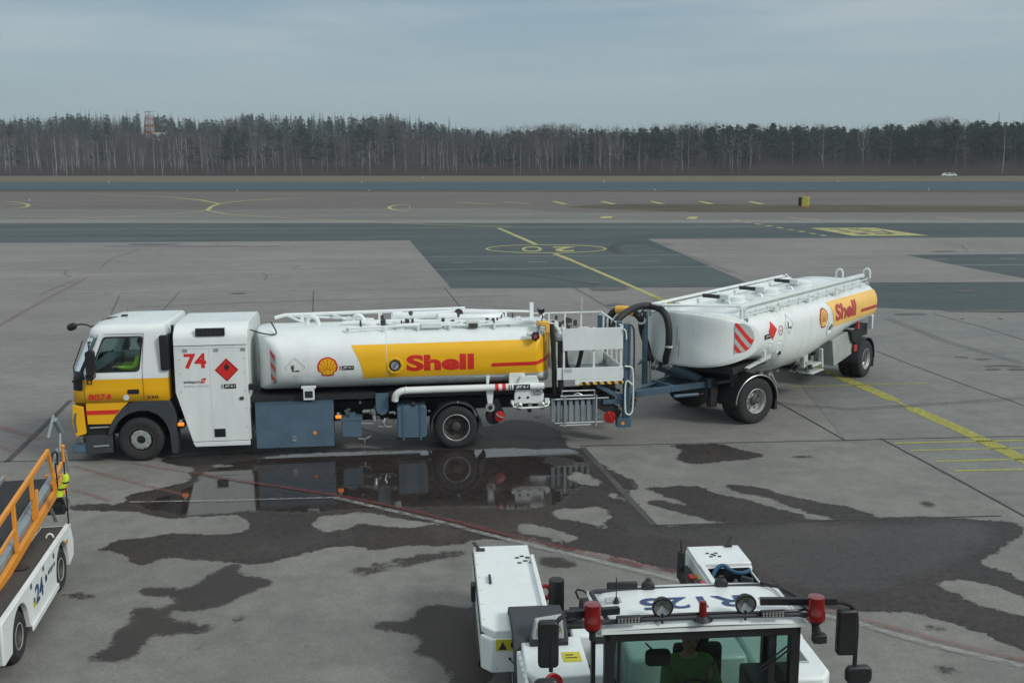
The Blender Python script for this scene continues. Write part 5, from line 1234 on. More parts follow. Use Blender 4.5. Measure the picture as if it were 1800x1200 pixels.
    b.box(cx0 + .001, cx0 + .06, y0, y1, zb, 1.1); b.box(cx1 - .06, cx1 - .001, y0, y1, zb, 1.1); b.box(cx1 - .28, cx1 - .22, y0 + .02, y0 + .06, 1.1, zr); b.box(cx0 + .12, cx0 + .15, y0 + .02, y0 + .05, 1.1, zr)
    b.box(cx0 + .001, cx0 + .05, y0, y1, zr - .08, zr); b.box(cx1 - .05, cx1 - .001, y0, y1, zr - .08, zr)
    b.box(cx0 + .02, cx1 - .02, y0 + .02, y1 - .02, zb, zb + .06)
    fr = b.build('cab_frame', M['black'], t, .008)
    for nm, q in (('windscreen', [(cx0 + .09, y0 + .03, 1.18), (cx1 - .09, y0 + .03, 1.18), (cx1 - .09, y0 + .03, zr - .09), (cx0 + .09, y0 + .03, zr - .09)]), ('rear_window', [(cx0 + .07, y1 - .03, 1.15), (cx1 - .07, y1 - .03, 1.15), (cx1 - .07, y1 - .03, zr - .06), (cx0 + .07, y1 - .03, zr - .06)]),
                  ('side_window', [(cx0 + .02, y0 + .09, 1.1), (cx0 + .02, y1 - .08, 1.1), (cx0 + .02, y1 - .08, zr - .08), (cx0 + .02, y0 + .09, zr - .08)]), ('side_window', [(cx1 - .02, y0 + .09, 1.1), (cx1 - .02, y1 - .08, 1.1), (cx1 - .02, y1 - .08, zr - .08), (cx1 - .02, y0 + .09, zr - .08)])):
        b = MB(); b.add(q, [(0, 1, 2, 3)]); b.build(nm, M['glass_teal'] if nm != 'side_window' else M['glass'], fr, smooth=0)
    b = MB(); n = 14; vs = []
    for j in range(n + 1):
        v = j / n; y = y0 - .03 + (y1 + .04 - y0) * v
        for i in range(n + 1):
            u = i / n; x = cx0 - .035 + (cx1 - cx0 + .07) * u; e_ = min(u, 1 - u); f_ = min(v, 1 - v)
            z = zr + .03 + .06 * (1 - (1 - min(1, e_ * 9)) ** 2) * (1 - (1 - min(1, f_ * 7)) ** 2) + .02 * math.sin(math.pi * u)
            vs.append((x, y, z))
    fs = [(j * (n + 1) + i, j * (n + 1) + i + 1, (j + 1) * (n + 1) + i + 1, (j + 1) * (n + 1) + i) for j in range(n) for i in range(n)]
    b.add(vs, fs); b.box(cx0 - .035, cx1 + .035, y0 - .03, y1 + .01, zr, zr + .03); rf = b.build('roof', M['white'], t, smooth=50)
    b = MB(); b.sheet(shape2d(text='R125', bold=.02, fit=(-.12, .82, .22, .46), rot180=True), lambda x, y: (x, y, zr + .113)); b.build('fleet_number', M['blue_text'], rf)
    b = MB(); b.sheet(shape2d([[(.98, .40), (1.20, .40), (1.16, .32), (1.02, .30)]]), lambda x, y: (x, y, zr + .108)); b.box(-.42, -.28, .42, .52, zr + .095, zr + .11); b.build('roof_patch', M['grey_text'], rf)
    # roof bars
    zb2 = 2.36
    def part(nm, m_, fn, bv=0, par=t):
        b = MB(); fn(b); return b.build(nm, m_, par, bv)
    part('roof_bar', M['arch'], lambda b: b.tube([(-.56, .10, zb2 - .1), (-.54, .0, zb2), (1.18, .0, zb2), (1.34, .02, zb2 - .04), (1.42, .02, zb2 - .16), (1.44, .02, zb2 - .30)], .022, 8, smooth=1))
    part('roof_bar', M['arch'], lambda b: b.tube([(-.47, .02, zb2 - .02), (-.53, .64, zb2 - .02), (-.48, .69, zb2 - .03), (1.20, .69, zb2 - .03), (1.26, .64, zb2 - .02), (1.36, .04, zb2 - .02)], .022, 8))
    for x in (-.05, 1.30): part('bar_bracket', M['arch'], lambda b: b.tube([(x, .10, zr + .05), (x, .0, zb2)], .018, 6))
    for x in (-.30, .98):
        part('light_bar', M['black'], lambda b: b.box(x - .11, x + .11, -.05, .0, zb2 - .01, zb2 + .05), .008)
        def cells(b, x=x):
            for r_ in range(2):
                for i in range(7): b.box(x - .10 + i * .029, x - .082 + i * .029, -.056, -.05, zb2 + .0 + r_ * .024, zb2 + .018 + r_ * .024)
        part('light_cell', M['alu'], cells)
    for x in (.00, .74):
        o3 = part('spot_light', M['black'], lambda b: (b.lathe([(.03, .09), (.075, .05), (.092, .01), (.095, -.02), (.080, -.022)], (x, .0, zb2 + .11), (0, 1, .12), 24, cap=False), b.cyl((x, 0, zb2), (x, 0, zb2 + .05), .015, 8), b.cyl((x, -.01, zb2 - .04), (x, -.01, zb2), .01, 6)))
        b = MB(); b.lathe([(.078, -.016), (.05, -.0), (0, .03)], (x, -.003, zb2 + .11), (0, 1, .12), 24, cap=False); b.build('lens', M['lens'], o3)
    part('beacon_small', M['red_lamp'], lambda b: b.lathe([(.035, 0), (.034, .10), (.028, .13), (0, .135)], (.36, .0, zb2 + .02), (0, 0, 1), 18))
    part('beacon_base', M['black'], lambda b: b.lathe([(.09, -.02), (.05, .02)], (.36, 0, zb2), (0, 0, 1), 18))
    for x, y in ((-.615, .0), (1.37, -.02)):
        o3 = part('beacon', M['red_lamp'], lambda b: b.lathe([(.055, 0), (.082, .02), (.084, .085), (.076, .10), (.074, .21), (.070, .232), (0, .238)], (x, y, 2.29), (0, 0, 1), 26))
        b = MB(); b.lathe([(.028, -.10), (.03, -.03), (.06, -.005), (.06, .0)], (x, y, 2.29), (0, 0, 1), 14); b.build('beacon_stem', M['black'], o3)
        b = MB(); b.lathe([(.045, .10), (.045, .19)], (x, y, 2.29), (0, 0, 1), 14); b.build('beacon_core', M['black'], o3)
    part('bracket', M['black'], lambda b: (b.bar((1.33, .04, 2.32), (1.42, .0, 2.12), .03, .03), b.box(1.36, 1.48, -.04, .04, 2.08, 2.16)), .01)
    part('camera_box', M['black'], lambda b: b.box(-.37, -.08, .68, .72, zb2 - .02, zb2 + .05), .01)
    for x in (.02, .72):
        part('rear_light', M['black'], lambda b: (b.lathe([(.045, -.04), (.062, -.02), (.062, .02), (.03, .05)], (x, .69, zb2 + .0), (0, 1, 0), 18), b.box(x - .02, x + .02, .67, .71, zb2 + .05, zb2 + .08)))
    part('antenna', M['black'], lambda b: (b.cyl((-.33, .42, zr + .1), (-.33, .42, zr + .34), .005, 5), b.lathe([(.03, 0), (.012, .05)], (-.33, .42, zr + .10), (0, 0, 1), 12)))
    part('yellow_rail', M['hose_yellow'], lambda b: (b.box(-.30, .02, .86, .90, zb2 - .12, zb2 - .08), b.box(.18, .50, .86, .90, zb2 - .12, zb2 - .08)), .006)
    # cables tied along the bars
    part('cable', M['black'], lambda b: b.tube([(1.1, .69, zb2), (1.27, .5, zb2 + .01), (1.34, .25, zb2 + .01), (1.40, .05, zb2 + .02), (1.1, -.02, zb2 + .03), (.4, .02, zb2 + .03), (-.2, .0, zb2 + .03)], .012, 6, smooth=1))
    # mirrors
    for sg, cx, arm_ in ((-1, -1.0, [(-.36, .12, 2.40), (-.58, .08, 2.42), (-.84, .03, 2.42), (-.93, .0, 2.38), (-.97, -.02, 2.24), (-.98, -.02, 1.92)]), (1, 1.67, [(.92, .15, 2.42), (1.16, .12, 2.43), (1.58, .05, 2.44), (1.72, .02, 2.41), (1.76, .0, 2.32), (1.75, -.02, 1.86)])):
        part('mirror_arm', M['black'], lambda b: (b.tube(arm_, .020, 8, smooth=2), b.bar(arm_[0], arm_[2], .05, .06)))
        part('mirror', M['black'], lambda b: b.prism(rrect(cx - .09, cx + .09, 1.95, 2.38, .035), lambda x, z, y: (x, y, z), -.03, .05), .02)
        part('mirror', M['black'], lambda b: b.prism(rrect((cx - .13 if sg < 0 else cx + .0), (cx + .09 if sg < 0 else cx + .24), 1.68, 1.85, .06), lambda x, z, y: (x, y, z), -.05, .02), .02)
    # wipers, inside mirror, seat, wheel, dash
    part('wiper', M['black'], lambda b: (b.bar((.95, .0, 1.62), (-.05, .0, 1.52), .02, .02), b.bar((-.05, .0, 1.52), (.3, .0, 1.66), .012, .012), b.bar((1.14, .0, 2.06), (.88, -.01, 1.86), .012, .012), b.bar((1.16, .0, 2.03), (.9, -.01, 1.83), .012, .012)))
    part('inside_mirror', M['black'], lambda b: (b.prism(rrect(-.12, .11, 1.86, 2.02, .05), lambda x, z, y: (x, y, z), .10, .13), b.bar((-.12, .12, 2.08), (-.02, .12, 1.98), .015, .015)), .008)
    part('seat', M['cloth'], lambda b: (b.box(.30, .80, .50, .92, 1.0, 1.14), b.box(.32, .80, .82, .94, 1.1, 1.68), b.box(.44, .68, .84, .93, 1.68, 1.90)), .05)
    part('dashboard', M['black'], lambda b: (b.box(cx0 + .06, cx1 - .06, y0 + .08, .26, .8, 1.22), b.box(.95, 1.2, .3, .8, .8, 1.5)), .03)
    part('steering_wheel', M['black'], lambda b: (b.tube([(.42 + .19 * math.cos(a), .40 + .06 * math.sin(a), 1.36 + .16 * math.sin(a)) for a in [i * math.pi / 12 for i in range(24)]], .013, 8, closed=True), b.cyl((.42, .30, 1.15), (.42, .40, 1.36), .02, 8)))
    return t
tug = build_tug()
TG = Matrix.Translation((1.3, 8.4, 0)) @ Matrix.Rotation(R(4.32), 4, 'Z')
p = TG @ Vector((.42, .70, 1.08))
person(p, R(4.32 - 90), 'tug driver seated in the glass cab wearing a green hi-vis jacket darkened as if in shade', jacket='hiviz_dark', hat=True, wheel_c=(.36, 0, .30), wheel_r=.17)
# things lying in the tug's open bin
b = MB(); b.tube([(1.70, 4.45, .80), (1.80, 4.56, .90), (1.90, 4.56, .93), (1.98, 4.50, .86), (2.1, 4.45, .84), (2.24, 4.50, .86)], .028, 8, smooth=2); b.tube([(1.64, 4.35, .74), (1.72, 4.28, .80), (1.82, 4.34, .82), (1.86, 4.2, .70)], .026, 8, smooth=2)
ho = b.build('blue_hose', mat('blue_hose', (.01, .07, .14), .5), None); ho.matrix_world = TG; tag(ho, 'coiled blue hose lying in the open bin of the tug', 'hose')
for i, (x, y, w_, rz_, lb) in enumerate(((1.72, 4.22, .17, .4, 'dark wedge-shaped chock at the left of the tug bin under the hose'), (1.94, 4.16, .13, -.3, 'dark wedge-shaped chock in the middle of the tug bin'), (2.13, 4.28, .10, .9, 'small round-topped chock at the right of the tug bin'))):
    b = MB(); b.prism([(-w_ * .6, 0), (w_ * .6, 0), (w_ * .15, .28), (-w_ * .15, .28)], lambda x_, z_, y_: (x_, y_, z_), -.07, .07); o = b.build('wheel_chock', M['arch'], None, .015)
    o.matrix_world = TG @ Matrix.Translation((x, y, .52)) @ Matrix.Scale(1.25, 4) @ Matrix.Rotation(rz_, 4, 'Z'); tag(o, lb, 'chock', 'chocks in the tug bin')
b = MB(); b.tube([(2.12, 4.12, .74), (2.20, 4.16, .80), (2.28, 4.10, .76), (2.22, 4.05, .70), (2.14, 4.08, .76), (2.27, 4.18, .78)], .009, 6, smooth=1)
o = b.build('strap', M['lime'], None); o.matrix_world = TG; tag(o, 'thin yellow strap bundled at the right end of the tug bin', 'strap')

# ================================================================== BELT LOADER (left edge of the view)
def build_loader():
    ax = math.atan2(.9825, -.1864)
    t = empty('belt_loader', (-6.333, 12.307, 0), ax)
    tag(t, 'low white belt loader with orange side rails and a dark rubber belt, numbered 24', 'belt loader')
    # local: x = away from camera, y = left; right flank at y=0
    def wheelat(x, y, o): 
        wheel(t, (x, y, .335), .335, .26, 'plain', o, None, rim_r=.17)
    for x in (0, 2.24): wheelat(x, .01, -1); wheelat(x, 1.95, 1)
    b = MB(); arc = lambda cx: [(cx + .40 * math.cos(R(a)), .33 + .42 * math.sin(R(a))) for a in range(170, 5, -15)]
    pl = [(-.75, .30), (-.42, .30)] + arc(0) + [(.42, .26), (1.84, .22)] + arc(2.24) + [(2.64, .24), (2.92, .30), (2.98, .52), (2.86, .80), (-.75, .84)]
    b.prism(pl, XZ, -.02, .06); b.prism(pl, XZ, 1.90, 1.98); b.box(-.75, -.70, .0, 1.96, .30, .82); b.box(2.86, 2.92, .0, 1.96, .32, .78)
    b.box(.42, 1.84, -.05, -.02, .20, .29)
    ch = b.build('chassis', M['white_panel'], t, .012)
    b = MB(); b.box(-.70, 2.86, .05, 1.92, .74, .79); b.build('deck', M['deck'], ch)
    b = MB(); b.box(-.65, 2.8, .3, 1.7, .3, .7); b.build('underframe', M['dark'], ch)
    b = MB(); b.box(-.70, 2.86, -.025, .05, .80, .83); b.bar((.9, .40, .80), (2.85, .40, .80), .012, .01); b.build('deck_edge', M['white'], ch)
    b = MB(); b.tube([(2.35 + .0, .16 + .05 * math.cos(a), .80 + .06 * abs(math.sin(a))) for a in [i * math.pi / 8 for i in range(9)]], .014, 6); b.build('lifting_eye', M['white'], ch)
    b = MB(); b.lathe([(.12, 0), (.12, .02), (0, .021)], (1.2, .28, .79), (0, 0, 1), 20); b.build('filler_cap', M['black'], ch)
    b = MB(); b.cyl((.9, .4, .83), (.9, .75, .83), .015, 6); b.cyl((1.5, .45, .83), (1.5, .75, .83), .015, 6); b.cyl((-.55, .14, .79), (-.55, .14, .93), .03, 8); b.build('tie_bar', M['alu'], ch)
    D = lambda x, y: (x, -.026, y)
    b = MB(); b.sheet(shape2d(text='24', bold=.03, fit=(.72, 1.12, .44, .70)), D); b.build('fleet_number', M['blue_text'], ch)
    b = MB(); b.sheet(shape2d([[(1.28 + .07 * math.cos(R(90 + 72 * 2 * i)) * 1, .60 + .07 * math.sin(R(90 + 144 * i))) for i in range(5)]]), D)
    b.sheet(shape2d(text='airpro', bold=.02, fit=(1.40, 1.80, .56, .66)), D); b.build('operator_lettering', M['blue_text'], ch)
    b = MB()
    for x, z in ((.52, .74), (1.15, .74), (1.72, .70), (.62, .50)): b.box(x, x + .06, -.028, -.025, z, z + .07)
    b.build('small_sticker', M['blue_text'], ch)
    b = MB(); b.box(.60, .70, -.028, -.025, .45, .56); b.build('yellow_sticker', M['sticker'], ch)
    b = MB(); b.box(2.5, 2.6, -.03, -.024, .62, .68); b.build('side_marker', M['orange'], ch)
    BF = lambda x, y: (-.756, x, y)
    b = MB(); b.sheet(shape2d(text='0018', bold=.02, fit=(.16, .50, .68, .77), flipx=True), BF); b.build('plate_number', M['blue_text'], ch)
    for z in (.58, .42):
        for y in (.12, .28):
            b = MB(); b.lathe([(.065, 0), (.065, .03), (.04, .035)], (-.75, y, z), (-1, 0, 0), 18, 0); b.lathe([(.045, .036), (0, .037)], (-.75, y, z), (-1, 0, 0), 16, 1, cap=False); b.build('rear_lamp', [M['black'], M['dark_lens']], ch)
    # conveyor
    y0, y1 = .36, 1.30
    P0, P1 = Vector((-1.6, 0, .62)), Vector((4.35, 0, 1.16))
    d = (P1 - P0)
    def on(x, dz=0, y=0): q = (x - P0.x) / d.x; return Vector((x, y, P0.z + d.z * q + dz))
    b = MB()
    for y in (y0, y1): b.bar(on(-1.6, 0, y), on(4.35, 0, y), .07, .14)
    b.bar(on(4.30, .0, y0 - .03), on(3.95, -.22, y0 - .03), .08, .12); b.bar(on(4.3, .02, y0), on(4.3, .02, y0 + .3), .06, .06)
    fr = b.build('conveyor_beam', M['orange'], t, .01)
    b = MB(); b.add([on(-1.6, .12, y0 + .16), on(3.95, .12, y0 + .16), on(3.95, .12, y1 - .1), on(-1.6, .12, y1 - .1)], [(0, 1, 2, 3)]); b.bar(on(-1.6, .05, (y0 + y1) / 2), on(3.95, .05, (y0 + y1) / 2), y1 - y0 - .28, .1); b.build('belt', M['belt'], t)
    b = MB(); b.bar(on(-1.6, .10, y0 + .10), on(4.1, .10, y0 + .10), .12, .12); b.bar(on(-1.6, .17, y0 + .165), on(3.2, .17, y0 + .165), .02, .04); b.bar(on(-1.6, .12, y1 - .08), on(4.05, .12, y1 - .08), .05, .12)
    b.build('side_guide', M['galv'], t, .006)
    # orange hand rail
    b = MB(); hr = lambda x: on(x, .80, y0 - .02)
    b.bar(hr(-1.6), hr(3.35), .055, .075); b.bar(on(-1.6, .42, y0 - .02), on(1.35, .42, y0 - .02), .04, .05)
    b.build('hand_rail', M['orange'], t, .01)
    for x in (-.9, .25, 1.35): b = MB(); b.bar(on(x, .05, y0 - .02), on(x, .80, y0 - .02), .05, .07, 0, (1, 0, 0)); b.build('rail_post', M['orange'], t, .008)
    b = MB(); b.bar(hr(2.3), on(2.3, .45, y0 - .02), .05, .09, 0, (1, 0, 0)); b.bar(on(2.35, .5, y0 - .02), on(2.4, .1, y0 + .02), .04, .06, 0, (1, 0, 0)); b.bar(on(2.55, .5, y0 - .02), on(2.5, .06, y0 + .0), .04, .06, 0, (1, 0, 0)); b.build('folding_post', M['orange'], t, .008)
    b = MB(); b.bar(hr(3.35), on(3.5, .42, y0 - .02), .04, .07, 0, (1, 0, 0)); b.bar(on(3.5, .42, y0 - .02), on(3.55, .06, y0 - .02), .05, .05, 0, (1, 0, 0)); b.bar(on(3.5, .2, y0), on(4.2, .28, y0), .05, .06); b.build('rail_end', M['orange'], t, .008)
    b = MB(); b.tube([on(3.5, .95, y0), on(4.0, 1.15, y0 + .02)], .022, 8); b.tube([on(3.9, 1.12, y0 - .02), on(4.15, .80, y0 - .05)], .045, 10); b.tube([on(4.1, .85, y0 - .04), on(4.0, .55, y0 - .04), on(4.1, .52, y0 - .09), on(4.2, .1, y0 - .10)], .022, 8); b.bar(on(3.6, .1, y0 + .08), on(4.0, .6, y0), .04, .02); b.build('camera_arm', M['galv'], t)
    b = MB(); b.tube([on(3.55, .45, y0), on(3.6, .66, y0), on(3.85, .62, y0 - .03), on(3.8, .4, y0 - .03)], .018, 6, smooth=1); b.tube([on(3.6, .5, y0 - .05), on(3.6, -.05, y0 - .06)], .012, 6); b.build('cable', M['black'], t)
    b = MB(); b.lathe([(.10, -.12), (.13, 0), (.10, .12)], on(3.9, -.32, y0 - .0), (0, 1, 0), 14); b.box(3.7, 4.0, y0 - .1, y0 + .2, .70, .85); b.build('drive_motor', M['dark'], t, .01)
    b = MB(); b.bar(on(3.3, -.12, y0), on(3.55, -.45, y0), .05, .02); b.tube([on(3.75, -.1, y0 - .1), on(3.85, -.35, y0 - .12)], .04, 8); b.build('bracket', M['alu'], t)
    b = MB(); b.cyl((2.84, .0, .80), (2.86, .0, 2.05), .012, 6, 0); b.cyl((2.86, .0, 1.82), (2.862, .0, 2.04), .02, 8, 1); b.lathe([(.03, 0), (.035, .03), (.01, .05)], (2.862, .0, 2.04), (0, 0, 1), 12, 1); b.build('guide_rod', [M['dark'], M['orange']], t)
    b = MB(); pts = [(2.85, -.0, 1.62), (2.84, -.02, 1.55), (2.84, .03, 1.45), (2.85, .08, 1.38), (2.84, .10, 1.28)]; b.tube(pts, .05, 10, 0, smooth=1)
    for p_ in ((2.84, .0, 1.50), (2.84, .06, 1.40)): b.tube([(p_[0], p_[1], p_[2] - .012), (p_[0], p_[1], p_[2] + .012)], .056, 10, 1)
    b.build('lime_wrap', [M['lime'], M['black']], t)
    b = MB(); b.bar((2.2, .5, .62), (2.9, .5, 1.0), .08, .08); b.bar((.6, .7, .7), (.6, .7, .8), .3, .1); b.build('lift_arm', M['galv'], t)
    # white part of the belt's head seen at the frame's edge
    return t
loader = build_loader()

# ================================================================== GROUND
from mathutils import noise as mnoise
def rough_poly(px, amp=.05, step=.25, seed=0, mnx=None):
    w_ = [Vector((*G(x, y), 0)) for x, y in px]; o = []
    n = len(w_)
    # Catmull-Rom for rounder outlines
    for i in range(n):
        p0, p1, p2, p3 = w_[i - 1], w_[i], w_[(i + 1) % n], w_[(i + 2) % n]
        L_ = (p2 - p1).length; k = max(2, min(60, int(L_ / step)))
        for j in range(k):
            u = j / k
            a = p1 * (2 * u ** 3 - 3 * u ** 2 + 1) + p2 * (-2 * u ** 3 + 3 * u ** 2) + (p2 - p0) * .35 * (u ** 3 - 2 * u ** 2 + u) + (p3 - p1) * .35 * (u ** 3 - u ** 2)
            nv = Vector((mnoise.fractal(Vector((a.x * 1.3, a.y * 1.3, seed)), 1, 2.2, 5), mnoise.fractal(Vector((a.x * 1.3 + 9, a.y * 1.3, seed + 5)), 1, 2.2, 5), 0))
            a = a + nv * amp * 2.2
            o.append((a.x, a.y))
    return o
def flat(name, polys, z, m_, rough=0.0, holes=(), step=.25, label=None, dz=0.0):
    b = MB()
    if rough:
        pp = [rough_poly(p, rough, step, i) for i, p in enumerate(polys)]
        hh = [rough_poly(p, rough * .8, step * .7, 50 + i) for i, p in enumerate(holes)]
        for i, p in enumerate(pp):
            lp = [p] + (hh if i == 0 else [])
            b.sheet(shape2d(lp), lambda x, y, i=i: (x, y, z + i * dz))
    else:
        for i, p in enumerate(polys): b.add([(*G(x, y), z + i * dz) for x, y in p], [tuple(range(len(p)))])
    o = b.build(name, m_, None, smooth=0); tag(o, label, None, None, 'structure'); return o
def strips(name, lines, z, m_, wd):
    b = MB()
    for ln in lines:
        w_ = wd
        if isinstance(ln, tuple) and isinstance(ln[0], list): ln, w_ = ln
        P_ = [Vector((*G(x, y), 0)) for x, y in ln]
        vs = []; n = len(P_)
        for i, p in enumerate(P_):
            t_ = (P_[min(i + 1, n - 1)] - P_[max(i - 1, 0)]).normalized(); s_ = Vector((-t_.y, t_.x, 0)) * w_ / 2
            vs += [(p.x - s_.x, p.y - s_.y, z), (p.x + s_.x, p.y + s_.y, z)]
        b.add(vs, [(2 * i, 2 * i + 2, 2 * i + 3, 2 * i + 1) for i in range(n - 1)])
    o = b.build(name, m_, None, smooth=0); tag(o, None, None, None, 'structure'); return o

g_grass = ground_mat('dry_grass', (.085, .075, .050), (.125, .105, .072), .06, .95, .25, (1, 3, 1), spec=.1)
g_strip = ground_mat('dry_grass_strip', (.17, .145, .10), (.115, .105, .075), .05, .95, .2, (.3, 2, 1), spec=.1)
g_apron = ground_mat('apron_concrete', (.178, .174, .165), (.226, .221, .208), .16, .8, .14, (.6, 1.2, 1), spots=.25)
g_near = ground_mat('near_concrete', (.160, .161, .150), (.216, .213, .197), .35, .8, .16, (1, 1, 1), spots=.35)
g_far = ground_mat('far_concrete', (.125, .115, .106), (.160, .148, .137), .05, .85, .1, (.3, 1.5, 1), spec=.1)
g_far2 = ground_mat('far_concrete_grey', (.155, .156, .147), (.185, .185, .172), .05, .85, .1, (.3, 1.5, 1), spec=.1)
g_asph = ground_mat('taxiway_asphalt', (.062, .082, .088), (.092, .114, .118), .10, .85, .12, (.35, 1.4, 1), spec=.15)
g_run = ground_mat('runway_asphalt', (.050, .082, .104), (.074, .112, .134), .02, .9, .1, (.12, 2, 1), spec=.08)
g_dirt = ground_mat('brown_turf', (.055, .045, .032), (.10, .085, .055), .15, .95, .3, (.5, 2, 1))
g_slab = ground_mat('cool_slab', (.165, .170, .165), (.208, .210, .200), .22, .75, .13, (.8, 1.2, 1), spots=.2)

b = MB(); S_ = 1500; b.add([(-S_, -60, -.05), (S_, -60, -.05), (S_, 1700, -.05), (-S_, 1700, -.05)], [(0, 1, 2, 3)]); tag(b.build('ground', g_grass, None, smooth=0), kind='structure')
flat('apron', [[(-1500, 386), (3300, 386), (3300, 1700), (900, 2600), (-1500, 1700)]], 0, g_apron)
flat('far_apron', [[(-1500, 337), (2800, 337), (2800, 386.0), (-1500, 386.0)]], 0, g_far)
flat('far_apron_strip', [[(-1500, 372), (300, 368), (900, 366), (1000, 374), (3000, 374), (3000, 386.2), (-1500, 386.2)]], .006, g_far2)
flat('runway', [[(-1200, 321), (2700, 318.5), (2700, 335), (-1200, 333)]], 0, g_run)
flat('grass_strip', [[(-1200, 309.5), (2700, 308.5), (2700, 318.6), (-1200, 321.1)]], -.01, g_strip)
flat('taxiway', [[(-1500, 392.6), (900, 392), (3300, 391.5), (3300, 414), (1800, 417), (1138, 420), (1332, 505), (1232, 505), (793, 506.5), (720, 422.5), (0, 427), (-1500, 437)]], .004, g_asph)
flat('asphalt_patch', [[(1593, 448), (2600, 441), (2600, 500), (1800, 489), (1700, 470)], [(1440, 497), (2600, 492), (2600, 546), (1800, 549), (1535, 549), (1445, 549)]], .004, g_asph, dz=0)
flat('near_apron', [[(-1500, 811), (12, 811), (1020, 787), (1486, 775), (3300, 740), (3300, 1700), (900, 2600), (-1500, 1700)]], .004, g_near)
flat('apron_slab', [[(1140, 524), (1240, 556), (1362, 620), (1486, 774.5), (1548, 771), (1800, 905), (3000, 1300), (3000, 560), (1800, 552)]], .006, g_slab)
flat('turf_island', [[(1000, 364), (1050, 360), (1200, 358.5), (1500, 361), (1800, 362), (3000, 362), (3000, 372), (1800, 372), (1400, 373), (1200, 372), (1080, 368)], [(-600, 334), (2700, 335.2), (2700, 339.5), (1500, 338), (-600, 336)]], .012, g_dirt, rough=.25, step=2.0)
# joints and cracks
m_joint = mat('joint_filler', (.055, .055, .053), .8, var=.4, scale=1)
strips('pavement_joint', [
    [(1008, 505), (1082, 548)], [(782, 506), (812, 543)], [(551, 512), (550, 550)], [(-20, 518), (315, 514), (550, 511), (782, 507), (1232, 504.5)], [(315, 514), (280, 552)], [(210, 520), (195, 553)],
    ([(124, 704), (70, 756), (12, 812)], .12), [(-60, 812), (150, 809)], [(1362, 704), (1430, 742), (1486, 774)], [(1020, 784), (1250, 779), (1486, 774), (1560, 772), (1800, 767), (1900, 765)],
    ([(1548, 771), (1620, 809), (1700, 852), (1800, 907), (1900, 962)], .05), [(1540, 617), (1600, 641), (1700, 678), (1800, 713), (1900, 750)], [(1640, 552), (1720, 573), (1800, 598)],
    ([(1024, 787), (1040, 805), (1060, 826), (1080, 848), (1105, 876), (1150, 924)], .13), ([(1150, 924), (1300, 919), (1560, 912), (1760, 907)], .04),
    [(-20, 477), (120, 474), (270, 470), (450, 468), (700, 463)], [(245, 436), (232, 444), (200, 453), (186, 462), (178, 470)], [(118, 474), (112, 482), (124, 487)], [(140, 490), (100, 505), (72, 517)], [(387, 425), (380, 433)], [(526, 467), (514, 473)], [(462, 481), (470, 486), (464, 492)], [(1640, 422), (1690, 432), (1702, 442)], ], .0145, m_joint, .035)
# painted markings
m_wht = paint_mat('worn_white_paint', (.50, .51, .49), .6, .85); m_yel = paint_mat('worn_yellow_paint', (.40, .39, .07), .55, .92); m_yel2 = paint_mat('pale_yellow_paint', (.42, .41, .16), .3); m_red = paint_mat('worn_red_paint', (.15, .035, .034), .8, .8); m_pink = paint_mat('faded_red_paint', (.25, .115, .105), .98, .5)
l1 = [(-100, 461.5), (0, 460), (300, 456), (600, 452.5), (900, 450.5), (1200, 448.5), (1500, 447), (1800, 445.5), (2000, 444.5)]
l2 = [(-100, 486.5), (0, 485), (300, 480.5), (600, 476), (900, 472.5), (1200, 469.5), (1500, 467.5), (1800, 465.5), (2000, 464)]
dsh = [(95, 128, 471), (248, 283, 469), (389, 423, 466.5), (519, 550, 464.7), (657, 689, 463.2), (795, 829, 461.8), (928, 961, 460.7), (1125, 1158, 459.6), (1253, 1287, 458.2), (1382, 1415, 458), (1508, 1541, 456.9), (1630, 1664, 456), (1757, 1785, 455.2)]
strips('white_road_line', [l1, l2] + [[(a, y), (c, y - .4)] for a, c, y in dsh], .012, m_wht, .16)
oval = lambda cx, cy_, rx, ry, a0, a1: [(cx + rx * math.cos(R(a)), cy_ + ry * math.sin(R(a))) for a in range(a0, a1, 6)]
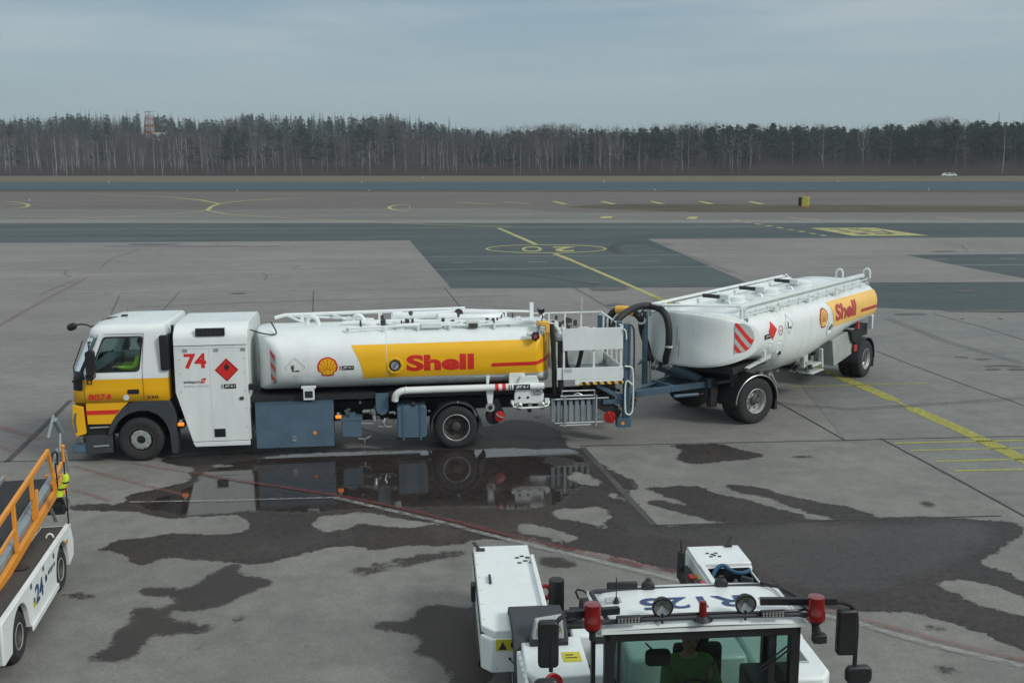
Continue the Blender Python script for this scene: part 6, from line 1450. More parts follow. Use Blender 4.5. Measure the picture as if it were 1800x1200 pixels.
strips('yellow_taxi_line', [
    ([(-100, 403.3), (450, 402), (900, 399.4), (1350, 399)], .22), ([(876, 401), (943, 430)], .42), ([(975, 446), (1003, 457)], .42), ([(1003, 457), (1080, 490), (1150, 521)], .30),
    ([(150, 341), (230, 343.5), (300, 346.5), (350, 351.5), (385, 358)], .6), ([(385, 358), (430, 353), (500, 348.8), (600, 345.5)], .6), ([(386, 358), (372, 363), (364, 370)], .6), ([(364, 370), (300, 376), (200, 381.5), (50, 389)], .35), ([(364, 370), (400, 376.5), (470, 381.5), (600, 388), (760, 395), (900, 398)], .35),
    (oval(0, 361, 50, 6.5, -90, 91), .5), ([(0, 358), (40, 359)], .3), ([(0, 364), (30, 363.5)], .3),
    (oval(735, 365, 51, 6.5, 100, 262), .5), ([(735, 358.5), (790, 357.5), (875, 359.8)], .35), ([(700, 361.5), (780, 361), (820, 363)], .3), ([(735, 371.5), (830, 370.5)], .35), ([(705, 367), (790, 367)], .3),
    ([(850, 379), (900, 377.5), (940, 376.5)], .4), ([(1383, 382.2), (1442, 387)], .45), ([(1645, 382), (1711, 386.5)], .45), ([(805, 355.5), (870, 359.5)], .5), ([(887, 355), (933, 358.8)], .5)]
    + [([(a, 381.5 + .0 * i), (a + 17, 381.3)], .35) for i, a in enumerate(range(20, 240, 29))] + [([(a, 387.5), (a + 17, 387.5)], .35) for a in (285, 318, 352, 388)] + [([(a, 378.5), (a + 14, 378.5)], .35) for a in (540, 568, 600, 640, 672, 720)]
    + [([(1290 + 19 * i, 386.6 + 3.3 * i), (1300 + 19 * i, 388.3 + 3.3 * i)], .45) for i in range(9)], .012, m_yel2, .35)
strips('yellow_lead_line', [([(1150, 521), (1300, 588), (1400, 631), (1478, 664)], .32), ([(1478, 664), (1520, 681), (1572, 704)], .40), ([(1572, 704), (1600, 717)], .12), ([(1600, 717), (1680, 752), (1750, 785), (1830, 822), (1900, 856)], .40), ([(1390, 680.5), (1635, 674)], .085),
    ([(1572, 779.5), (1700, 776.5), (1900, 772)], .11), ([(1600, 792.5), (1700, 790), (1900, 786)], .085), ([(1645, 811.5), (1900, 805)], .10), ([(1675, 828), (1900, 824)], .10)], .014, m_yel, .3)
q4 = [[(x, 354), (x + 9, 354), (x + 32, 359), (x + 20, 359)] for x in (968, 1053, 1140, 1226, 1313)]
flat('yellow_block_marking', q4 + [[(1053, 383.8), (1059, 380.3), (1079, 380.3), (1074, 383.8)], [(1206, 385), (1212, 381), (1227, 381), (1224, 385)], [(1424, 401), (1537, 400.6), (1631, 414.2), (1498, 414.6)]], .012, m_yel2)
flat('black_panel_lettering', [[(1455, 402.5), (1475, 402.5), (1480, 403.5), (1462, 403.5)], [(1490, 402), (1510, 402.2), (1512, 403.3), (1495, 403.2)], [(1470, 405), (1482, 405), (1500, 408), (1490, 408)], [(1500, 404.5), (1530, 404.6), (1532, 405.8), (1505, 405.6)], [(1515, 407.2), (1545, 407.4), (1550, 408.5), (1520, 408.3)], [(1500, 410), (1520, 410), (1530, 412.5), (1512, 412.3)], [(1545, 405.5), (1552, 405.5), (1575, 411.5), (1566, 411.5)], [(1535, 410.5), (1562, 410.7), (1566, 412), (1540, 411.8)]], .018, g_asph)
b = MB()
b.sheet(shape2d([circ(960, 437.5, 107, 7.6, 60), circ(960, 437.5, 102, 6.7, 60)]), lambda x, y: (*G(x, y), .012))
b.sheet(shape2d([circ(935, 438, 18, 4.6, 32), circ(935, 438, 12.5, 3.2, 32)]), lambda x, y: (*G(x, y), .012))
b.sheet(shape2d(text='2', bold=.03, fit=(972, 1010, -442.3, -433.8), rot180=True), lambda x, y: (*G(x, -y), .012))
tag(b.build('stand_number_marking', m_yel2, None, smooth=0), kind='structure')
strips('red_apron_line', [([(345, 833), (400, 843), (588, 871), (700, 893), (796, 917), (897, 943)], .11), ([(966, 959), (985, 964), (1010, 969)], .17), ([(1070, 983), (1100, 989), (1130, 996)], .17)], .026, m_red, .17)
strips('faded_red_apron_line', [([(228, 814), (300, 826), (345, 833)], .10), ([(897, 943), (966, 959)], .16), ([(1010, 969), (1070, 983)], .17), ([(1130, 996), (1189, 1007), (1350, 1048), (1511, 1089), (1660, 1129), (1799, 1162), (1950, 1200)], .14)], .026, m_pink, .17)
strips('pink_apron_line', [([(155, 487), (125, 503), (70, 532), (0, 572), (-40, 594)], .22), ([(-40, 745), (0, 752), (75, 772)], .25), ([(-20, 780), (35, 795)], .2), ([(127, 819), (230, 847), (333, 873)], .12), ([(131, 862), (193, 881)], .12)], .016, m_pink, .2)
strips('white_apron_line', [([(228, 884), (400, 881), (588, 876)], .07), ([(588, 876), (640, 888), (796, 924), (836, 936), (967, 968), (1128, 1007), (1350, 1060), (1502, 1096), (1628, 1133), (1799, 1173), (1950, 1210)], .12)], .028, paint_mat('thin_white_paint', (.40, .41, .39), .95, .6), .12)
strips('tyre_mark', [(oval(1130, 437, 60 - 6 * k, 13 - 1.6 * k, 130, 330), .5) for k in range(3)] + [([(1090, 424), (1140, 430), (1200, 447), (1290, 480)], .6), ([(740, 440), (860, 436), (1000, 426), (1150, 415)], .6), ([(760, 470), (900, 480), (1050, 500)], .5), ([(-20, 408), (500, 406), (1200, 404), (1800, 403)], 1.2), ([(-20, 416), (600, 413), (1300, 410), (1800, 408)], 1.0),
    ([(960, 620), (1250, 700), (1500, 720), (1800, 700)], .35), ([(1560, 560), (1660, 600), (1800, 640)], .4), ([(240, 540), (500, 530), (900, 520)], .4)], .0155, paint_mat('rubber_smear', (.045, .048, .05), .95, .30), .4)
# ---- water lying on the apron
B_ = [(1000, 785), (1022, 790), (1035, 805), (1060, 830), (1090, 862), (1125, 895), (1150, 924), (1300, 919), (1455, 915), (1559, 912), (1660, 910), (1739, 913), (1780, 918), (1799, 928), (1798, 940), (1790, 948), (1758, 961), (1755, 969), (1733, 975), (1736, 981), (1714, 986), (1726, 996), (1755, 1004), (1800, 1021), (1860, 1040), (1860, 1165), (1800, 1143), (1774, 1133), (1733, 1119), (1698, 1105), (1660, 1091), (1625, 1083), (1612, 1075), (1555, 1073), (1502, 1076), (1440, 1068), (1384, 1054), (1300, 1030), (1188, 1008), (1150, 996), (1100, 984), (1060, 975), (960, 957), (905, 944), (870, 950), (835, 945), (826, 955), (781, 957), (738, 957), (664, 965), (625, 961), (567, 963), (524, 976), (462, 988), (403, 986), (310, 984), (294, 978), (248, 996), (236, 982), (205, 971), (135, 970), (193, 959), (201, 951), (271, 945), (294, 939), (411, 939), (442, 924), (423, 902), (380, 906), (322, 910), (275, 906), (248, 900), (178, 897), (123, 897), (100, 891), (150, 889), (232, 883), (217, 871), (287, 858), (337, 844), (324, 834), (349, 823), (285, 809), (330, 800), (520, 792), (700, 788), (760, 780), (850, 752), (900, 738), (960, 745), (985, 765)]
holes = [[(547, 920), (574, 904), (640, 903), (690, 908), (792, 921), (761, 925), (683, 926), (637, 920), (605, 931), (570, 937)],
    [(960, 903), (994, 893), (1035, 892), (1072, 893), (1071, 904), (1078, 911), (1057, 921), (1098, 929), (1092, 932), (1067, 929), (1022, 921), (978, 911)], [(911, 929), (919, 919), (939, 922), (978, 932), (1019, 948), (990, 949), (956, 946), (911, 936)],
    [(1000, 834), (1011, 829), (1042, 838), (1069, 855), (1050, 854), (1011, 847), (998, 843)], [(1058, 868), (1080, 866), (1103, 882), (1067, 874)], [(1175, 935), (1189, 934), (1203, 945), (1189, 942)],
    [(1641, 1031), (1663, 1016), (1701, 1018), (1749, 1031), (1800, 1046), (1842, 1060), (1842, 1092), (1800, 1082), (1755, 1070), (1714, 1065), (1676, 1045)], [(637, 796), (668, 791), (700, 794), (668, 798)], [(352, 818), (400, 816), (432, 818), (385, 823)], [(454, 825), (470, 823), (485, 825), (470, 828)], [(965, 951), (990, 950), (1015, 953), (990, 955)], [(1740, 1100), (1790, 1108), (1780, 1112)]]
DAMP = [B_, [(1127, 853), (1170, 857), (1240, 858), (1255, 868), (1300, 876), (1350, 888), (1400, 903), (1430, 911), (1300, 916), (1246, 914), (1180, 897), (1137, 884), (1150, 879), (1205, 890), (1213, 886), (1160, 868)],
    [(1267, 852), (1315, 852), (1385, 872), (1454, 886), (1476, 887), (1495, 894), (1550, 909), (1470, 911), (1430, 903), (1385, 888), (1345, 873), (1300, 864)],
    [(1157, 782), (1200, 787), (1197, 797), (1185, 810), (1220, 815), (1275, 811), (1325, 807), (1345, 800), (1305, 791), (1270, 780), (1220, 781)],
    [(1035, 806), (1070, 820), (1120, 852), (1100, 856), (1070, 835)], [(1090, 856), (1110, 853), (1122, 860), (1105, 864)]]
spots = [(150, 1049, 24, 8), (110, 1048, 18, 5), (415, 1147, 11, 4), (598, 972, 14, 4), (597, 985, 10, 2.5), (657, 1076, 9, 3), (1410, 803, 26, 3), (1632, 887, 16, 6), (1698, 893, 12, 2), (1540, 1173, 16, 9), (1665, 1178, 24, 9), (1645, 1105, 26, 7), (1510, 1139, 10, 8), (440, 430 + 0, 0, 0), (118, 1130, 6, 2), (1100, 765 - 0, 9, 2), (1350, 732, 6, 2), (1245, 752, 8, 2), (292, 1159, 7, 2.5), (343, 1190, 10, 3), (538, 1133, 10, 4), (160, 945, 8, 4), (800, 1010 + 0, 12, 2), (175, 832, 8, 1.5),
    (1070, 508, 33, 3.6), (1045, 497, 16, 2.2), (1085, 536, 18, 2.4), (1130, 541, 22, 2.6), (1695, 511.5, 21, 1.6), (1600, 552.5, 28, 2), (1735, 547, 70, 2.2), (1690, 629, 11, 1), (1729, 631, 14, 1.5), (1760, 643, 38, 1.8), (1748, 651, 16, 1.2), (1790, 650, 22, 2), (1690, 560, 4, .8), (1757, 560, 5, 1), (270, 429.5, 45, 1.1), (340, 433, 160, .5), (418, 516, 10, .8), (1660, 442, 25, .6), (944, 733, 8, 4)]
rnd = random.Random(11)
for i in range(26): 
    x = rnd.uniform(120, 850); y = rnd.uniform(980, 1195); spots.append((x, y, rnd.uniform(1.5, 5), rnd.uniform(.5, 1.4)))
for i in range(12): spots.append((rnd.uniform(1180, 1780), rnd.uniform(800, 905), rnd.uniform(2, 9), rnd.uniform(.5, 1.3)))
DRYING = [[(411, 988), (384, 1004), (349, 1021), (330, 1034), (290, 1030), (246, 1037), (256, 1048), (318, 1050), (302, 1070), (349, 1076), (388, 1066), (419, 1048), (440, 1040), (483, 1025), (434, 1010), (425, 988)],
    [(232, 1066), (291, 1068), (294, 1087), (314, 1095), (349, 1099), (376, 1103), (349, 1118), (318, 1118), (294, 1113), (271, 1118), (244, 1138), (217, 1161), (180, 1164), (143, 1159), (182, 1146), (193, 1118), (228, 1095)],
    [(900, 1060), (830, 1065), (750, 1065), (725, 1085), (690, 1086), (655, 1093), (655, 1103), (710, 1115), (750, 1128), (725, 1150), (785, 1160), (845, 1166), (1000, 1200), (1000, 1100)],
    [(945, 983), (975, 980), (1000, 985), (1030, 993), (990, 997), (950, 997)], [(780, 1160), (845, 1150), (860, 1200), (800, 1220)],
    [(612, 1003), (660, 992), (730, 975), (800, 964), (830, 962), (826, 966), (770, 974), (700, 987), (640, 1003), (620, 1009)], [(625, 1012), (660, 1000), (690, 995), (680, 1003), (640, 1012)], [(700, 993), (760, 978), (826, 970), (824, 976), (760, 986), (710, 998)],
    [(527, 1035), (550, 1025), (578, 1018), (560, 1027)], [(662, 1052), (690, 1040), (700, 1042), (675, 1053)], [(528, 1125), (545, 1116), (550, 1119), (535, 1127)], [(405, 1098), (420, 1085), (455, 1073), (440, 1085), (412, 1099)],
    [(325, 1160), (340, 1142), (360, 1130), (352, 1145), (332, 1160)], [(258, 1200), (290, 1180), (315, 1163), (310, 1175), (280, 1198)], [(700, 1030), (722, 1023), (724, 1027), (706, 1032)], [(760, 1012), (780, 1009), (775, 1013)]]
POOL = [[(240, 886), (300, 868), (345, 845), (352, 830), (440, 806), (560, 796), (700, 792), (800, 790), (1000, 789), (1020, 800), (1040, 830), (1020, 862), (985, 885), (930, 893), (880, 897), (800, 893), (700, 893), (600, 896), (520, 902), (430, 899), (330, 906), (255, 899)]]
POOL_HOLES = [[(437, 818), (470, 822), (500, 821), (495, 828), (460, 832)], [(1000, 834), (1012, 829), (1030, 838), (1020, 847), (1000, 845)], [(960, 806), (985, 803), (1010, 812), (990, 820), (965, 815)]]
SHEEN = [[(1180, 925), (1480, 917), (1740, 915), (1770, 935), (1700, 975), (1600, 1020), (1450, 1050), (1330, 1000), (1230, 960)], [(1040, 870), (1090, 880), (1150, 926), (1250, 925), (1240, 945), (1120, 945), (1060, 910)], [(440, 955), (560, 925), (680, 930), (690, 950), (560, 960), (440, 975)], [(280, 1045), (400, 1010), (430, 1040), (340, 1070)]]
def wet_sheet():
    x0, x1, y0, y1, st = -15.0, 20.0, 9.0, 30.0, .075
    nx_, ny_ = int((x1 - x0) / st), int((y1 - y0) / st)
    gx, gy = np.meshgrid(x0 + st * np.arange(nx_), y0 + st * np.arange(ny_))
    def inside(poly):
        px, py = np.array([p[0] for p in poly]), np.array([p[1] for p in poly]); m_ = np.zeros(gx.shape, bool)
        bx0, bx1, by0, by1 = px.min() - st, px.max() + st, py.min() - st, py.max() + st
        ix0, ix1 = max(0, int((bx0 - x0) / st)), min(nx_, int((bx1 - x0) / st) + 2); iy0, iy1 = max(0, int((by0 - y0) / st)), min(ny_, int((by1 - y0) / st) + 2)
        if ix1 <= ix0 or iy1 <= iy0: return m_
        X, Y = gx[iy0:iy1, ix0:ix1], gy[iy0:iy1, ix0:ix1]; c = np.zeros(X.shape, bool); n = len(px)
        for i in range(n):
            a, b_ = (px[i - 1], py[i - 1]), (px[i], py[i])
            if a[1] == b_[1]: continue
            c ^= ((a[1] > Y) != (b_[1] > Y)) & (X < (b_[0] - a[0]) * (Y - a[1]) / (b_[1] - a[1]) + a[0])
        m_[iy0:iy1, ix0:ix1] = c; return m_
    def blur(a, n):
        for _ in range(n):
            a = (np.roll(a, 1, 0) + np.roll(a, -1, 0) + 2 * a) / 4; a = (np.roll(a, 1, 1) + np.roll(a, -1, 1) + 2 * a) / 4
        return a
    wet = np.zeros(gx.shape); 
    for p in DAMP: wet[inside(rough_poly(p, .05, .2, 1))] = 1
    for p in holes: wet[inside(rough_poly(p, .04, .15, 7))] = 0
    dry = np.zeros(gx.shape)
    for p in DRYING: dry[inside(rough_poly(p, .05, .2, 3))] = 1
    for x, y, a, c in spots:
        if a and y > 730: dry[inside([G(*q) for q in circ(x, y, a, c, 12)])] = .85
    pool = np.zeros(gx.shape)
    for p in POOL: pool[inside(rough_poly(p, .05, .2, 5))] = 1
    for p in POOL_HOLES: pool[inside(rough_poly(p, .04, .15, 6))] = 0
    sh = np.zeros(gx.shape)
    for p in SHEEN: sh[inside(rough_poly(p, .1, .3, 8))] = 1
    wet, dry, pool, sh = blur(wet, 4), blur(dry, 3), blur(pool, 4), blur(sh, 40)
    tot = np.maximum(wet, dry); keep = blur((tot > .02).astype(float), 3) > .01
    q = keep[:-1, :-1] | keep[1:, :-1] | keep[:-1, 1:] | keep[1:, 1:]
    use = np.zeros(gx.shape, bool); use[:-1, :-1] |= q; use[1:, :-1] |= q; use[:-1, 1:] |= q; use[1:, 1:] |= q
    idx = -np.ones(gx.shape, int); idx[use] = np.arange(use.sum()); jj, ii = np.nonzero(q)
    f = np.stack([idx[jj, ii], idx[jj, ii + 1], idx[jj + 1, ii + 1], idx[jj + 1, ii]], 1)
    me = bpy.data.meshes.new('wet_patch'); n = int(use.sum()); me.vertices.add(n); co = np.stack([gx[use], gy[use], np.full(n, .010)], 1).astype(np.float32); me.vertices.foreach_set('co', co.ravel())
    me.loops.add(len(f) * 4); me.loops.foreach_set('vertex_index', f.ravel().astype(np.int32)); me.polygons.add(len(f)); me.polygons.foreach_set('loop_start', np.arange(0, 4 * len(f), 4, dtype=np.int32)); me.update(); me.validate()
    for nm, a in (('wet', wet), ('dry', dry), ('pool', pool), ('sheen', sh)):
        at = me.attributes.new(nm, 'FLOAT', 'POINT'); at.data.foreach_set('value', a[use].astype(np.float32))
    m_ = bpy.data.materials.new('soaked_concrete'); m_.use_nodes = True; t = m_.node_tree; b = t.nodes['Principled BSDF']; L = t.links; N = t.nodes.new
    co_ = N('ShaderNodeTexCoord')
    def noise_(sc, det, ro=.6):
        n_ = N('ShaderNodeTexNoise'); n_.inputs['Scale'].default_value = sc; n_.inputs['Detail'].default_value = det; n_.inputs['Roughness'].default_value = ro; L.new(co_.outputs['Object'], n_.inputs[0]); return n_.outputs[0]
    def attr(nm): a = N('ShaderNodeAttribute'); a.attribute_name = nm; return a.outputs['Fac']
    def mth(op, a, b_=None):
        m0 = N('ShaderNodeMath'); m0.operation = op
        for k, v in enumerate((a, b_)):
            if v is None: continue
            if isinstance(v, (int, float)): m0.inputs[k].default_value = v
            else: L.new(v, m0.inputs[k])
        return m0.outputs[0]
    def mr(v, a, b_, c, d): 
        r_ = N('ShaderNodeMapRange'); r_.interpolation_type = 'SMOOTHSTEP'; L.new(v, r_.inputs[0])
        for k, q_ in enumerate((a, b_, c, d)): r_.inputs[k + 1].default_value = q_
        return r_.outputs[0]
    nA, nB, nC = noise_(5, 9, .7), noise_(1.1, 6), noise_(30, 4, .7)
    jit = mth('ADD', mth('ADD', mth('MULTIPLY', mth('SUBTRACT', nA, .5), 1.2), mth('MULTIPLY', mth('SUBTRACT', noise_(17, 6, .7), .5), .8)), mth('MULTIPLY', mth('SUBTRACT', nB, .5), .7))
    wv = mth('ADD', attr('wet'), jit); dv = mth('ADD', attr('dry'), jit); pv = mth('ADD', attr('pool'), mth('MULTIPLY', jit, 1.1))
    aw = mr(wv, .38, .60, 0, 1); ad = mr(dv, .30, .75, 0, .82)
    wear = mr(noise_(14, 8, .75), .30, .48, .45, 1)          # half-dry speckle on raised aggregate
    al = mth('MAXIMUM', mth('MULTIPLY', aw, mth('MAXIMUM', wear, mr(wv, .7, 1.0, 0, 1))), mth('MULTIPLY', ad, mr(noise_(8, 8, .75), .25, .5, .55, 1)))
    L.new(al, b.inputs['Alpha'])
    cmx = N('ShaderNodeMix'); cmx.data_type = 'RGBA'; L.new(mr(noise_(9, 8, .75), .35, .65, 0, 1), cmx.inputs[0]); cmx.inputs[6].default_value = (.020, .0175, .017, 1); cmx.inputs[7].default_value = (.044, .038, .036, 1)
    cm2 = N('ShaderNodeMix'); cm2.data_type = 'RGBA'; L.new(aw, cm2.inputs[0]); cm2.inputs[6].default_value = (.040, .036, .034, 1); L.new(cmx.outputs[2], cm2.inputs[7])
    hue = N('ShaderNodeMix'); hue.data_type = 'RGBA'; hue.blend_type = 'MULTIPLY'; L.new(mr(noise_(.55, 6, .6), .45, .7, 0, 1), hue.inputs[0]); L.new(cm2.outputs[2], hue.inputs[6]); hue.inputs[7].default_value = (1.45, 1.36, 1.28, 1)
    rust = N('ShaderNodeMix'); rust.data_type = 'RGBA'; L.new(mth('MULTIPLY', mr(noise_(2.2, 7, .7), .60, .74, 0, .5), aw), rust.inputs[0]); L.new(hue.outputs[2], rust.inputs[6]); rust.inputs[7].default_value = (.10, .052, .018, 1)
    L.new(rust.outputs[2], b.inputs['Base Color'])
    pool_ = mr(pv, .42, .72, 0, 1); she = mth('MULTIPLY', mr(mth('ADD', attr('sheen'), mth('MULTIPLY', mth('SUBTRACT', nB, .5), .6)), .35, .85, 0, 1), aw)
    r1 = mth('SUBTRACT', .56, mth('MULTIPLY', she, .16)); r1 = mth('ADD', r1, mth('MULTIPLY', mth('SUBTRACT', nC, .5), .2))
    ro = N('ShaderNodeMix'); ro.data_type = 'FLOAT'; L.new(pool_, ro.inputs[0]); L.new(r1, ro.inputs[2]); L.new(mr(nB, .35, .7, .025, .10), ro.inputs[3]); L.new(ro.outputs[0], b.inputs['Roughness'])
    io = N('ShaderNodeMix'); io.data_type = 'FLOAT'; L.new(mth('MAXIMUM', pool_, mth('MULTIPLY', she, .05)), io.inputs[0]); io.inputs[2].default_value = 1.35; io.inputs[3].default_value = 1.72; L.new(io.outputs[0], b.inputs['IOR'])
    bp = N('ShaderNodeBump'); bp.inputs['Distance'].default_value = .008; L.new(mth('MULTIPLY', mth('SUBTRACT', 1.0, pool_), .35), bp.inputs['Strength']); L.new(nC, bp.inputs['Height']); L.new(bp.outputs[0], b.inputs['Normal'])
    me.materials.append(m_); o = bpy.data.objects.new('wet_patch', me); COL.objects.link(o); tag(o, kind='structure')
wet_sheet()
far_spots = [circ(x, y, a, c, 14) for x, y, a, c in spots if a and y <= 730]
flat('damp_spot', far_spots, .016, wet_mat('drying_concrete', (.085, .082, .078), .6, .7, .4, .6, .5, (.12, .115, .108), spec=.2), rough=.10, step=.4, dz=.0001)

# ================================================================== WOOD BEHIND THE RUNWAY
HOR = lambda x: 284 - (x - 900) * math.tan(ROLL)
SKX = [-300, 0, 60, 100, 150, 200, 250, 330, 400, 425, 440, 500, 560, 640, 690, 720, 745, 775, 800, 830, 870, 940, 965, 1000, 1100, 1200, 1300, 1400, 1500, 1600, 1650, 1700, 1760, 1800, 2100]
SKY = [214, 214, 212, 209, 204, 205, 203, 209, 211, 203, 200, 204, 205, 203, 201, 206, 208, 212, 222, 224, 226, 226, 219, 223, 225, 222, 221, 222, 225, 223, 217, 221, 220, 222, 222]
def basept(x, dd=0.0):
    bx, by = G(x, 309.0); L_ = math.hypot(bx, by); k = (L_ + dd) / L_
    return bx * k, by * k, L_ + dd
def top_z(x, y, D): return H + (HOR(x) - y) * D / F
def hill_z(x, D):
    b0 = math.hypot(*G(x, 309.0)); far = 1000.0
    hm = max(3.0, top_z(x, float(np.interp(x, SKX, SKY)), far) - 20.5)
    u = min(1.2, max(0.0, (D - b0 - 25) / (far - b0 - 25)))
    return hm * (u * u * (3 - 2 * u) if u < 1 else 1.0)
b = MB(); XS = list(range(-700, 2501, 80)); DS = [0, 40, 80, 130, 200, 290, 400, 520, 650, 900]
for j, dd in enumerate(DS):
    for x in XS:
        px_, py_, D = basept(x, dd); b.v.append((px_, py_, hill_z(x, D) - .03 - (.5 if j == 0 else 0)))
nx = len(XS)
for j in range(len(DS) - 1):
    for i in range(nx - 1): b.f.append((j * nx + i, j * nx + i + 1, (j + 1) * nx + i + 1, (j + 1) * nx + i)); b.mi.append(0)
tag(b.build('wooded_hill', ground_mat('forest_floor', (.035, .028, .024), (.05, .04, .03), .05, .95, .2), None), kind='structure')

bark = mat('birch_bark', (.36, .355, .34), .8, var=.35, scale=.8, streak=.5)
bark2 = mat('grey_trunk', (.075, .065, .06), .9, var=.3, scale=1)
twig = mat('bare_twigs', (.058, .046, .043), .9, var=.2, scale=.3)
twig2 = mat('red_brown_scrub', (.080, .056, .056), .9, var=.25, scale=.06)
ndl = mat('pine_needles', (.018, .036, .020), .85, var=.35, scale=.25)
ndl2 = mat('spruce_needles', (.012, .026, .018), .85, var=.35, scale=.25)
ndl3 = mat('far_conifer_needles', (.014, .034, .026), .9, var=.35, scale=.05)
class TA:
    "triangle soup for one tree"
    def __init__(s): s.v = []; s.m = []
    def tri(s, a, b_, c, m_): s.v.append((a, b_, c)); s.m.append(m_)
    def sliver(s, p, d, L_, w_, m_, rnd):
        p = np.array(p, float); d = np.array(d, float); d /= np.linalg.norm(d)
        sd_ = np.cross(d, [rnd.uniform(-1, 1), rnd.uniform(-1, 1), rnd.uniform(-.2, .2)]); sd_ /= (np.linalg.norm(sd_) + 1e-6)
        s.tri(p - sd_ * w_ / 2, p + sd_ * w_ / 2, p + d * L_, m_)
    def trunk(s, pts, r0, r1, m_, n=4):
        L_ = len(pts)
        for i in range(L_ - 1):
            a, b_ = np.array(pts[i], float), np.array(pts[i + 1], float); ra = r0 + (r1 - r0) * i / (L_ - 1); rb = r0 + (r1 - r0) * (i + 1) / (L_ - 1)
            for k in range(n):
                t0, t1 = 2 * math.pi * k / n, 2 * math.pi * (k + 1) / n
                c0, c1 = np.array([math.cos(t0), math.sin(t0), 0]), np.array([math.cos(t1), math.sin(t1), 0])
                s.tri(a + c0 * ra, a + c1 * ra, b_ + c1 * rb, m_); s.tri(a + c0 * ra, b_ + c1 * rb, b_ + c0 * rb, m_)
    def arr(s): return np.array(s.v).reshape(-1, 3), np.array(s.m)
def gen_birch(seed, h=17, fork=False, twigs=230, lean=.02, r0=.13, cr=2.6):
    rnd = random.Random(seed); tr = TA(); cw = TA(); pts = [(0, 0, 0)]; ax_, ay_ = rnd.uniform(-lean, lean), rnd.uniform(-lean, lean)
    for i in range(1, 7): z = h * .93 * i / 6; pts.append((ax_ * z + rnd.uniform(-.18, .18), ay_ * z + rnd.uniform(-.1, .1), z))
    tr.trunk(pts, r0, .025, 0)
    def at_(z): return np.array([np.interp(z, [p[2] for p in pts], [p[k] for p in pts]) for k in (0, 1)] + [z])
    if fork:
        for sg in (-1, 1): z0 = h * rnd.uniform(.38, .5); p = at_(z0); tr.trunk([p, p + [sg * .9, rnd.uniform(-.3, .3), 1.8], p + [sg * 1.5, 0, h * .38]], r0 * .6, .03, 0)
    tips = []
    for i in range(24):
        z = h * rnd.uniform(.33, .93); p = at_(z); a = rnd.uniform(0, 6.28); L_ = (1.1 - z / h) * h * .22 + .9; d = np.array([math.cos(a) * .65, math.sin(a) * .65, .75])
        cw.sliver(p, d, L_, .08, 0 if rnd.random() < .18 else 1, rnd); tips.append((p, d / np.linalg.norm(d), L_))
    for i in range(twigs):
        p, d, L_ = tips[int(rnd.random() * len(tips))]; q = p + d * L_ * rnd.uniform(.25, 1.0) + np.array([rnd.gauss(0, .35), rnd.gauss(0, .35), rnd.gauss(0, .35)])
        cw.sliver(q, [rnd.gauss(d[0], .5), rnd.gauss(d[1], .5), rnd.gauss(.6, .6)], rnd.uniform(.6, 1.5), rnd.uniform(.035, .06), 1, rnd)
    return tr.arr(), cw.arr()
def gen_spruce(seed, h=20, r=2.6, dens=1.0):
    rnd = random.Random(seed); tr = TA(); cw = TA(); tr.trunk([(0, 0, 0), (0, 0, h * .5), (0, 0, h)], .2, .02, 0)
    N = int(26 * dens)
    for i in range(N):
        z = h * (.08 + .92 * i / N); rr = r * (1 - (i / N)) ** .85 * rnd.uniform(.75, 1.15) + .12; k = int(9 * dens) if i < N * .8 else 5
        for j in range(k):
            a = rnd.uniform(0, 6.28); L_ = rr * rnd.uniform(.7, 1.1); d = np.array([math.cos(a), math.sin(a), -.28 + .5 * i / N]); w_ = .55 + rr * .28
            p = np.array([0, 0, z + rnd.uniform(-.3, .3)]); t_ = p + d * L_; s_ = np.array([-math.sin(a), math.cos(a), rnd.uniform(-.3, .3)]) * w_ / 2; m_ = p + d * L_ * .55
            cw.tri(p, m_ + s_, t_, 0); cw.tri(p, t_, m_ - s_ + [0, 0, -.15], 0)
    return tr.arr(), cw.arr()
def gen_pine(seed, h=20, dens=1.0, c0=.52, cr=2.1, sz=1.0):
    rnd = random.Random(seed); tr = TA(); cw = TA(); tr.trunk([(0, 0, 0), (rnd.uniform(-.2, .2), 0, h * .5), (rnd.uniform(-.3, .3), 0, h * .97)], .17, .04, 0)
    for i in range(int(44 * dens)):
        u = rnd.random(); z = h * (c0 + (1 - c0) * u); rr = cr * (math.sin(math.pi * min(1, .25 + .75 * u)) ** .6) * math.sqrt(rnd.random()); a = rnd.uniform(0, 6.28); c = np.array([math.cos(a) * rr, math.sin(a) * rr, z])
        for j in range(7):
            n_ = np.array([rnd.gauss(0, 1), rnd.gauss(0, 1), rnd.gauss(.3, .7)]); n_ /= np.linalg.norm(n_); q = c + n_ * rnd.uniform(.1, .4)
            cw.sliver(q, n_ + [0, 0, .2], rnd.uniform(.5, .95) * sz, rnd.uniform(.4, .7) * sz, 0, rnd)
    for i in range(6): z = h * rnd.uniform(.3, c0); a = rnd.uniform(0, 6.28); tr.sliver((0, 0, z), [math.cos(a), math.sin(a), .1], rnd.uniform(.6, 1.6), .07, 0, rnd)
    return tr.arr(), cw.arr()
def soup(name, V_, Mi, mats):
    n = len(V_); me = bpy.data.meshes.new(name); me.vertices.add(n); me.vertices.foreach_set('co', np.asarray(V_, np.float32).ravel())
    me.loops.add(n); me.loops.foreach_set('vertex_index', np.arange(n, dtype=np.int32)); me.polygons.add(n // 3); me.polygons.foreach_set('loop_start', np.arange(0, n, 3, dtype=np.int32)); me.polygons.foreach_set('material_index', np.asarray(Mi, np.int32))
    for m_ in mats: me.materials.append(m_)
    me.update(); me.validate(); return me
protos = {}
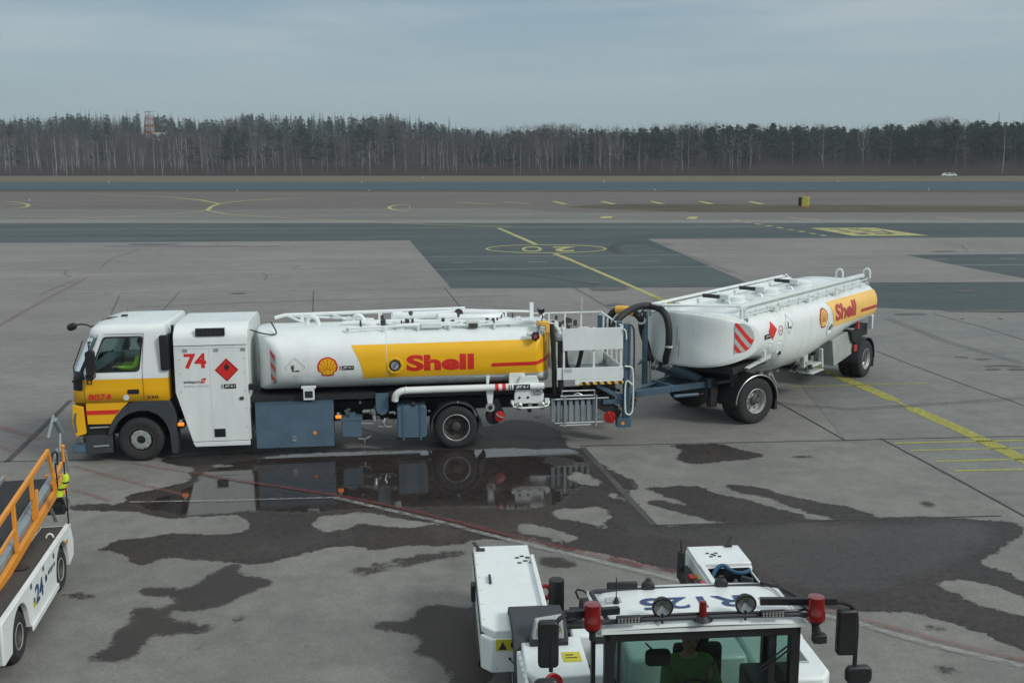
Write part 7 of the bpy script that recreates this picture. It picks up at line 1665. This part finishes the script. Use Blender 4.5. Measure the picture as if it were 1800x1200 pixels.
def proto(kind, arrs, mt, mc):
    protos.setdefault(kind, []).append((soup(kind, *arrs[0], [mt, twig] if kind == 'birch_tree' else [mt]), soup('crown', *arrs[1], mc)))
for sd_, fk in ((1, False), (2, False), (3, True), (4, False), (5, True)): proto('birch_tree', gen_birch(sd_, 17, fk), bark, [bark, twig])
for sd_ in (11, 12, 13): proto('spruce_tree', gen_spruce(sd_), bark2, [ndl2])
for sd_ in (21, 22, 23): proto('pine_tree', gen_pine(sd_, c0=(.42, .55, .35)[sd_ - 21]), bark2, [ndl])
def plant(kind, loc, sc, rz, label, cat, group, k, wd=1.0):
    me, cr_ = protos[kind][k % len(protos[kind])]
    o = bpy.data.objects.new(kind, me); COL.objects.link(o); o.location = loc; o.scale = (sc * wd, sc * wd, sc); o.rotation_euler = (0, 0, rz)
    c = bpy.data.objects.new('crown', cr_); COL.objects.link(c); c.parent = o
    return tag(o, label, cat, group)
rnd = random.Random(77)
LB = 'slender bare birch with a pale trunk among the many at the front of the wood'
LP = 'dark green pine with a bare lower trunk in the dense stand beyond the runway'
LS = 'pointed dark spruce among those along the skyline of the wood'
# named single trees
for x, dd, h, k, lb in ((357, 2, 21, 2, 'tall forked white birch standing clear of the thicket left of the belt of pines'), (175, 4, 20, 4, 'white birch with a wide fork near the left end of the wood'), (118, 3, 19, 0, 'straight white birch second from the left end of the wood'), (12, 2, 23, 1, 'leafy-topped pale trunk at the left end of the wood')):
    if x == 357: x = 330
    px_, py_, D = basept(x, dd); plant('birch_tree', (px_, py_, 0), h / 17, rnd.random() * 6, lb, 'tree', None, k)
nb = 0
while nb < 292:
    u = rnd.random(); x = rnd.uniform(-50, 1320) if u < .90 else rnd.uniform(1300, 1860)
    dd = rnd.uniform(0, 46); px_, py_, D = basept(x, dd); hp = rnd.uniform(52, 76) if x < 1100 else rnd.uniform(48, 72)
    if x > 1150: hp = rnd.uniform(40, 85)
    h = hp * D / F; plant('birch_tree', (px_, py_, hill_z(x, D) - .1), h / 17, rnd.random() * 6, LB, 'tree', 'birches at the front of the wood', rnd.randrange(5), rnd.uniform(.8, 1.25)); nb += 1
for i in range(230):        # pines in front on the right, scattered on the left
    x = rnd.uniform(1090, 1870) if i < 170 else rnd.choice([345, 400, 420, 520, 545, 590, 640, 850, 900, 1010, 1050, 560, 480, 700, 180, 20, 1150]) + rnd.uniform(-14, 14)
    dd = rnd.uniform(6, 60) if x > 1090 else rnd.uniform(4, 30); px_, py_, D = basept(x, dd); yt = float(np.interp(x, SKX, SKY)) + (rnd.uniform(1, 14) if x > 1090 else rnd.uniform(16, 50))
    hz = hill_z(x, D); h = max(6, top_z(x, yt, D) - hz); plant('pine_tree', (px_, py_, hz - .1), h / 20, rnd.random() * 6, LP, 'tree', 'pines in the wood beyond the runway', rnd.randrange(3), rnd.uniform(1.0, 1.4))
for i in range(260):        # skyline spruces
    x = -40 + i * 7.3 + rnd.uniform(-4, 4); dd = rnd.uniform(380, 480) if x < 1100 else rnd.uniform(120, 300); px_, py_, D = basept(x, dd); hz = hill_z(x, D)
    yt = float(np.interp(x, SKX, SKY)) + rnd.gauss(.5, 3.2); h = max(9, min(30, top_z(x, yt, D) - hz)); plant('spruce_tree', (px_, py_, hz - .3), h / 20, rnd.random() * 6, LS, 'tree', 'spruces along the skyline', rnd.randrange(3), rnd.uniform(.85, 1.35))
px_, py_, D = basept(791, 420); plant('spruce_tree', (px_, py_, hill_z(791, D)), (top_z(791, 205, D) - hill_z(791, D)) / 20, 1, 'tallest spruce, standing above the skyline where the wood drops to the right', 'tree', None, 1, .9)
# the rest of the wood as masses
def mass(name, spec, mats):
    VV, MM = [], []
    vars_ = spec['vars']
    for (x, y, z, sc, wd, rz, k) in spec['items']:
        V_, Mi = vars_[k]; c, s_ = math.cos(rz), math.sin(rz)
        W_ = V_ * np.array([sc * wd, sc * wd, sc]); W_ = np.stack([W_[:, 0] * c - W_[:, 1] * s_ + x, W_[:, 0] * s_ + W_[:, 1] * c + y, W_[:, 2] + z], 1); VV.append(W_); MM.append(Mi)
    me = soup(name, np.concatenate(VV), np.concatenate(MM), mats); o = bpy.data.objects.new(name, me); COL.objects.link(o); return tag(o, kind='stuff')
def both(a, off): return np.concatenate([a[0][0], a[1][0]]), np.concatenate([a[0][1] + off[0], a[1][1] + off[1]])
cv = [both(gen_spruce(31 + i, 20, 3.2, .75), (0, 1)) for i in range(3)] + [both(gen_pine(41 + i, 20, .9, .3, 2.6, 1.5), (0, 1)) for i in range(3)]
it = []
for i in range(2700):
    x = rnd.uniform(-90, 1890); dd = rnd.uniform(110, 640) if x < 830 else rnd.uniform(60, 560); px_, py_, D = basept(x, dd); hz = hill_z(x, D)
    yt = float(np.interp(x, SKX, SKY)) + rnd.uniform(3, 13)
    if 250 < x < 292 and D < 800: yt = 238
    if 314 < x < 332 and D < 980: yt = 228
    h = max(8 if yt < 226 else 3, min(rnd.uniform(17, 23), top_z(x, yt, D) - hz)); it.append((px_, py_, hz - .5, h / 20, rnd.uniform(.8, 1.4), rnd.random() * 6, rnd.choice((0, 1, 2, 0, 1, 2, 0, 1, 3, 4, 5))))
mass('conifer_wood', dict(vars=cv, items=it), [bark2, ndl3])
bv = []
for i in range(4):
    (a, am), (c_, cm_) = gen_birch(61 + i, 17, False, 130, .02, .10); bv.append((np.concatenate([a, c_]), np.concatenate([am * 0 + 2, np.where(cm_ == 0, 2, cm_)])))
it = []
for i in range(1500):
    x = rnd.uniform(-90, 1890); dd = rnd.uniform(12, 130); px_, py_, D = basept(x, dd)
    hp = rnd.uniform(50, 74) if x < 1150 else rnd.uniform(36, 62); it.append((px_, py_, hill_z(x, D) - .3, hp * D / F / 17, rnd.uniform(.9, 1.6), rnd.random() * 6, rnd.randrange(4)))
for i in range(330):      # bare crowns breaking the skyline
    x = rnd.choice((rnd.uniform(800, 1100), rnd.uniform(1100, 1850), rnd.gauss(965, 22), rnd.gauss(1205, 30), rnd.gauss(1650, 22), rnd.gauss(690, 14), rnd.gauss(415, 10))); dd = rnd.uniform(60, 260); px_, py_, D = basept(x, dd); hz = hill_z(x, D)
    it.append((px_, py_, hz - .3, max(.5, min(1.5, (top_z(x, float(np.interp(x, SKX, SKY)) + rnd.gauss(0, 3), D) - hz) / 16)), rnd.uniform(1, 1.6), rnd.random() * 6, rnd.randrange(4)))
mass('bare_wood', dict(vars=bv, items=it), [bark, twig, bark2])
# reddish scrub at the wood's edge
VV = []; rn = np.random.RandomState(5)
for k in range(34000):
    x = rn.uniform(-120, 1920); dd = rn.uniform(-2, 26) + 0; bx, by = G(x, 309.0); L_ = math.hypot(bx, by); q = (L_ + dd) / L_; hh = rn.uniform(12, 30 if x < 1100 else 40) * L_ / F * (.55 + .45 * dd / 26 + .15 * math.sin(x * .05) * math.sin(x * .013))
    p = np.array([bx * q, by * q, -.1]); l_ = np.array([rn.normal(0, .28), rn.normal(0, .2), 0]); w_ = rn.uniform(.05, .13)
    VV.append([p - [w_, 0, 0], p + [w_, 0, 0], p + l_ * hh * .3 + [0, 0, hh]])
me = soup('scrub', np.array(VV).reshape(-1, 3), np.zeros(len(VV)), [twig2]); o = bpy.data.objects.new('scrub_thicket', me); COL.objects.link(o); tag(o, kind='stuff')

# ================================================================== FAR THINGS
# radar tower
def pos(x, y, D):
    p = RP(x, y, D); return p
t = empty('radar_tower', (pos(264.5, 238, 760).x, 760, hill_z(264, math.hypot(760, pos(264.5, 238, 760).x)) - 1))
tag(t, 'red and white lattice radar tower with a flat antenna above the wood', 'radar tower')
zt_ = pos(264.5, 196, 760).z - t.location.z; zb_ = pos(264.5, 238, 760).z - t.location.z - 4
n_ = 8; hw = 1.75
for i in range(n_):
    z0 = zb_ + (zt_ - 2 - zb_) * i / n_; z1 = zb_ + (zt_ - 2 - zb_) * (i + 1) / n_; b = MB(); w0 = hw + .5 * (1 - i / n_); w1 = hw + .5 * (1 - (i + 1) / n_)
    for sx in (-1, 1):
        for sy in (-1, 1): b.bar((sx * w0, sy * w0, z0), (sx * w1, sy * w1, z1), .30, .30)
    for sy in (-1, 1):
        b.bar((-w0, sy * w0, z0), (w1, sy * w1, z1), .17, .17); b.bar((w0, sy * w0, z0), (-w1, sy * w1, z1), .17, .17); b.bar((-w1, sy * w1, z1), (w1, sy * w1, z1), .2, .2)
    for sx in (-1, 1): b.bar((sx * w0, -w0, z0), (sx * w1, w1, z1), .17, .17)
    if i % 2 == 0: b.box(-w1 - .5, w1 + .5, -w1 - .5, w1 + .5, z1 - .2, z1 + .05)
    b.build('tower_section', mat('tower_red', (.55, .17, .08), .6) if i % 2 == 0 else mat('tower_white', (.5, .52, .52), .6), t)
b = MB(); b.box(-2.9, 2.9, -.5, .5, zt_ - .7, zt_); b.box(-2.2, 2.2, -2.2, 2.2, zt_ - 3.4, zt_ - 3.1); b.cyl((0, 0, zt_ - 3), (0, 0, zt_ - .5), .5, 10); b.build('radar_antenna', M['rim'], t)
b = MB(); b.box(1.9, 10.0, -3, 3, zb_ + 4.5 - .6, zb_ + 5.9); b.box(2.5, 9.6, -2.5, 2.5, zb_ - 1, zb_ + 4.0); b.build('equipment_hut', mat('hut_white', (.55, .57, .58), .6), t)
t = empty('radio_mast', (pos(323, 225, 950).x, 950, hill_z(323, 980)))
tag(t, 'thin red and white striped mast rising from the wood right of the radar tower', 'mast')
z0 = pos(323, 228, 950).z - t.location.z; z1 = pos(323, 208, 950).z - t.location.z
for i in range(7):
    b = MB(); b.cyl((0, 0, z0 + (z1 - z0) * i / 7), (0, 0, z0 + (z1 - z0) * (i + 1) / 7), .45, 6); b.build('mast_section', M['white'] if i % 2 else M['red_dull'], t)
b = MB(); b.cyl((0, 0, 0), (0, 0, z0), .3, 6); b.build('mast_foot', M['rim'], t)
px_ = pos(1755, 222, 800).x; t = empty('lattice_mast', (px_, 800, hill_z(1755, 870) + 4)); tag(t, 'grey lattice mast with a wide middle platform at the right end of the skyline', 'mast')
b = MB(); z0 = 0; z1 = pos(1755, 198, 800).z - t.location.z
for sx in (-1, 1):
    b.bar((sx * 2.2, 0, 0), (sx * .5, 0, z1 * .7), .4, .4)
    for i in range(5): b.bar((sx * (2.2 - .35 * i), 0, z1 * .14 * i), (-sx * (2.2 - .35 * (i + 1)), 0, z1 * .14 * (i + 1)), .25, .25)
b.cyl((0, 0, z1 * .6), (0, 0, z1), .22, 6); b.build('lattice', M['rimdark'], t)
b = MB(); b.box(-2, 2, -1, 1, z1 * .60, z1 * .66); b.build('platform', M['rimdark'], t)
# taxiway guidance signs
sgx = {}
for x, y, w_, hh, side_, lb in ((1409, 362, 1.0, 1.15, 0, 'small taxiway sign with a dark face at the left of the yellow pair'), (1415.5, 363, .9, 1.25, 1, 'yellow-faced taxiway sign standing in the middle on the brown turf'), (1421.5, 363, .7, 1.2, 2, 'narrow yellow taxiway sign at the right of the group beyond the taxiway')):
    gx, gy = G(x, y + 3); t = empty('taxiway_sign', (gx, gy + side_ * .5, 0), R((25, -12, 8)[side_])); tag(t, lb, 'sign', 'taxiway signs on the turf strip')
    b = MB(); b.box(-w_ / 2, w_ / 2, -.12, .12, .25, .25 + hh, 0); b.build('panel', [M['black'] if side_ == 0 else mat('sign_yellow', (.42, .42, .07), .5)], t, .02)
    b = MB()
    if side_ == 0: b.box(-w_ / 2 + .62, w_ / 2 - .02, -.13, -.12, .3, .2 + hh, 0)
    else: b.box(-w_ / 2, -w_ / 2 + .12, -.13, -.12, .25, .25 + hh, 0)
    b.build('face', [mat('sign_yellow', (.42, .42, .07), .5) if side_ == 0 else M['black']], t)
    for sx in (-.3, .3): b = MB(); b.cyl((sx * w_, 0, -.02), (sx * w_, 0, .25), .05, 8); b.build('leg', M['hose_yellow'], t)
gx, gy = G(1417, 362); b = MB(); b.cyl((0, 0, 0), (0, 0, 2.2), .03, 6); o = b.build('marker_pole', M['red_dull'], None); o.location = (gx, gy, 0); tag(o, 'thin red pole standing among the yellow taxiway signs', 'pole')
# runway edge lights
for i, (x, y) in enumerate(((191, 321), (417, 335), (636, 320.5), (649, 335), (1062, 320), (1151, 334), (1473, 318.8), (1632, 334), (743, 313), (52, 352), (720, 365))):
    gx, gy = G(x, y + .8); b = MB(); q = gy / 300; b.lathe([(.22, 0), (.22, .1), (.08, .14), (.08, .45), (.14, .5), (.12, .72), (0, .78)], (0, 0, 0), (0, 0, 1), 10); o = b.build('runway_light', M['white'], None); o.location = (gx, gy, 0)
    o.scale = (q * .5, q * .5, max(.45, q * .6)); tag(o, 'small pale edge light standing on the grass beside the runway', 'light', 'edge lights along the runway')
# white vehicle at the far edge of the field
gx, gy = G(1668, 310.3); t = empty('parked_van', (gx, gy, 0), R(-4)); tag(t, 'small white vehicle parked before the thicket at the far right', 'van'); t.scale = (1, 1, .75)
b = MB(); b.prism([(-2.6, .3), (2.6, .3), (2.6, .95), (2.1, 1.1), (1.7, 1.65), (-1.8, 1.7), (-2.4, 1.05), (-2.6, .95)], XZ, -.9, .9); b.build('body', M['white'], t, .08)
b = MB(); b.prism([(-1.5, 1.1), (-.3, 1.1), (-.3, 1.5), (-1.4, 1.5)], XZ, -.92, .92); b.prism([(.2, 1.1), (1.6, 1.1), (1.4, 1.5), (.2, 1.5)], XZ, -.92, .92); b.build('window', M['dark_lens'], t)
for sx in (-1.6, 1.6): 
    for sy in (-.8, .8): b = MB(); b.cyl((sx, sy - .1, .34), (sx, sy + .1, .34), .34, 14); b.build('wheel', M['tyre'], t)

# ---- air between the camera and the wood
b = MB(); b.box(-1600, 1600, -80, 1850, -1.5, 95); hz = b.build('haze', [], None, smooth=0)
hm_ = bpy.data.materials.new('haze_air'); hm_.use_nodes = True; t_ = hm_.node_tree; t_.nodes.clear(); o_ = t_.nodes.new('ShaderNodeOutputMaterial'); v_ = t_.nodes.new('ShaderNodeVolumePrincipled')
v_.inputs['Color'].default_value = (.78, .88, .95, 1); v_.inputs['Density'].default_value = .00024; v_.inputs['Anisotropy'].default_value = .2; t_.links.new(v_.outputs[0], o_.inputs['Volume'])
hz.data.materials.clear(); hz.data.materials.append(hm_); tag(hz, kind='stuff')
